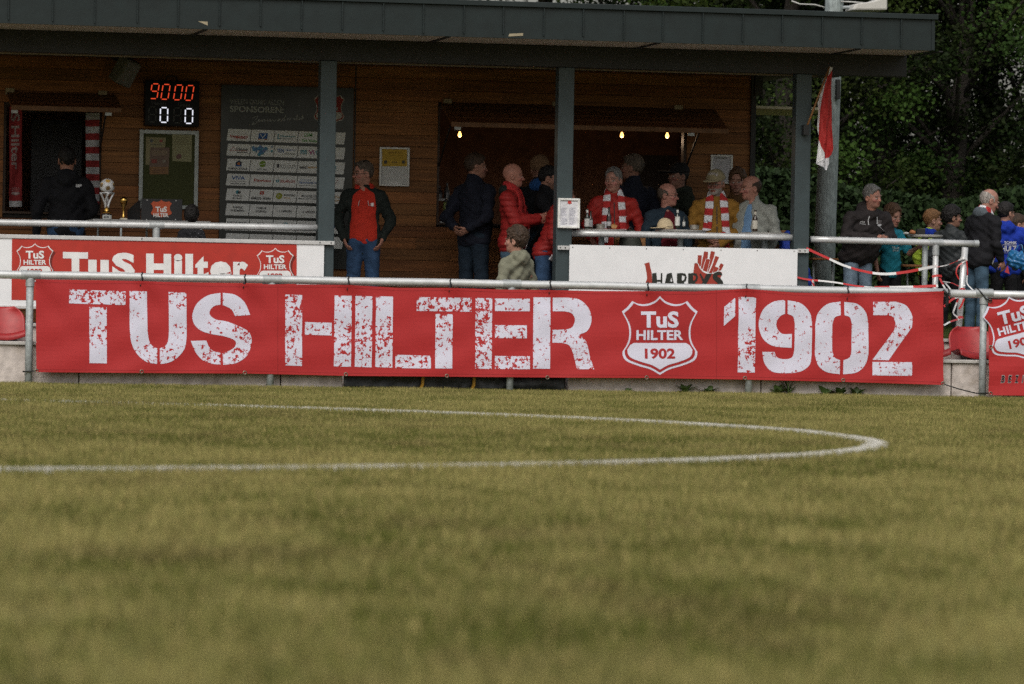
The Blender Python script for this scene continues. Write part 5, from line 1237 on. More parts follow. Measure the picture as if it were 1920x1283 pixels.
bottle(1141.5, 429, 0.225, 2.38, 'slim cola bottle standing next to the fries tray', 'cola_glass', 'grey_label', 0.6, False, 0.9)
bottle(1270, 428, 0.205, 2.40, 'bottle with a large white round label beside the cream cap', 'dark_green_glass', 'white_label', 1.15)
bottle(1282, 427, 0.12, 2.55, 'small dark bottle behind the bottle with the large white label', 'dark_green_glass', 'white_label', 1.0, False)
bottle(1415.5, 434.5, 0.225, 2.40, 'brown beer bottle in front of the man in the grey fleece', 'brown_glass', 'cream_label')

def tin(px, pyb, w, h, Y, label):
    b = W(px, pyb, Y); r = empty('ashtray', b, label, 'ashtray', 'tin ashtrays on the bar tables'); m = MB()
    m.lathe([(w*.5,0),(w*.52,h*.9),(w*.54,h),(w*.46,h),(w*.44,h*.2),(0,h*.15)], b, 20); m.build('tin', mat('tin_ribbed', (0.33,0.31,0.28), 0.4, 0.6, 0.25, 20), r, 'auto')
tin(1126, 429, 0.09, 0.048, 2.36, 'tin ashtray between the two bottles on the first table'); tin(1302, 430, 0.098, 0.045, 2.38, 'tin ashtray at the right edge of the second table')
def fries_tray():
    b = W(1150.5, 428.5, 2.36); r = empty('fries_tray', b, 'small paper tray of fries beside the cola bottle', 'fries tray'); m = MB(); s = 0.033
    m.raw([(b.x-s*.7,b.y-s*.6,b.z),(b.x+s*.7,b.y-s*.6,b.z),(b.x+s*.7,b.y+s*.6,b.z),(b.x-s*.7,b.y+s*.6,b.z),(b.x-s,b.y-s,b.z+.032),(b.x+s,b.y-s,b.z+.032),(b.x+s,b.y+s,b.z+.032),(b.x-s,b.y+s,b.z+.032)],
          [(0,3,2,1),(0,1,5,4),(1,2,6,5),(2,3,7,6),(3,0,4,7)]); o = m.build('tray', mat('tray_card', (0.45,0.24,0.10), 0.8), r); md = o.modifiers.new('t','SOLIDIFY'); md.thickness = 0.002
    f = MB(); rs = random.Random(1)
    for k in range(10):
        x, y = b.x+rs.uniform(-.022,.022), b.y+rs.uniform(-.02,.02); f.tube([(x,y,b.z+.005),(x+rs.uniform(-.012,.012),y,b.z+rs.uniform(.035,.052))], 0.0045, 4)
    f.build('fries', mat('fried_potato', (0.52,0.26,0.07), 0.6), r)
fries_tray()
def table_cap():
    b = W(1247, 429, 2.40); r = empty('cap', b, 'cream baseball cap lying on the second bar table', 'cap'); n, k = 22, 10; V = []; F = []
    for j in range(k+1):
        t = j/k*math.pi/2
        for i in range(n): a = 2*math.pi*i/n; V.append((b.x + 0.088*math.cos(a)*math.cos(t)**.8, b.y + 0.075*math.sin(a)*math.cos(t)**.8, b.z + 0.11*math.sin(t)**.9*(1+0.03*math.sin(3*a))))
    for j in range(k):
        for i in range(n): F.append((j*n+i, j*n+(i+1)%n, (j+1)*n+(i+1)%n, (j+1)*n+i))
    m = MB(); m.raw(V, F); m.build('crown', mat('cream_cotton', (0.56,0.45,0.29), 0.85, 0, 0.08, 10, 0.1, 60), r, True)
    v = MB(); P = []
    for i in range(9):
        a = R(150 + i*15); P.append((b.x + 0.085*math.cos(a), b.y + 0.072*math.sin(a), b.z+0.014)); P.append((b.x - 0.05 + 0.118*math.cos(a), b.y-0.02 + 0.075*math.sin(a), b.z+0.004+0.004*abs(i-4)/4))
    v.raw(P, [(2*i,2*i+1,2*i+3,2*i+2) for i in range(8)]); o = v.build('visor', MATS['cream_cotton'], r, True); md = o.modifiers.new('t','SOLIDIFY'); md.thickness = 0.004
    s = MB(); s.tube([(b.x+0.0+k*0.011, b.y-0.079+0.002*(k-3)**2*.3, b.z+0.021-0.001*math.sin(k)) for k in range(6)], 0.0022, 5); s.build('strap', black_m, r)
table_cap()

def chair(px, Y, label, ztop_py, wpx=52):
    t = W(px, ztop_py, Y); w = wpx/2*(DIST+Y)/FPX; root = empty('wooden_chair', (t.x, Y, ZF), label, 'chair', 'wooden chairs on the terrace'); zt = t.z; x = t.x
    s = MB(); s.box((x-w, Y-0.01, ZF+0.44), (x+w, Y+0.40, ZF+0.47)); s.build('seat', wood_mid, root, bevel=0.006)
    b = MB(); b.box((x-w, Y-0.012, zt-0.07), (x+w, Y+0.012, zt)); b.box((x-w, Y-0.010, zt-0.20), (x+w, Y+0.010, zt-0.15)); b.build('backrest', wood_mid, root, bevel=0.006)
    for sx in (-1, 1):
        for y, z1 in ((Y, zt-0.002), (Y+0.38, ZF+0.44)):
            l = MB(); l.box((x+sx*(w-0.018)-0.018, y-0.017, ZF), (x+sx*(w-0.018)+0.018, y+0.017, z1)); l.build('leg', wood_mid, root, bevel=0.004)
    return x, zt
chair(1181, 2.72, 'wooden chair back behind the handrail with a dark bag in front', 445, 60)
chair(1458, 2.95, 'wooden chair at the right end of the terrace with a blue jacket over it', 432, 44)
def bag():
    p = W(1181, 455, 2.55); r = empty('bag', p, 'dark round backpack in front of the wooden chair', 'bag'); d = SDF(); d.e(p, (0.115,0.09,0.14)); d.e(p+Vector((0,-.03,-.12)), (0.13,0.10,0.16), k=.06)
    V, F = d.mesh(0.012); npmesh('bag_body', V, F, mat('dark_nylon', (0.03,0.034,0.026), 0.7, 0, 0.3, 12, 0.3, 25), r)
    m = MB(); m.tube([p+Vector((-.03,-.02,.13)), p+Vector((0,-.02,.165)), p+Vector((.03,-.02,.13))], 0.008, 6); m.build('handle', black_m, r, True)
def draped_jacket():
    p = W(1478, 452, 2.86); r = empty('jacket', p, 'bright blue jacket hung over the wooden chair by the last canopy post', 'jacket'); d = SDF()
    d.e(p+Vector((.00,0,-.02)), (0.10,0.07,0.13)); d.c(p+Vector((.07,-.02,.0)), p+Vector((.12,-.02,-.5)), .06, .05, .04); d.c(p+Vector((0,0,-.1)), p+Vector((.06,0,-.5)), .09, .09, .05); d.c(p+Vector((.1,.0,-.1)), p+Vector((.23,.02,-.45)), .06, .05, .04)
    d.disp = lambda X, Y, Z: 0.008*np.sin(X*60+Z*22)+0.006*np.sin(Z*48-X*30)
    V, F = d.mesh(0.011); npmesh('cloth', V, F, mat('blue_softshell', (0.012,0.05,0.40), 0.65, 0, 0.15, 10, 0.2, 30), r)

# trophies and the black box on the table left
def trophy_table():
    z = W(230, 412.5, 2.7).z; x0, x1 = W(170, 413, 2.7).x, W(390, 413, 2.7).x; root = empty('side_table', ((x0+x1)/2, 2.75, ZF), 'thin legged table carrying the trophies behind the left handrail', 'table')
    t = MB(); t.box((x0, 2.5, z-0.025), (x1, 3.05, z)); t.build('table_top', mat('grey_table_top', (0.22,0.22,0.22), 0.5), root, bevel=0.004)
    for px, y in ((227,2.56),(275,3.0),(377,2.56),(184,3.0)):
        x = W(px, 430, y).x; l = MB(); l.tube([(x,y,ZF),(x,y,z-0.026)], 0.011, 8); l.build('leg', galv_dull, root)
    return z
ZT = trophy_table()
gold = mat('gold_plate', (0.55,0.33,0.09), 0.22, 1.0, 0.08, 8); silver = mat('silver_resin', (0.55,0.55,0.56), 0.35, 0.3, 0.1, 8)
def trophies():
    k = (DIST+2.7)/FPX; c = W(200, 412.5, 2.7); c.z = ZT+0.001; S = lambda py: (412.5-py)*k
    r = empty('trophy', c, 'tall silver trophy cup topped by a white football with gold patches', 'trophy')
    b = MB(); b.lathe([(0.052,0),(0.052,0.052),(0.05,0.056)], c, 24); b.build('plinth', mat('black_marble', (0.012,0.012,0.013), 0.25), r, 'auto')
    a = Art(lambda u, v, l: Vector((c.x + (u-200)*k, c.y - math.sqrt(max(0, 0.0535**2-((u-200)*k)**2)) - 0.001*l, ZT + (412.5-v)*k))); a.rect(192,404.5,208.6,411.5,(0.5,0.5,0.48),1); a.text('SIEGER', 193.3, 203, 410.3, 406, INK, 2, .03); a.build('plate', print_matt, r, cell=2.5)
    g = MB(); g.lathe([(0.045,S(401)),(0.047,S(399)),(0.03,S(397)),(0.022,S(392)),(0.026,S(390)),(0.02,S(388))], c, 20); g.build('gold_collar', gold, r, 'auto')
    s = MB()
    for q in range(4):
        a0 = q*math.pi/2 + 0.5; pts = []
        for t in range(9):
            u = t/8; ang = a0 + u*1.25; rad = 0.018 + 0.05*u**1.6; pts.append((c.x+rad*math.cos(ang), c.y+rad*math.sin(ang)*.9, ZT+S(391)+u*(S(363)-S(391))))
        s.tube(pts, [0.013,0.012,0.011,.010,.010,.010,.011,.012,.013], 8)
    s.lathe([(0.050,S(365)),(0.068,S(362.5)),(0.060,S(363.5)),(0.045,S(366))], c, 24); s.build('stem', silver, r, True)
    ball = c + Vector((0,0,S(351))); R_ = 0.077; n = 28; V = []; F = []; cols = []
    ico = [Vector(v).normalized() for v in [(0,1,1.618),(0,-1,1.618),(0,1,-1.618),(0,-1,-1.618),(1,1.618,0),(-1,1.618,0),(1,-1.618,0),(-1,-1.618,0),(1.618,0,1),(-1.618,0,1),(1.618,0,-1),(-1.618,0,-1)]]
    rot = Matrix.Rotation(R(-13), 3, 'X') @ Matrix.Rotation(R(90), 3, 'Y'); ico = [rot @ v for v in ico]
    for j in range(n+1):
        for i in range(2*n):
            th = math.pi*j/n; ph = math.pi*i/n; V.append((math.sin(th)*math.cos(ph), math.sin(th)*math.sin(ph), math.cos(th)))
    V = np.array(V); best = np.max(V @ np.array([list(v) for v in ico]).T, 1); vc = np.where((best > 0.945)[:, None], np.array([0.16,0.10,0.035]), np.array([0.62,0.62,0.63]))
    front = (best > 0.945) & (V[:, 2] > 0.3); vc[front] = (0.55,0.33,0.08)
    for j in range(n):
        for i in range(2*n): F.append((j*2*n+i, (j+1)*2*n+i, (j+1)*2*n+(i+1)%(2*n), j*2*n+(i+1)%(2*n)))
    npmesh('football', V*R_ + np.array(ball), np.array(F), mat('ball_print', rough=0.35, attr=True, var=0.03), r, True, vc)
    c2 = W(231.5, 413, 2.68); c2.z = ZT+0.001; r = empty('trophy', c2, 'small gold trophy with a ball next to the tall silver cup', 'trophy')
    b = MB(); b.box((c2.x-0.036,c2.y-.03,c2.z),(c2.x+0.036,c2.y+.03,c2.z+0.016)); b.build('plinth', mat('pale_marble', (0.5,0.46,0.38), 0.3), r, bevel=.003)
    g = MB(); g.lathe([(0.018,0.017),(0.02,0.03),(0.016,0.045),(0.010,0.055),(0.012,0.11),(0.022,0.14),(0.036,0.165),(0.02,0.16)], c2, 18); g.build('stem', gold, r, 'auto')
    g = MB(); g.lathe([(0.001,-.042)]+[(0.042*math.sin(math.pi*i/12),-0.042*math.cos(math.pi*i/12)) for i in range(1,12)]+[(0.001,.042)], c2+Vector((0,0,0.197)), 18); g.build('football', gold, r, True)
    # black box with badge
    Y = 2.55; a0, b0 = W(265.5, 372.5, Y), W(341.5, 414.5, Y); r = empty('equipment_box', ((a0.x+b0.x)/2, Y, ZT), 'black box with an orange club badge standing on the side table', 'box')
    m = MB(); m.box((a0.x, Y, ZT+0.001), (b0.x, Y+0.03, a0.z)); m.raw([(a0.x-0.11,Y+.3,ZT+.001),(a0.x-0.001,Y+.05,ZT+.001),(a0.x-.001,Y+.05,a0.z-.01),(a0.x-0.11,Y+.3,ZT+.1),(a0.x-0.001,Y+.32,ZT+.001),(a0.x-.001,Y+.32,a0.z-.02)], [(0,1,2,3),(1,4,5,2),(4,0,3,5),(3,2,5)]); m.build('case', mat('black_painted_board', (0.006,0.006,0.008), 0.6, 0, 0.1, 10), r, bevel=.004)
    A = Art(plane_map(Y, .002)); crest(A, 302.5, 395, 21, 1, red=(0.33,0.055,0.02), white=(0.55,0.52,0.5), outline=False, year=False, text=False)
    A.c = [(0.36,0.06,0.02)]*len(A.c); A.v = [(u, 378+(v-378)*.80 if v > 378 else v, l) for u, v, l in A.v]
    A.text('TuS',291.5,313,398,387.5,(0.55,0.53,0.52),4,.04); A.text('HILTER',287.5,316,407.3,400,(0.55,0.53,0.52),4,.035); A.build('badge', print_matt, r)
    s = MB()
    for px, py in ((276,375.5),(330,376.5),(275,412),(329,412)): s.lathe([(0.005,-.004),(.005,.004)], W(px,py,Y-.003), 8)
    s.build('screw', alu, r)
trophies()

# goods in the serving hatch
def hatch_goods():
    Y = YW + 0.10; z = KI[2] + 0.015
    for px, h, rad, col, col2, lb, nm in ((836, 0.245, 0.034, (0.20,0.24,0.07), (0.03,0.16,0.32), 'tall green and blue drinks bottle on the hatch sill', 'drinks_bottle'), (847, 0.17, 0.026, (0.32,0.06,0.03), (0.35,0.18,0.10), 'red sauce bottle with pointed cap on the hatch sill', 'sauce_bottle')):
        c = W(px, 412, Y); c.z = z; r = empty(nm, c, lb, 'bottle'); m = MB()
        m.lathe([(rad,0),(rad,h*.42)], c, 16, col2); m.lathe([(rad,h*.421),(rad,h*.8),(rad*.55,h*.86)], c, 16, col); m.build('body', mat('bottle_print', rough=0.4, attr=True, var=0.15, scale=40), r, 'auto')
        k = MB(); k.lathe([(rad*.6,h*.861),(rad*.6,h*.95),(rad*.25,h*1.0)] if nm != 'sauce_bottle' else [(rad*.5,h*.861),(rad*.2,h*1.05)], c, 12); k.build('cap', black_m if nm == 'drinks_bottle' else MATS['pale_shelf'], r, 'auto')
    c = W(836, 370.5, YW+.3); c.z = W(840, 372, YW).z; 
    for px, h, lb in ((824,0.14,'dark cone shaped lamp on the counter shelf'),(838,0.17,'dim bottle on the counter shelf in the hatch')):
        c = W(px, 372, YW+.28); c.z = zw(840, 372) + 0.001; r = empty('counter_bottle', c, lb, 'bottle'); m = MB(); m.lathe([(0.035,0),(0.034,h*.5),(0.012,h*.8),(0.012,h)], c, 14); m.build('body', mat('dim_glass', (0.05,0.05,0.05), 0.2), r, 'auto')
hatch_goods()

def booth_scarf(px0, px1, py0, py1, stripes, label, txt=None):
    Y = YW - 0.045; cx, cz = W((px0+px1)/2, (py0+py1)/2, Y).x, W(0, (py0+py1)/2, Y).z
    def mp(u, v, l): p = W(u, v, Y); p.y += 0.012*math.sin((u-px0)/(px1-px0)*6 + v*0.05) - 0.003*l; return p
    root = empty('scarf', W((px0+px1)/2, (py0+py1)/2, Y), label, 'scarf'); a = Art(mp); n = len(stripes); 
    for k, c in enumerate(stripes):
        y0, y1 = py0 + (py1-py0)*k/n, py0 + (py1-py0)*(k+1)/n; a.rect(px0, y0, px1, y1, c, 0)
    o = a.build('knit', mat('knitted_scarf', rough=0.95, attr=True, var=0.2, scale=60, bump=0.3, bscale=200), root, cell=5); m = o.modifiers.new('t', 'SOLIDIFY'); m.thickness = 0.008; m.offset = -1
    if txt: t = Art(mp); txt(t); t.build('lettering', MATS['knitted_scarf'], root, cell=8)
sr, sw = (0.22,0.016,0.018), (0.36,0.36,0.38)
def vert_txt(t):
    for st, y0, y1, xa, xb in (('S',212,228,20,37),('Hilter',236,318,21,36)):
        v, f = text_tris(st, 0.02); w, h = v.max(0); n = len(t.v)
        for a, b in v: t.v.append((xa + (xb-xa)*(b/h), y0 + (y1-y0)*a/w, 2))
        for q in f: t.f.append(tuple(i+n for i in q)); t.c.append((0.26,0.20,0.20)); t.w.append(0)
    crest(t, 29, 359, 8, 1, red=(0.25,0.06,0.06), white=(0.33,0.25,0.25), text=False)
booth_scarf(18, 41, 200, 388, [sr]*16+[sw], 'red lettered scarf hanging at the left side of the announcer window', vert_txt)
booth_scarf(161, 186, 212, 390, [sw if k % 2 == 0 else sr for k in range(14)], 'red and white striped scarf hanging at the right side of the announcer window')

# things around the table on the right
def right_table_goods():
    b = W(1711, 440, 2.5); b.z = T4.z + 0.002; r = empty('bread_roll', b, 'orange brown bread roll on the right bar table', 'roll'); d = SDF(); d.e(b+Vector((0,0,.02)), (.034,.03,.022)); d.e(b+Vector((-.012,-.01,.028)), (.018,.02,.016), k=.01)
    V, F = d.mesh(.005); npmesh('crust', V, F, mat('roll_crust', (0.45,0.17,0.07), 0.7, 0, .2, 30), r)
    b = W(1726, 440, 2.5); b.z = T4.z + 0.002; r = empty('drink_carton', b, 'black box shaped carton on the right bar table', 'carton'); m = MB(); m.box((b.x-.044,b.y-.03,b.z),(b.x+.044,b.y+.03,b.z+.055)); m.build('carton', black_m, r, bevel=.004)
    m = MB(); m.box((b.x-.01,b.y-.031,b.z+.056),(b.x+.044,b.y+.03,b.z+.062)); m.build('lid', mat('olive_card', (0.12,0.13,0.07), .6), r)
    b = W(1699, 441, 2.5); b.z = T4.z + 0.002; r = empty('napkin', b, 'crumpled white napkin beside the bread roll', 'napkin'); d = SDF(); d.e(b+Vector((0,0,.008)), (.03,.025,.010)); d.disp = lambda X, Y, Z: .004*np.sin(X*200+Y*150); V, F = d.mesh(.004); npmesh('paper', V, F, paper_m, r)
    # beer bench boards
    z = W(1740, 497, 3.4).z; x0, x1 = W(1722, 497, 3.4).x, W(1777, 497, 3.4).x; r = empty('beer_bench', ((x0+x1)/2, 3.4, .6), 'orange wooden beer bench behind the right handrail post', 'bench')
    m = MB(); m.box((x0-.2, 3.3, z-.025), (x1, 3.55, z)); m.build('seat', mat('bench_board', (0.30,0.12,0.035), .55, 0, .2, 8, .1, 30, (6,1,1)), r, bevel=.005)
    for x in (x0-.1, x1-.08): l = MB(); l.tube([(x,3.35,.6),(x,3.5,z-.026)], .012, 6); l.build('leg', galv_dull, r)
    z = W(1536, 484, 3.4).z; x0, x1 = W(1519, 484, 3.4).x, W(1575, 484, 3.4).x; r = empty('beer_bench', ((x0+x1)/2, 3.4, .6), 'orange wooden beer bench in front of the light mast', 'bench')
    m = MB(); m.box((x0, 3.3, z-.022), (x1, 3.55, z)); m.build('seat', MATS['bench_board'], r, bevel=.005)
    for x in (x0+.06, x1-.06): l = MB(); l.tube([(x,3.35,.6),(x,3.5,z-.023)], .012, 6); l.build('leg', galv_dull, r)
bag(); draped_jacket(); right_table_goods()
# ================================================================ PEOPLE
RES = 0.0075
skin_m = mat('skin', rough=0.55, attr=True, var=0.10, scale=30, spec=0.35)
hair_m = mat('hair_strands', rough=0.6, attr=True, var=0.35, scale=70, stretch=(1,1,.35), bump=0.4, bscale=160, spec=0.3)
def fabric(name, col, var=0.2, rough=0.85, bump=0.5, bscale=20, scale=7, spec=0.25): return mat(name, col, rough, 0, var, scale, bump, bscale, spec=spec)
F_ = {
 'black_shell': fabric('black_shell', (0.011,0.011,0.014)), 'navy_wool': fabric('navy_wool', (0.010,0.012,0.022)), 'red_puffer': fabric('red_puffer', (0.27,0.017,0.016), .1, .6, .2, 20),
 'red_hoodie': fabric('red_hoodie', (0.46,0.030,0.016), .08), 'red_shell': fabric('red_shell', (0.32,0.020,0.016), .1, .6), 'dark_fleece': fabric('dark_fleece', (0.012,0.016,0.014), .2),
 'olive_parka': fabric('olive_parka', (0.185,0.185,0.135), .1, .8, .3, 22), 'denim_dark': fabric('denim_dark', (0.018,0.032,0.048), .2), 'jeans_blue': fabric('jeans_blue', (0.030,0.065,0.135), .3, .9, .3, 16, 5),
 'jeans_dark': fabric('jeans_dark', (0.012,0.022,0.036), .25), 'jeans_light': fabric('jeans_light', (0.16,0.22,0.29), .25, .9, .3, 16, 5), 'jeans_mid': fabric('jeans_mid', (0.055,0.10,0.15), .3, .9, .3, 16, 5),
 'mustard': fabric('mustard', (0.25,0.125,0.022), .12), 'grey_fleece': fabric('grey_fleece', (0.26,0.27,0.25), .16, .95, .3, 60), 'sky_shirt': fabric('sky_shirt', (0.14,0.25,0.42), .06),
 'maroon_shirt': fabric('maroon_shirt', (0.12,0.010,0.018), .1), 'charcoal_hoodie': fabric('charcoal_hoodie', (0.030,0.025,0.026), .12), 'teal_shirt': fabric('teal_shirt', (0.015,0.19,0.26), .1),
 'hivis': fabric('hivis', (0.40,0.56,0.06), .06), 'royal_blue': fabric('royal_blue', (0.010,0.035,0.33), .12), 'grey_hood': fabric('grey_hood', (0.10,0.12,0.14), .15), 'slate_jacket': fabric('slate_jacket', (0.040,0.046,0.050), .15, .6),
 'dark_green': fabric('dark_green', (0.016,0.020,0.014), .2), 'black_jeans': fabric('black_jeans', (0.009,0.009,0.011), .2), 'khaki_cap': fabric('khaki_cap', (0.24,0.20,0.12), .15), 'black_cap': fabric('black_cap', (0.010,0.010,0.011), .1),
 'blue_collar': fabric('blue_collar', (0.02,0.08,0.25), .1), 'speckled': mat('speckled_print', (0.012,0.012,0.016), 0.9, 0, .1, 55, col2=(0.2,0.2,0.22), thresh=(0.62,0.66)), 'tan_beanie': fabric('tan_beanie', (0.17,0.10,0.055), .2, .95, .4, 60),
 'brown_coat': fabric('brown_coat', (0.10,0.05,0.02), .2), 'sole': mat('dark_shoe_leather', (0.02,0.017,0.015), .5), 'dark_scarf': fabric('dark_scarf', (0.02,0.022,0.025), .2)}
scarf_m = mat('club_scarf_knit', rough=0.95, attr=True, var=0.12, scale=50, bump=0.35, bscale=180)
CR_, CW_ = (0.42,0.022,0.022), (0.68,0.68,0.72)
HAIR = {'brown': (0.040,0.024,0.015), 'dark': (0.012,0.010,0.010), 'grey': (0.13,0.125,0.12), 'greybrown': (0.075,0.058,0.045), 'fair': (0.17,0.085,0.035), 'white': (0.30,0.27,0.25), 'auburn': (0.075,0.040,0.022)}

def person(label, px, py_top, Y, yaw, H=None, zf=ZF, w=1.0, belly=0.0, lean=0.0, head=(0, 0), armL=None, armR=None, skin=(0.36,0.17,0.12), hair=None, haircol='brown',
           top='black_shell', hem=0.80, quilt=False, inner=None, open_w=0.09, collar='stand', collar_mat=None, legs='jeans_dark', scarf=None, glasses=False, beard=None, cap=None, extra=None, sleeve=True, res=1.0, vest=None, patches=None, hscale=1.0):
    hscale *= 1.06
    h = RES*res; hp = W(px, py_top, Y); H = H or (hp.z - zf); s = H/1.78
    yr = R(yaw); Rz = Matrix.Rotation(yr, 3, 'Z'); lean = R(lean)
    # frames: T torso (leans about the hips), Hd head
    hip = Vector((0, 0, 0.95))
    Tm = Matrix.Rotation(lean, 3, 'X')                         # + leans towards the front (-Y)
    T = lambda x, y, z: hip + Tm @ (Vector((x, y, z)) - hip)
    piv = Vector((0, 0.012, 1.555)); Hm = Tm @ Matrix.Rotation(R(head[0]), 3, 'Z') @ Matrix.Rotation(R(head[1]), 3, 'X')
    pivW = T(piv.x, piv.y, piv.z - .022)
    Hd = lambda x, y, z: pivW + Hm @ ((Vector((x, y, z)) - piv)*hscale)
    top_loc = max((Hd(0, 0.0, 1.785), Hd(0, .05, 1.77), Hd(0,-.05,1.77)), key=lambda v: v.z)
    headc = Hd(0, 0, 1.67)
    base = Vector((hp.x, Y, zf)) - (Rz @ (headc*s)); base.z = hp.z - top_loc.z*s if False else zf
    if lean or head[1]:                                         # keep the crown of the head at its place
        s *= H/(top_loc.z*s)
        base = Vector((hp.x, Y, zf)) - (Rz @ (headc*s)); base.z = zf
    G_ = lambda v: base + Rz @ (Vector(v)*s)
    MR = np.array(Rz); bse = np.array(base)
    toW = lambda V: bse + (V*s) @ MR.T
    root = empty('person', base, label, 'person')
    def add(name, d, m, rs=1.0, paint=None, parent=root, smooth=True):
        V, F = d.mesh(h*rs); vc = paint(V) if paint is not None else None
        return npmesh(name, toW(V), F, m, parent, smooth, vc)
    HmA = np.array(Hm); pv = np.array(pivW)
    toHead = lambda V: (V - pv) @ HmA/hscale + np.array(piv)
    he = lambda d, c, r, k=0.012, op='+': d.e(Hd(*c), np.array(r)*hscale, HmA, k, op)
    hc = lambda d, a, b, ra, rb, k=0.012, op='+': d.c(Hd(*a), Hd(*b), ra*hscale, rb*hscale, k, op)
    # default arms (front is -Y, x>0 is the person's left)
    shL, shR = (0.172*w, 0.005, 1.395), (-0.172*w, 0.005, 1.395)
    dfl = lambda sg: ((sg*(0.245*w+.01), 0.03, 1.14), (sg*0.25*w, -0.05, 0.90))
    armL = armL or dfl(1); armR = armR or dfl(-1)
    arms = []
    for sh, (el, wr), sg in ((shL, armL, 1), (shR, armR, -1)): arms.append((T(*sh), T(*el), T(*wr), sg))
    # ---- body: one continuous skin surface
    b = SDF()
    b.e(T(0,0,1.28), (0.125*w,.085,.19)); b.e(T(0,-.01,1.06), (0.115*w,.085+.04*belly,.16)); b.e((0,0,.95), (0.125*w,.09,.11))
    b.c(T(-.14*w,0,1.42), T(.14*w,0,1.42), .045, .045, .05); b.c(T(0,.018,1.40), T(0,.006,1.57), .068, .060, .03)
    for a, e_, w_, sg in arms: b.c(a, e_, .043, .037, .03); b.c(e_, w_, .037, .026, .02)
    for sg in (-1, 1): b.c((sg*.085,0,.90), (sg*.095,-.01,.50), .062, .045, .03); b.c((sg*.095,-.01,.50), (sg*.10,.01,.09), .045, .034, .02); b.c((sg*.10,.02,.06), (sg*.105,-.09,.04), .035, .028, .02)
    he(b, (0,.012,1.690), (.077,.096,.094), .02); he(b, (0,-.018,1.625), (.063,.073,.072), .03); he(b, (0,-.052,1.585), (.040,.038,.030), .025)
    he(b, (0,-.072,1.574), (.020,.016,.014), .018); hc(b, (0,-.082,1.672), (0,-.103,1.638), .0085, .0125, .012); he(b, (0,-.108,1.634), (.012,.010,.009), .008)
    for sg in (-1, 1):
        he(b, (sg*.016,-.096,1.631), (.008,.009,.007), .006); he(b, (sg*.030,-.084,1.683), (.024,.011,.008), .012); he(b, (sg*.043,-.062,1.640), (.020,.018,.018), .02)
        he(b, (sg*.031,-.098,1.660), (.015,.012,.010), .010, '-'); he(b, (sg*.031,-.0785,1.659), (.0125,.0125,.0115), .003)
        he(b, (sg*.078,.012,1.650), (.0095,.021,.033), .006); he(b, (sg*.083,.004,1.652), (.006,.010,.016), .006, '-')
    he(b, (0,-.089,1.606), (.024,.010,.0055), .005); he(b, (0,-.087,1.596), (.020,.010,.0065), .005); he(b, (0,-.100,1.6005), (.018,.010,.0014), .003, '-')
    # hands: palm, four bent fingers, thumb
    for a, e_, w_, sg in arms:
        d = (w_-e_).normalized(); fwd = (Tm @ Vector((0,-1,0))); n = Vector((-sg, 0, 0)) - d*d.dot(Vector((-sg,0,0)))
        if n.length < .3: n = Vector((0,0,-1)) - d*d.dot(Vector((0,0,-1)))
        n.normalize(); q = d.cross(n)*sg; q.normalize()
        rot = np.array(Matrix((q, n, d)).transposed()); pc = w_ + d*.045; b.e(pc, (.040,.015,.050), rot, .02)
        for i, (off, L) in enumerate(((.030,.068),(.010,.078),(-.010,.073),(-.029,.058))):
            p0 = w_ + d*.086 + q*off; p1 = p0 + (d*.92 + n*.38)*L*.5; p2 = p1 + (d*.55 + n*.83)*L*.5; b.c(p0 - d*.015, p1, .0088, .0082, .004); b.c(p1, p2, .0082, .0070, .003)
        t0 = w_ + d*.03 + q*.033; t1 = t0 + (d*.6 + q*.55 + n*.35)*.042; t2 = t1 + (d*.85 + q*.1 + n*.5)*.032; b.c(t0, t1, .0125, .010, .010); b.c(t1, t2, .010, .008, .004)
    sk = np.array(skin)
    def paint(V):
        P = toHead(V); c = np.tile(sk, (len(V), 1))*(0.86+0.28*value_noise(V[:,0]*45+px, V[:,2]*45+V[:,1]*30, 7))[:, None]; x, y, z = np.abs(P[:,0]), P[:,1], P[:,2]; front = y < -.055
        def blend(m, col, a=1.0): c[m] = c[m]*(1-a) + np.array(col)*a
        cheek = np.exp(-((x-.045)/.022)**2-((z-1.632)/.02)**2)*front; c[:,0] *= 1+.12*cheek; c[:,1] *= 1-.15*cheek
        nose = np.exp(-(x/.018)**2-((z-1.636)/.014)**2)*(y < -.09); c[:,1] *= 1-.18*nose; c[:,2] *= 1-.15*nose
        if beard is not None:
            bc, amt = beard; m = (z < 1.622) & (y < .0) & (z > 1.545) & ~((x < .024) & (np.abs(z-1.601) < .010)); blend(m, bc, amt)
        blend((x < .025) & (z > 1.589) & (z < 1.613) & (y < -.078), (sk[0]*.75, sk[1]*.5, sk[2]*.5), .8)
        blend((x < .019) & (np.abs(z-1.6005+.25*x*x*20) < .0024) & (y < -.075), (0.05,0.02,0.02), .8)
        hcn = HAIR.get(haircol, (.05,.04,.03)); blend((np.abs(x-.031) < .021) & (np.abs(z-1.684-.004*np.sin(x*60)) < .0052) & front, tuple(k*.8 for k in hcn), .7)
        eye = ((x-.031)/.0135)**2+((z-1.659)/.0062)**2 < 1; blend(eye & front, (.42,.38,.35)); blend((((x-.031)/.0058)**2+((z-1.659)/.0062)**2 < 1) & front, (.03,.025,.02))
        lid = (((x-.031)/.017)**2+((z-1.6625)/.0085)**2 < 1) & ~eye & front; blend(lid, sk*.6, .6)
        return c
    add('body', b, skin_m, .85, paint)
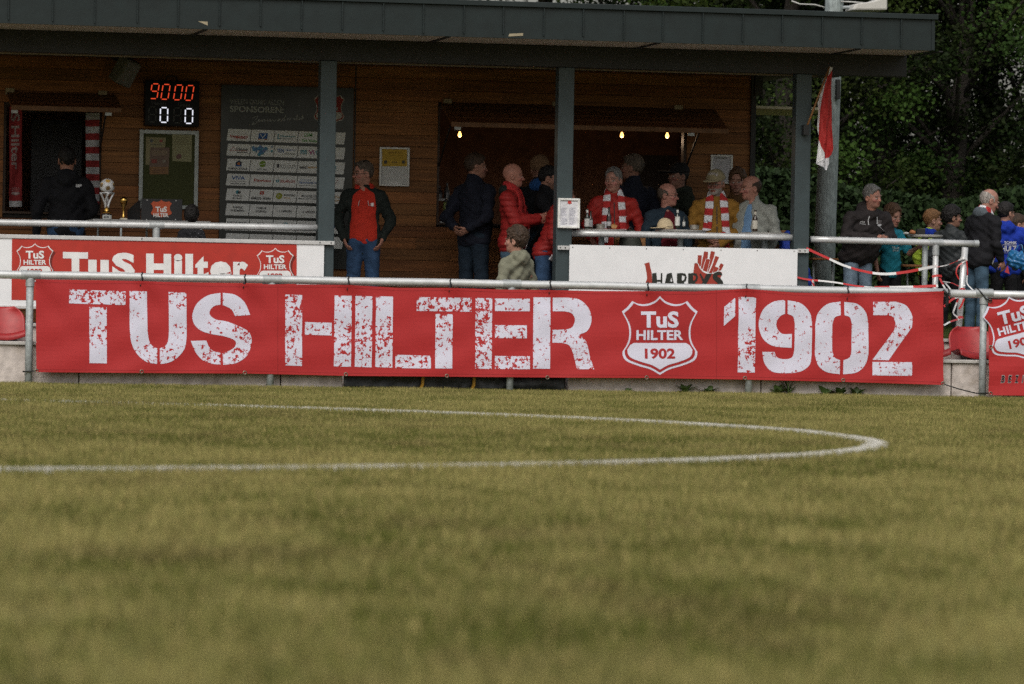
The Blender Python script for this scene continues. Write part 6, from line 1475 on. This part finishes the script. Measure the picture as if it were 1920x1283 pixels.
    # ---- hair
    if hair:
        d = SDF(); kz = np.array(HAIR[haircol])
        if hair == 'fringe':                                      # bald crown, hair round the sides and back
            he(d, (0,.016,1.690), (.0805,.0990,.0950)); d.cut(Hd(0,-.018,1.7), Hm @ Vector((0,-1,.25))); d.cut(Hd(0,.02,1.715), Hm @ Vector((0,-.25,1))); d.cut(Hd(0,.03,1.612), Hm @ Vector((0,-.35,-1)))
            for sg in (-1, 1): he(d, (sg*.088,-.008,1.640), (.018,.030,.040), .01, '-')
        elif hair == 'stubble':
            he(d, (0,.016,1.692), (.0795,.0975,.0955)); d.cut(Hd(0,-.055,1.715), Hm @ Vector((0,-1,-.45))); d.cut(Hd(0,.03,1.615), Hm @ Vector((0,-.45,-1)))
        else:
            t = {'short': .0065, 'full': .020, 'long': .022, 'crop': .006}[hair]
            he(d, (0,.016,1.696+t*.3), (.078+t*.7,.097+t*.7,.096+t)); he(d, (0,-.045,1.745), (.058,.045,.030+t*.6), .02)
            if hair == 'long': d.c(Hd(-.04,.06,1.66), Hd(-.045,.075,1.50), .055, .04, .03); d.c(Hd(.04,.06,1.66), Hd(.045,.075,1.50), .055, .04, .03)
            he(d, (0,-.108,1.668), (.066,.080,.092), .012, '-')
            for sg in (-1, 1): he(d, (sg*.078,-.062,1.655), (.026,.036,.062), .012, '-')
            if hair != 'long': d.cut(Hd(0,.02,1.605), Hm @ Vector((0,-.55,-1)))
            for sg in (-1, 1): he(d, (sg*.088,-.008,1.646), (.018,.032,.042), .01, '-')
        am = {'fringe': .003, 'stubble': .0012, 'crop': .002, 'short': .0045, 'full': .007, 'long': .006}[hair]
        sd = px*.37
        d.disp = lambda X, Y, Z: am*1.6*(value_noise(X*95+sd, Z*55+Y*40, 3)+value_noise(Y*95+sd, Z*55-X*40+50, 4)+value_noise(X*210+Y*90+9, Z*150, 5)-1.5)
        rsd = np.random.RandomState(int(px))
        o = add('hair', d, hair_m, .8, lambda V: kz*(0.35+0.9*value_noise(V[:,0]*170+9, V[:,1]*130+V[:,2]*40, 5)+0.55*value_noise(V[:,0]*40+px, V[:,2]*30+V[:,1]*40, 6))[:, None])
    # ---- top garment
    j = SDF()
    j.e(T(0,.0,1.30), (.170*w,.118,.195), None, .05); j.e(T(0,-.02-.02*belly,1.07), (.165*w+.01*belly,.112+.055*belly,.20), None, .06); j.e(T(0,0,.93), (.172*w,.128+.02*belly,.14), None, .05)
    for sg in (-1, 1): j.c(T(0,.012,1.445), T(sg*.145*w,.005,1.40), .080, .066, .045)
    j.c(T(0,.02,1.44), T(0,.018,1.49), .085, .070, .03)
    j.cut(T(0,0,hem), Tm @ Vector((0,0,-1)))
    sl = .060 if not quilt else .068
    for a, e_, w_, sg in arms:
        if sleeve == 'short': m_ = a.lerp(e_, .75); j.c(a, m_, .072, .066, .04)
        elif sleeve: j.c(a, e_, sl+.009, sl-.002, .05); j.c(e_, w_ - (w_-e_).normalized()*.012, sl, sl-.018, .025)
        else: j.c(a, a.lerp(e_, .08), .065, .06, .03)
    if collar == 'stand': j.c(T(0,.022,1.48), T(0,.012,1.535), .074, .072, .02)
    if collar == 'hood': j.e(T(0,.095,1.475), (.115,.060,.085), None, .04); j.e(T(0,.04,1.50), (.095,.075,.045), None, .03)
    if collar != 'none': hole = SDF(); j.e(T(0,-.02,1.60), (.070,.080,.095), None, .015, '-')
    ph = px*.11
    def wr(X, Y, Z):
        o = .0062*np.sin(23*X+14*Z+ph+2*np.sin(9*Z+ph))*np.sin(17*Y-11*Z+ph) + .0050*np.sin(41*Z+19*X+3*np.sin(13*X+ph)) + 0.0028*np.sin(70*Z-45*X+ph)
        if quilt: o = o*.6 + .013*(.55-np.abs(np.sin(np.pi*(Z+.01*np.sin(8*X))/.062))**.55)
        return o
    j.disp = wr
    if inner:                                                    # open front: cut a gap so that the garment below shows
        jo = SDF(); jo.ops = list(j.ops); jo.disp = wr
        jo.e(T(0,-.17-.05*belly,1.08), (open_w,.15+.03*belly,.72), np.array(Tm), .012, '-')
        add('jacket', jo, F_[top], 1)
        im, ihem = inner; q = SDF()
        q.e(T(0,.0,1.30), (.155*w,.103,.185), None, .05); q.e(T(0,-.02-.02*belly,1.07), (.150*w,.098+.055*belly,.19), None, .06); q.e(T(0,0,.95), (.158*w,.114+.02*belly,.13), None, .05); q.c(T(-.11*w,0,1.42), T(.11*w,0,1.42), .055, .055, .05)
        q.c(T(0,.02,1.45), T(0,.014,1.525), .072, .067, .03); q.cut(T(0,0,ihem), Tm @ Vector((0,0,-1))); q.e(T(0,-.03,1.60), (.062,.078,.105), None, .012, '-'); q.disp = lambda X, Y, Z: .6*wr(X, Y, Z); add('shirt', q, F_[im], 1.15)
    else: add('jacket' if sleeve is True else 'shirt', j, F_[top], 1)
    if collar_mat:
        q = SDF(); q.e(T(0,.080,1.488), (.112,.062,.072), None, .03); q.c(T(-.05,.03,1.50), T(.05,.03,1.50), .052, .052, .03); q.c(T(-.075,-.02,1.485), T(0,.05,1.52), .030, .035, .03); q.c(T(.075,-.02,1.485), T(0,.05,1.52), .030, .035, .03)
        he(q, (0,-.015,1.64), (.066,.085,.085), .01, '-'); q.disp = lambda X, Y, Z: .004*np.sin(60*X+40*Z+ph); add('hood', q, F_[collar_mat], 1)
    if vest:
        q = SDF(); q.e(T(0,.0,1.30), (.178*w,.126,.20), None, .05); q.e(T(0,-.02,1.07), (.175*w,.122+.055*belly,.20), None, .06); q.e(T(0,0,.95), (.182*w,.138,.13), None, .05); q.c(T(-.10*w,0,1.43), T(.10*w,0,1.43), .074, .074, .04)
        q.cut(T(0,0,.84), Tm @ Vector((0,0,-1))); q.e(T(0,-.03,1.58), (.085,.13,.14), None, .01, '-')
        for sg in (-1, 1): q.e(T(sg*.235*w,0,1.36), (.07,.16,.15), None, .01, '-')
        q.disp = wr; add('vest', q, F_[vest], 1.1)
    # ---- trousers and shoes
    t = SDF(); t.e((0,.005,.95), (.162*w,.122,.115), None, .04)
    for sg in (-1, 1): t.c((sg*.088,.005,.89), (sg*.102,-.008,.50), .093, .070, .04); t.c((sg*.102,-.008,.50), (sg*.108,.012,.10), .070, .058, .03)
    t.disp = lambda X, Y, Z: .004*np.sin(38*Z+ph+3*np.sin(14*X))*np.sin(21*X+9*Y) + .0025*np.sin(75*Z+30*X)*(np.abs(Z-.5) < .14)
    add('trousers', t, F_[legs], 1.3)
    for sg in (-1, 1):
        q = SDF(); q.c((sg*.105,.045,.045), (sg*.115,-.12,.038), .044, .036, .02); q.c((sg*.105,.03,.09), (sg*.105,.02,.05), .042, .046, .02); q.cut((0,0,0.004), (0,0,-1)); add('shoe', q, F_['sole'], 1.4)
    # ---- scarf
    if scarf:
        r_, l_, wd_, phs = scarf['right'], scarf['left'], scarf.get('w', .075), scarf.get('ph', 0.0)
        ctl = [(-.085*w-.01,-.15,r_)] + [(-.090*w,-.15,z) for z in np.linspace(r_+.1, 1.26, 3)] + [(-.085,-.12,1.40),(-.074,-.05,1.50),(-.055,.05,1.535),(0,.085,1.545),(.055,.05,1.535),(.074,-.05,1.50),(.085,-.12,1.40)] + [(.090*w,-.15,z) for z in np.linspace(1.26, l_+.1, 3)] + [(.085*w+.01,-.15,l_)]
        c = np.array([list(T(*p)) for p in crm(ctl, 10)]); c = j.snap(c, .010); L = np.r_[0, np.cumsum(np.linalg.norm(np.diff(c, axis=0), axis=1))] + phs
        tn = np.gradient(c, axis=0); tn /= np.linalg.norm(tn, axis=1)[:, None]; e = 3e-3
        nm = np.stack([j.at(c+np.eye(3)[i]*e)-j.at(c-np.eye(3)[i]*e) for i in range(3)], 1); nm /= np.linalg.norm(nm, axis=1)[:, None]; sd_ = np.cross(nm, tn); sd_ /= np.linalg.norm(sd_, axis=1)[:, None]
        V = []; Cc = []; m = 14; per = scarf.get('per', .075); plain = scarf.get('plain')
        for i in range(len(c)):
            hw = wd_/2*(1.0 if (i > 12 and i < len(c)-12) else 1.1)
            for k in range(m):
                a = 2*math.pi*k/m; V.append(c[i] + sd_[i]*hw*np.sign(math.cos(a))*abs(math.cos(a))**.6 + nm[i]*.011*math.sin(a)*(1+.3*math.sin(i*.9)))
                Cc.append(CW_ if (int(L[i]/per) % 2 == 0 and not (plain and (L[i]-phs) > .28 and (L[i]-phs) < L[-1]-phs-.28)) else CR_)
        n_ = len(c); Fs = [(i*m+k, i*m+(k+1) % m, (i+1)*m+(k+1) % m, (i+1)*m+k) for i in range(n_-1) for k in range(m)]
        npmesh('scarf', toW(np.array(V)), np.array(Fs), scarf_m, root, True, np.array(Cc))
    # ---- glasses
    if glasses:
        g = MB()
        for sg in (-1, 1):
            ring = [G_(Hd(sg*.032+.022*math.cos(a), -.106+.006*abs(math.cos(a)), 1.657+.015*math.sin(a))) for a in np.linspace(0, 2*math.pi, 15)]; g.tube(ring, .0019*s, 5, cap=False)
            g.tube([G_(Hd(sg*.054,-.100,1.661)), G_(Hd(sg*.077,-.04,1.663)), G_(Hd(sg*.082,.012,1.660))], .002*s, 5)
        g.tube([G_(Hd(-.010,-.107,1.660)), G_(Hd(.010,-.107,1.660))], .0019*s, 5); g.build('glasses', mat('spectacle_frame', (0.02,0.02,0.02), .3), root)
    # ---- cap
    if cap == 'baseball' or cap == 'black':
        cm = F_['khaki_cap' if cap == 'baseball' else 'black_cap']; d = SDF(); he(d, (0,.014,1.705), (.094,.112,.100)); d.cut(Hd(0,0,1.700), Hm @ Vector((0,.12,-1))); he(d, (0,-.155,1.703), (.078,.080,.010), .02); d.disp = lambda X, Y, Z: .0022*np.sin(70*X+50*Z)*np.sin(60*Y)
        add('cap', d, cm, .8)
    if cap == 'beanie':
        d = SDF(); he(d, (0,.014,1.712), (.092,.108,.098)); d.cut(Hd(0,0,1.672), Hm @ Vector((0,-.35,-1))); d.disp = lambda X, Y, Z: .003*np.sin(np.arctan2(X-pv[0], Y-pv[1])*40); add('beanie', d, F_['tan_beanie'], .8)
    # ---- prints and extras on the clothes: flat shapes laid on the garment surface
    if patches:
        def mapper(side):
            def mp(u, v, l):
                x, z = u, v; y0 = -.30 if side == 'f' else .30; p = np.array([list(T(x, y0, z))]); dr = np.array(list(Tm @ Vector((0, 1 if side == 'f' else -1, 0))))
                for _ in range(14): p = p + dr*np.clip(j.at(p)[0] - .005 - .0012*l, -.05, .05)*.9
                q = toW(p)[0]; return Vector(q)
            return mp
        for side, fn, nm_ in patches:
            a = Art(mapper(side)); fn(a); o = a.build(nm_, print_matt, root, cell=.03)
    if extra: extra(root, G_, T, Hd)
    return root
# ================================================================ CAST
def unlean(deg, x, y, z):
    """a point given for the upright frame, expressed in the leaning torso frame"""
    c, s = math.cos(R(deg)), math.sin(R(deg)); dz = z - .95; return (x, y*c + dz*s, .95 - y*s + dz*c)
GW = (0.60,0.60,0.62)
def zipper(z0, z1, x=0.0): return ('f', lambda a: a.stroke([(x, z1), (x+.004, (z0+z1)/2), (x-.002, z0)], .010, (.03,.03,.03), 1), 'zip')
def small(rects, col=GW): return lambda a: [a.rect(x0, z1, x1, z0, col, 1) for x0, z0, x1, z1 in rects]

person('man in a black jacket and jeans standing with his back turned at the announcer window', 126, 276, 3.75, 178, w=1.15, hair='short', haircol='dark', top='black_shell', hem=.82, legs='jeans_blue', collar='hood',
       patches=[('b', small([(-.145,1.385,-.085,1.405),(-.125,1.375,-.085,1.386)]), 'back_logo')], armR=((-.27,.03,1.15),(-.19,-.14,1.0)))
person('child with dark hair in a speckled dark top behind the left handrail', 360, 394, 2.55, 160, w=.85, hair='full', haircol='dark', top='speckled', sleeve='short', collar='none', legs='black_jeans', hscale=1.2, skin=(.25,.12,.08))
def crest_patch(cx, cz, s): 
    def f(a): crest(a, cx, -cz, s, 1, red=(0.10,0.085,0.088), white=(.55,.55,.57), text=False); a.v = [(u, -v, l) for u, v, l in a.v]
    return f
person('man with glasses in a red hoodie under an open black jacket with hands in pockets', 681, 303, 3.3, -12, w=1.06, head=(-62, 3), hair='short', haircol='greybrown', top='dark_fleece', hem=.76, inner=('red_hoodie', .90), open_w=.21, collar='none', collar_mat='red_hoodie', legs='jeans_blue', glasses=True, beard=((.12,.08,.06), .4),
       armL=((.285,.06,1.16),(.205,-.055,.95)), armR=((-.285,.06,1.16),(-.205,-.055,.95)), skin=(.38,.18,.13), patches=[('f', small([(.075,1.30,.108,1.335)], (.65,.6,.6)), 'chest_logo'), ('f', lambda a: (a.stroke([(-.045,1.36),(-.052,1.33),(-.056,1.30)], .006, (.4,.35,.35), 1), a.stroke([(.045,1.36),(.050,1.33),(.060,1.30)], .006, (.4,.35,.35), 1)), 'drawstring')])
person('tall man in a navy jacket seen from behind with his hands clasped at his back', 893, 289, 3.5, 128, w=1.12, belly=.4, head=(-38, 2), hair='crop', haircol='brown', top='navy_wool', hem=.84, legs='jeans_dark', armR=((-.27,.12,1.14),(-.10,.20,1.02)), armL=((.27,.12,1.14),(.06,.22,1.02)), skin=(.30,.15,.105))
person('bald man in a red puffer jacket and light jeans looking right at the hatch', 963, 307, 3.0, 66, w=1.34, belly=.5, head=(18, 4), hair=None, haircol='greybrown', top='red_puffer', quilt=True, hem=.80, collar_mat='dark_fleece', legs='jeans_mid', scarf=dict(right=.80, left=.86, w=.085, plain=True), skin=(.42,.19,.14),
       armR=((-.245,-.10,1.15),(-.075,-.30,1.20)), armL=((.24,-.10,1.15),(.06,-.31,1.21)))
person('man in a tan knit hat with a blue collar standing deep in the hatch queue', 1012, 294, 4.05, 172, w=1.05, cap='beanie', hair=None, top='black_shell', collar_mat='blue_collar', skin=(.28,.14,.10))
person('dark haired smiling man in a black jacket with a hand raised to his chin', 1030, 313, 3.45, 62, w=1.05, head=(14, 10), hair='short', haircol='dark', top='black_shell', legs='black_jeans', collar='stand', beard=((.06,.04,.03), .5), skin=(.36,.18,.13), armR=((-.25,-.14,1.20),(-.06,-.24,1.40)),
       patches=[('f', small([(-.14,1.31,-.07,1.318)]), 'chest_logo')])
person('person in a red puffer jacket half hidden behind the middle canopy post', 1060, 344, 2.75, 72, w=1.1, lean=22, head=(0,-14), hair='short', haircol='dark', top='red_puffer', quilt=True, hem=.80, legs='jeans_blue', scarf=dict(right=.86, left=.86, w=.085, plain=True), armR=((-.255,-.06,1.15),(-.15,-.22,.98)), armL=((.25,-.08,1.15),(.10,-.28,1.05)))
person('dark haired youth in an olive parka behind the fence', 968, 432, .68, -148, zf=0.0, w=.98, head=(22, 0), hair='full', haircol='brown', top='olive_parka', hem=.72, collar='hood', legs='jeans_dark', hscale=1.12, skin=(.36,.19,.14),
       patches=[('b', lambda a: a.poly([(-.165+.016*math.cos(R(k*30)), 1.27+.016*math.sin(R(k*30))) for k in range(12)], (.20,.11,.08), 1), 'badge')])
person('grey haired person in a red jacket and striped scarf at the first table', 1150, 315, 3.0, -8, w=1.16, belly=.3, head=(-24, 2), hair='short', haircol='grey', top='red_shell', hem=.76, collar='stand', legs='black_jeans', scarf=dict(right=.98, left=.84, w=.082), skin=(.37,.185,.14), hscale=1.06,
       armR=((-.285,0,1.16),(-.255,-.20,1.03)), armL=((.30,.02,1.14),(.27,-.10,.92)), patches=[zipper(.82,1.42), ('f', small([(.115,1.245,.125,1.27),(.13,1.245,.137,1.27),(.145,1.245,.17,1.252)]), 'chest_logo')])
person('broad man in a dark navy coat seen from behind at the hatch', 1186, 290, 3.95, -150, w=1.3, head=(28, 0), hair='short', haircol='greybrown', top='navy_wool', legs='black_jeans', skin=(.25,.12,.085))
person('bald man with glasses in a dark denim jacket over a maroon shirt', 1253, 344, 2.95, 14, w=1.22, belly=.5, head=(46, 4), hair='fringe', haircol='greybrown', top='denim_dark', hem=.84, inner=('maroon_shirt', .82), open_w=.13, collar='none', glasses=True, legs='black_jeans', hscale=1.10, skin=(.37,.17,.13),
       armL=((.29,.0,1.14),(.25,-.10,.91)), armR=((-.29,.0,1.14),(-.25,-.10,.91)))
person('person in a black cap and dark green coat in the shade of the hatch', 1272, 307, 4.0, -70, w=1.1, cap='black', hair='short', haircol='dark', top='dark_green', collar='hood', legs='black_jeans', skin=(.22,.11,.08))
person('bearded man in a mustard jacket with khaki cap and striped club scarf', 1342, 321, 3.0, -10, w=1.18, belly=.4, head=(-22, 8), cap='baseball', hair='short', haircol='white', beard=((.30,.28,.26), .9), glasses=True, top='mustard', hem=.74, collar='stand', legs='black_jeans', scarf=dict(right=1.12, left=.86, w=.092, ph=.04), hscale=1.06,
       armR=((-.285,0,1.17),(-.11,-.23,1.06)), armL=((.285,0,1.15),(.02,-.25,.98)), skin=(.33,.16,.115), patches=[zipper(.80,1.40)])
person('woman with long reddish brown hair looking out behind the man in grey fleece', 1383, 319, 3.65, -12, w=.9, head=(-12, 2), hair='long', haircol='auburn', top='brown_coat', legs='black_jeans', skin=(.33,.17,.125))
person('older man in a grey fleece jacket over a light blue shirt looking left', 1408, 330, 2.9, -40, w=1.32, belly=.45, head=(-42, 6), hair='fringe', haircol='brown', top='grey_fleece', hem=.80, inner=('sky_shirt', .86), open_w=.062, collar='stand', legs='black_jeans', hscale=1.08, skin=(.36,.17,.125),
       armR=((-.29,-.02,1.15),(-.26,-.14,.90)), armL=((.30,.02,1.14),(.25,-.16,.90)))
def hoodie_marks(a):
    a.stroke([(-.050,1.455),(-.055,1.41),(-.048,1.36)], .011, (.62,.62,.64), 1); a.stroke([(.055,1.45),(.066,1.41),(.070,1.37)], .011, (.62,.62,.64), 1)
    a.text('JAKO', -.150, -.095, 1.372, 1.392, (.55,.55,.56), 1, .03); a.rect(-.155, 1.366, -.085, 1.358, (.30,.30,.31), 1)
person('grey haired man in a charcoal club hoodie leaning on the handrail', 1636, 348, 2.42, 18, zf=.58, w=1.42, belly=.5, lean=26, head=(20, -16), hair='short', haircol='grey', top='charcoal_hoodie', hem=.76, collar='hood', legs='jeans_light', beard=((.24,.14,.11), .4), skin=(.40,.19,.14),
       armR=(unlean(26,-.31,-.20,1.15), unlean(26,-.03,-.40,1.12)), armL=(unlean(26,.31,-.20,1.15), unlean(26,.07,-.42,1.13)),
       patches=[('f', hoodie_marks, 'chest_lettering'), ('f', crest_patch(.105,1.375,.034), 'club_shield')])
person('boy in a teal shirt leaning on the right bar table beside the hoodie man', 1674, 386, 2.95, 16, zf=.6, w=.92, head=(12, 14), hair='full', haircol='auburn', top='teal_shirt', sleeve='short', hem=.82, collar='none', legs='black_jeans', hscale=1.2, skin=(.37,.19,.14), armL=((.24,-.12,1.16),(.27,-.30,1.24)), armR=((-.25,.0,1.14),(-.23,-.05,.90)),
       patches=[('f', lambda a: (a.text('TEAM', -.045, .085, 1.215, 1.245, (.40,.45,.46), 1, .02), a.text('SPORT', -.03, .085, 1.18, 1.205, (.40,.45,.46), 1, .02)), 'shirt_print')])
person('fair haired boy in a yellow hi-vis vest facing away from the handrail', 1749, 394, 3.5, 122, zf=.6, w=.95, head=(-30, 4), hair='short', haircol='fair', top='hivis', collar='stand', collar_mat='royal_blue', legs='black_jeans', hscale=1.2, skin=(.40,.22,.16))
person('black haired youth in a slate jacket sitting low behind the handrail end', 1786, 388, 3.1, 128, zf=.6, w=1.3, head=(-35, 2), hair='full', haircol='dark', top='slate_jacket', hem=.72, legs='black_jeans', hscale=1.15, skin=(.34,.18,.13))
person('bald man in a black jacket with grey hood and striped scarf walking right', 1856, 356, 2.75, 112, zf=.6, w=1.36, belly=.4, lean=12, head=(-14, 10), hair='fringe', haircol='white', top='black_shell', hem=.72, collar_mat='grey_hood', legs='jeans_mid', scarf=dict(right=.9, left=.70, w=.075), skin=(.38,.19,.145), hscale=1.1, armR=((-.26,-.04,1.14),(-.22,-.20,.96)), armL=((.26,-.05,1.14),(.22,-.22,.97)))
def back_text(a):
    # the viewer sees the back, so the word runs the other way in the wearer's own frame
    k = (.62,.62,.66)
    for st, xa, xb, z0, z1 in (('HAUSTECHNIK', .16,-.15, 1.250,1.285),('SCHULZ', .15,-.15, 1.15,1.225)): a.text(st, xa, xb, z0, z1, k, 1, .03)
    a.rect(.15, 1.240, -.15, 1.234, k, 1); a.rect(.12, 1.135, -.10, 1.130, (.3,.3,.4), 1)
person('youth in a royal blue hoodie with white company lettering on the back', 1887, 380, 3.6, 172, zf=.6, w=1.42, head=(-52, 3), hair='short', haircol='dark', top='royal_blue', hem=.66, collar='hood', legs='black_jeans', hscale=1.1, skin=(.34,.18,.13), patches=[('b', back_text, 'back_lettering')])
person('boy with cropped brown hair at the far right behind the blue hoodie', 1909, 402, 4.3, 96, zf=.6, w=.9, head=(-4, 4), hair='crop', haircol='brown', top='black_shell', legs='black_jeans', hscale=1.2, skin=(.33,.17,.12))

def blue_bag():
    p = W(1908, 487, 2.6); r = empty('plastic_bag', p, 'crumpled blue plastic bag with a red corner at the far right', 'bag'); d = SDF(); d.e(p, (.115,.08,.095)); d.e(p+Vector((-.06,0,.045)), (.05,.06,.06)); d.e(p+Vector((.06,.0,-.05)), (.08,.07,.07))
    d.disp = lambda X, Y, Z: .012*np.sin(55*X+30*Z+2*np.sin(40*Z))*np.sin(48*Z-20*X+1) + .005*np.sin(120*X+70*Z)
    V, F = d.mesh(.007); npmesh('bag_body', V, F, mat('blue_film', (.02,.14,.33), .3, 0, .2, 15), r)
    m = MB(); q = W(1889, 505, 2.52); m.raw([(q.x-.03,q.y,q.z-.03),(q.x+.025,q.y,q.z-.05),(q.x+.005,q.y+.01,q.z+.04)], [(0,1,2)]); o = m.build('red_tag', seat_red, r); md = o.modifiers.new('t','SOLIDIFY'); md.thickness=.004
    h = MB(); h.tube([p+Vector((-.02,0,.09)), p+Vector((.01,.02,.15)), p+Vector((.05,.02,.16)), p+Vector((.06,0,.09))], .006, 6); h.build('handle', MATS['blue_film'], r, True)
blue_bag()
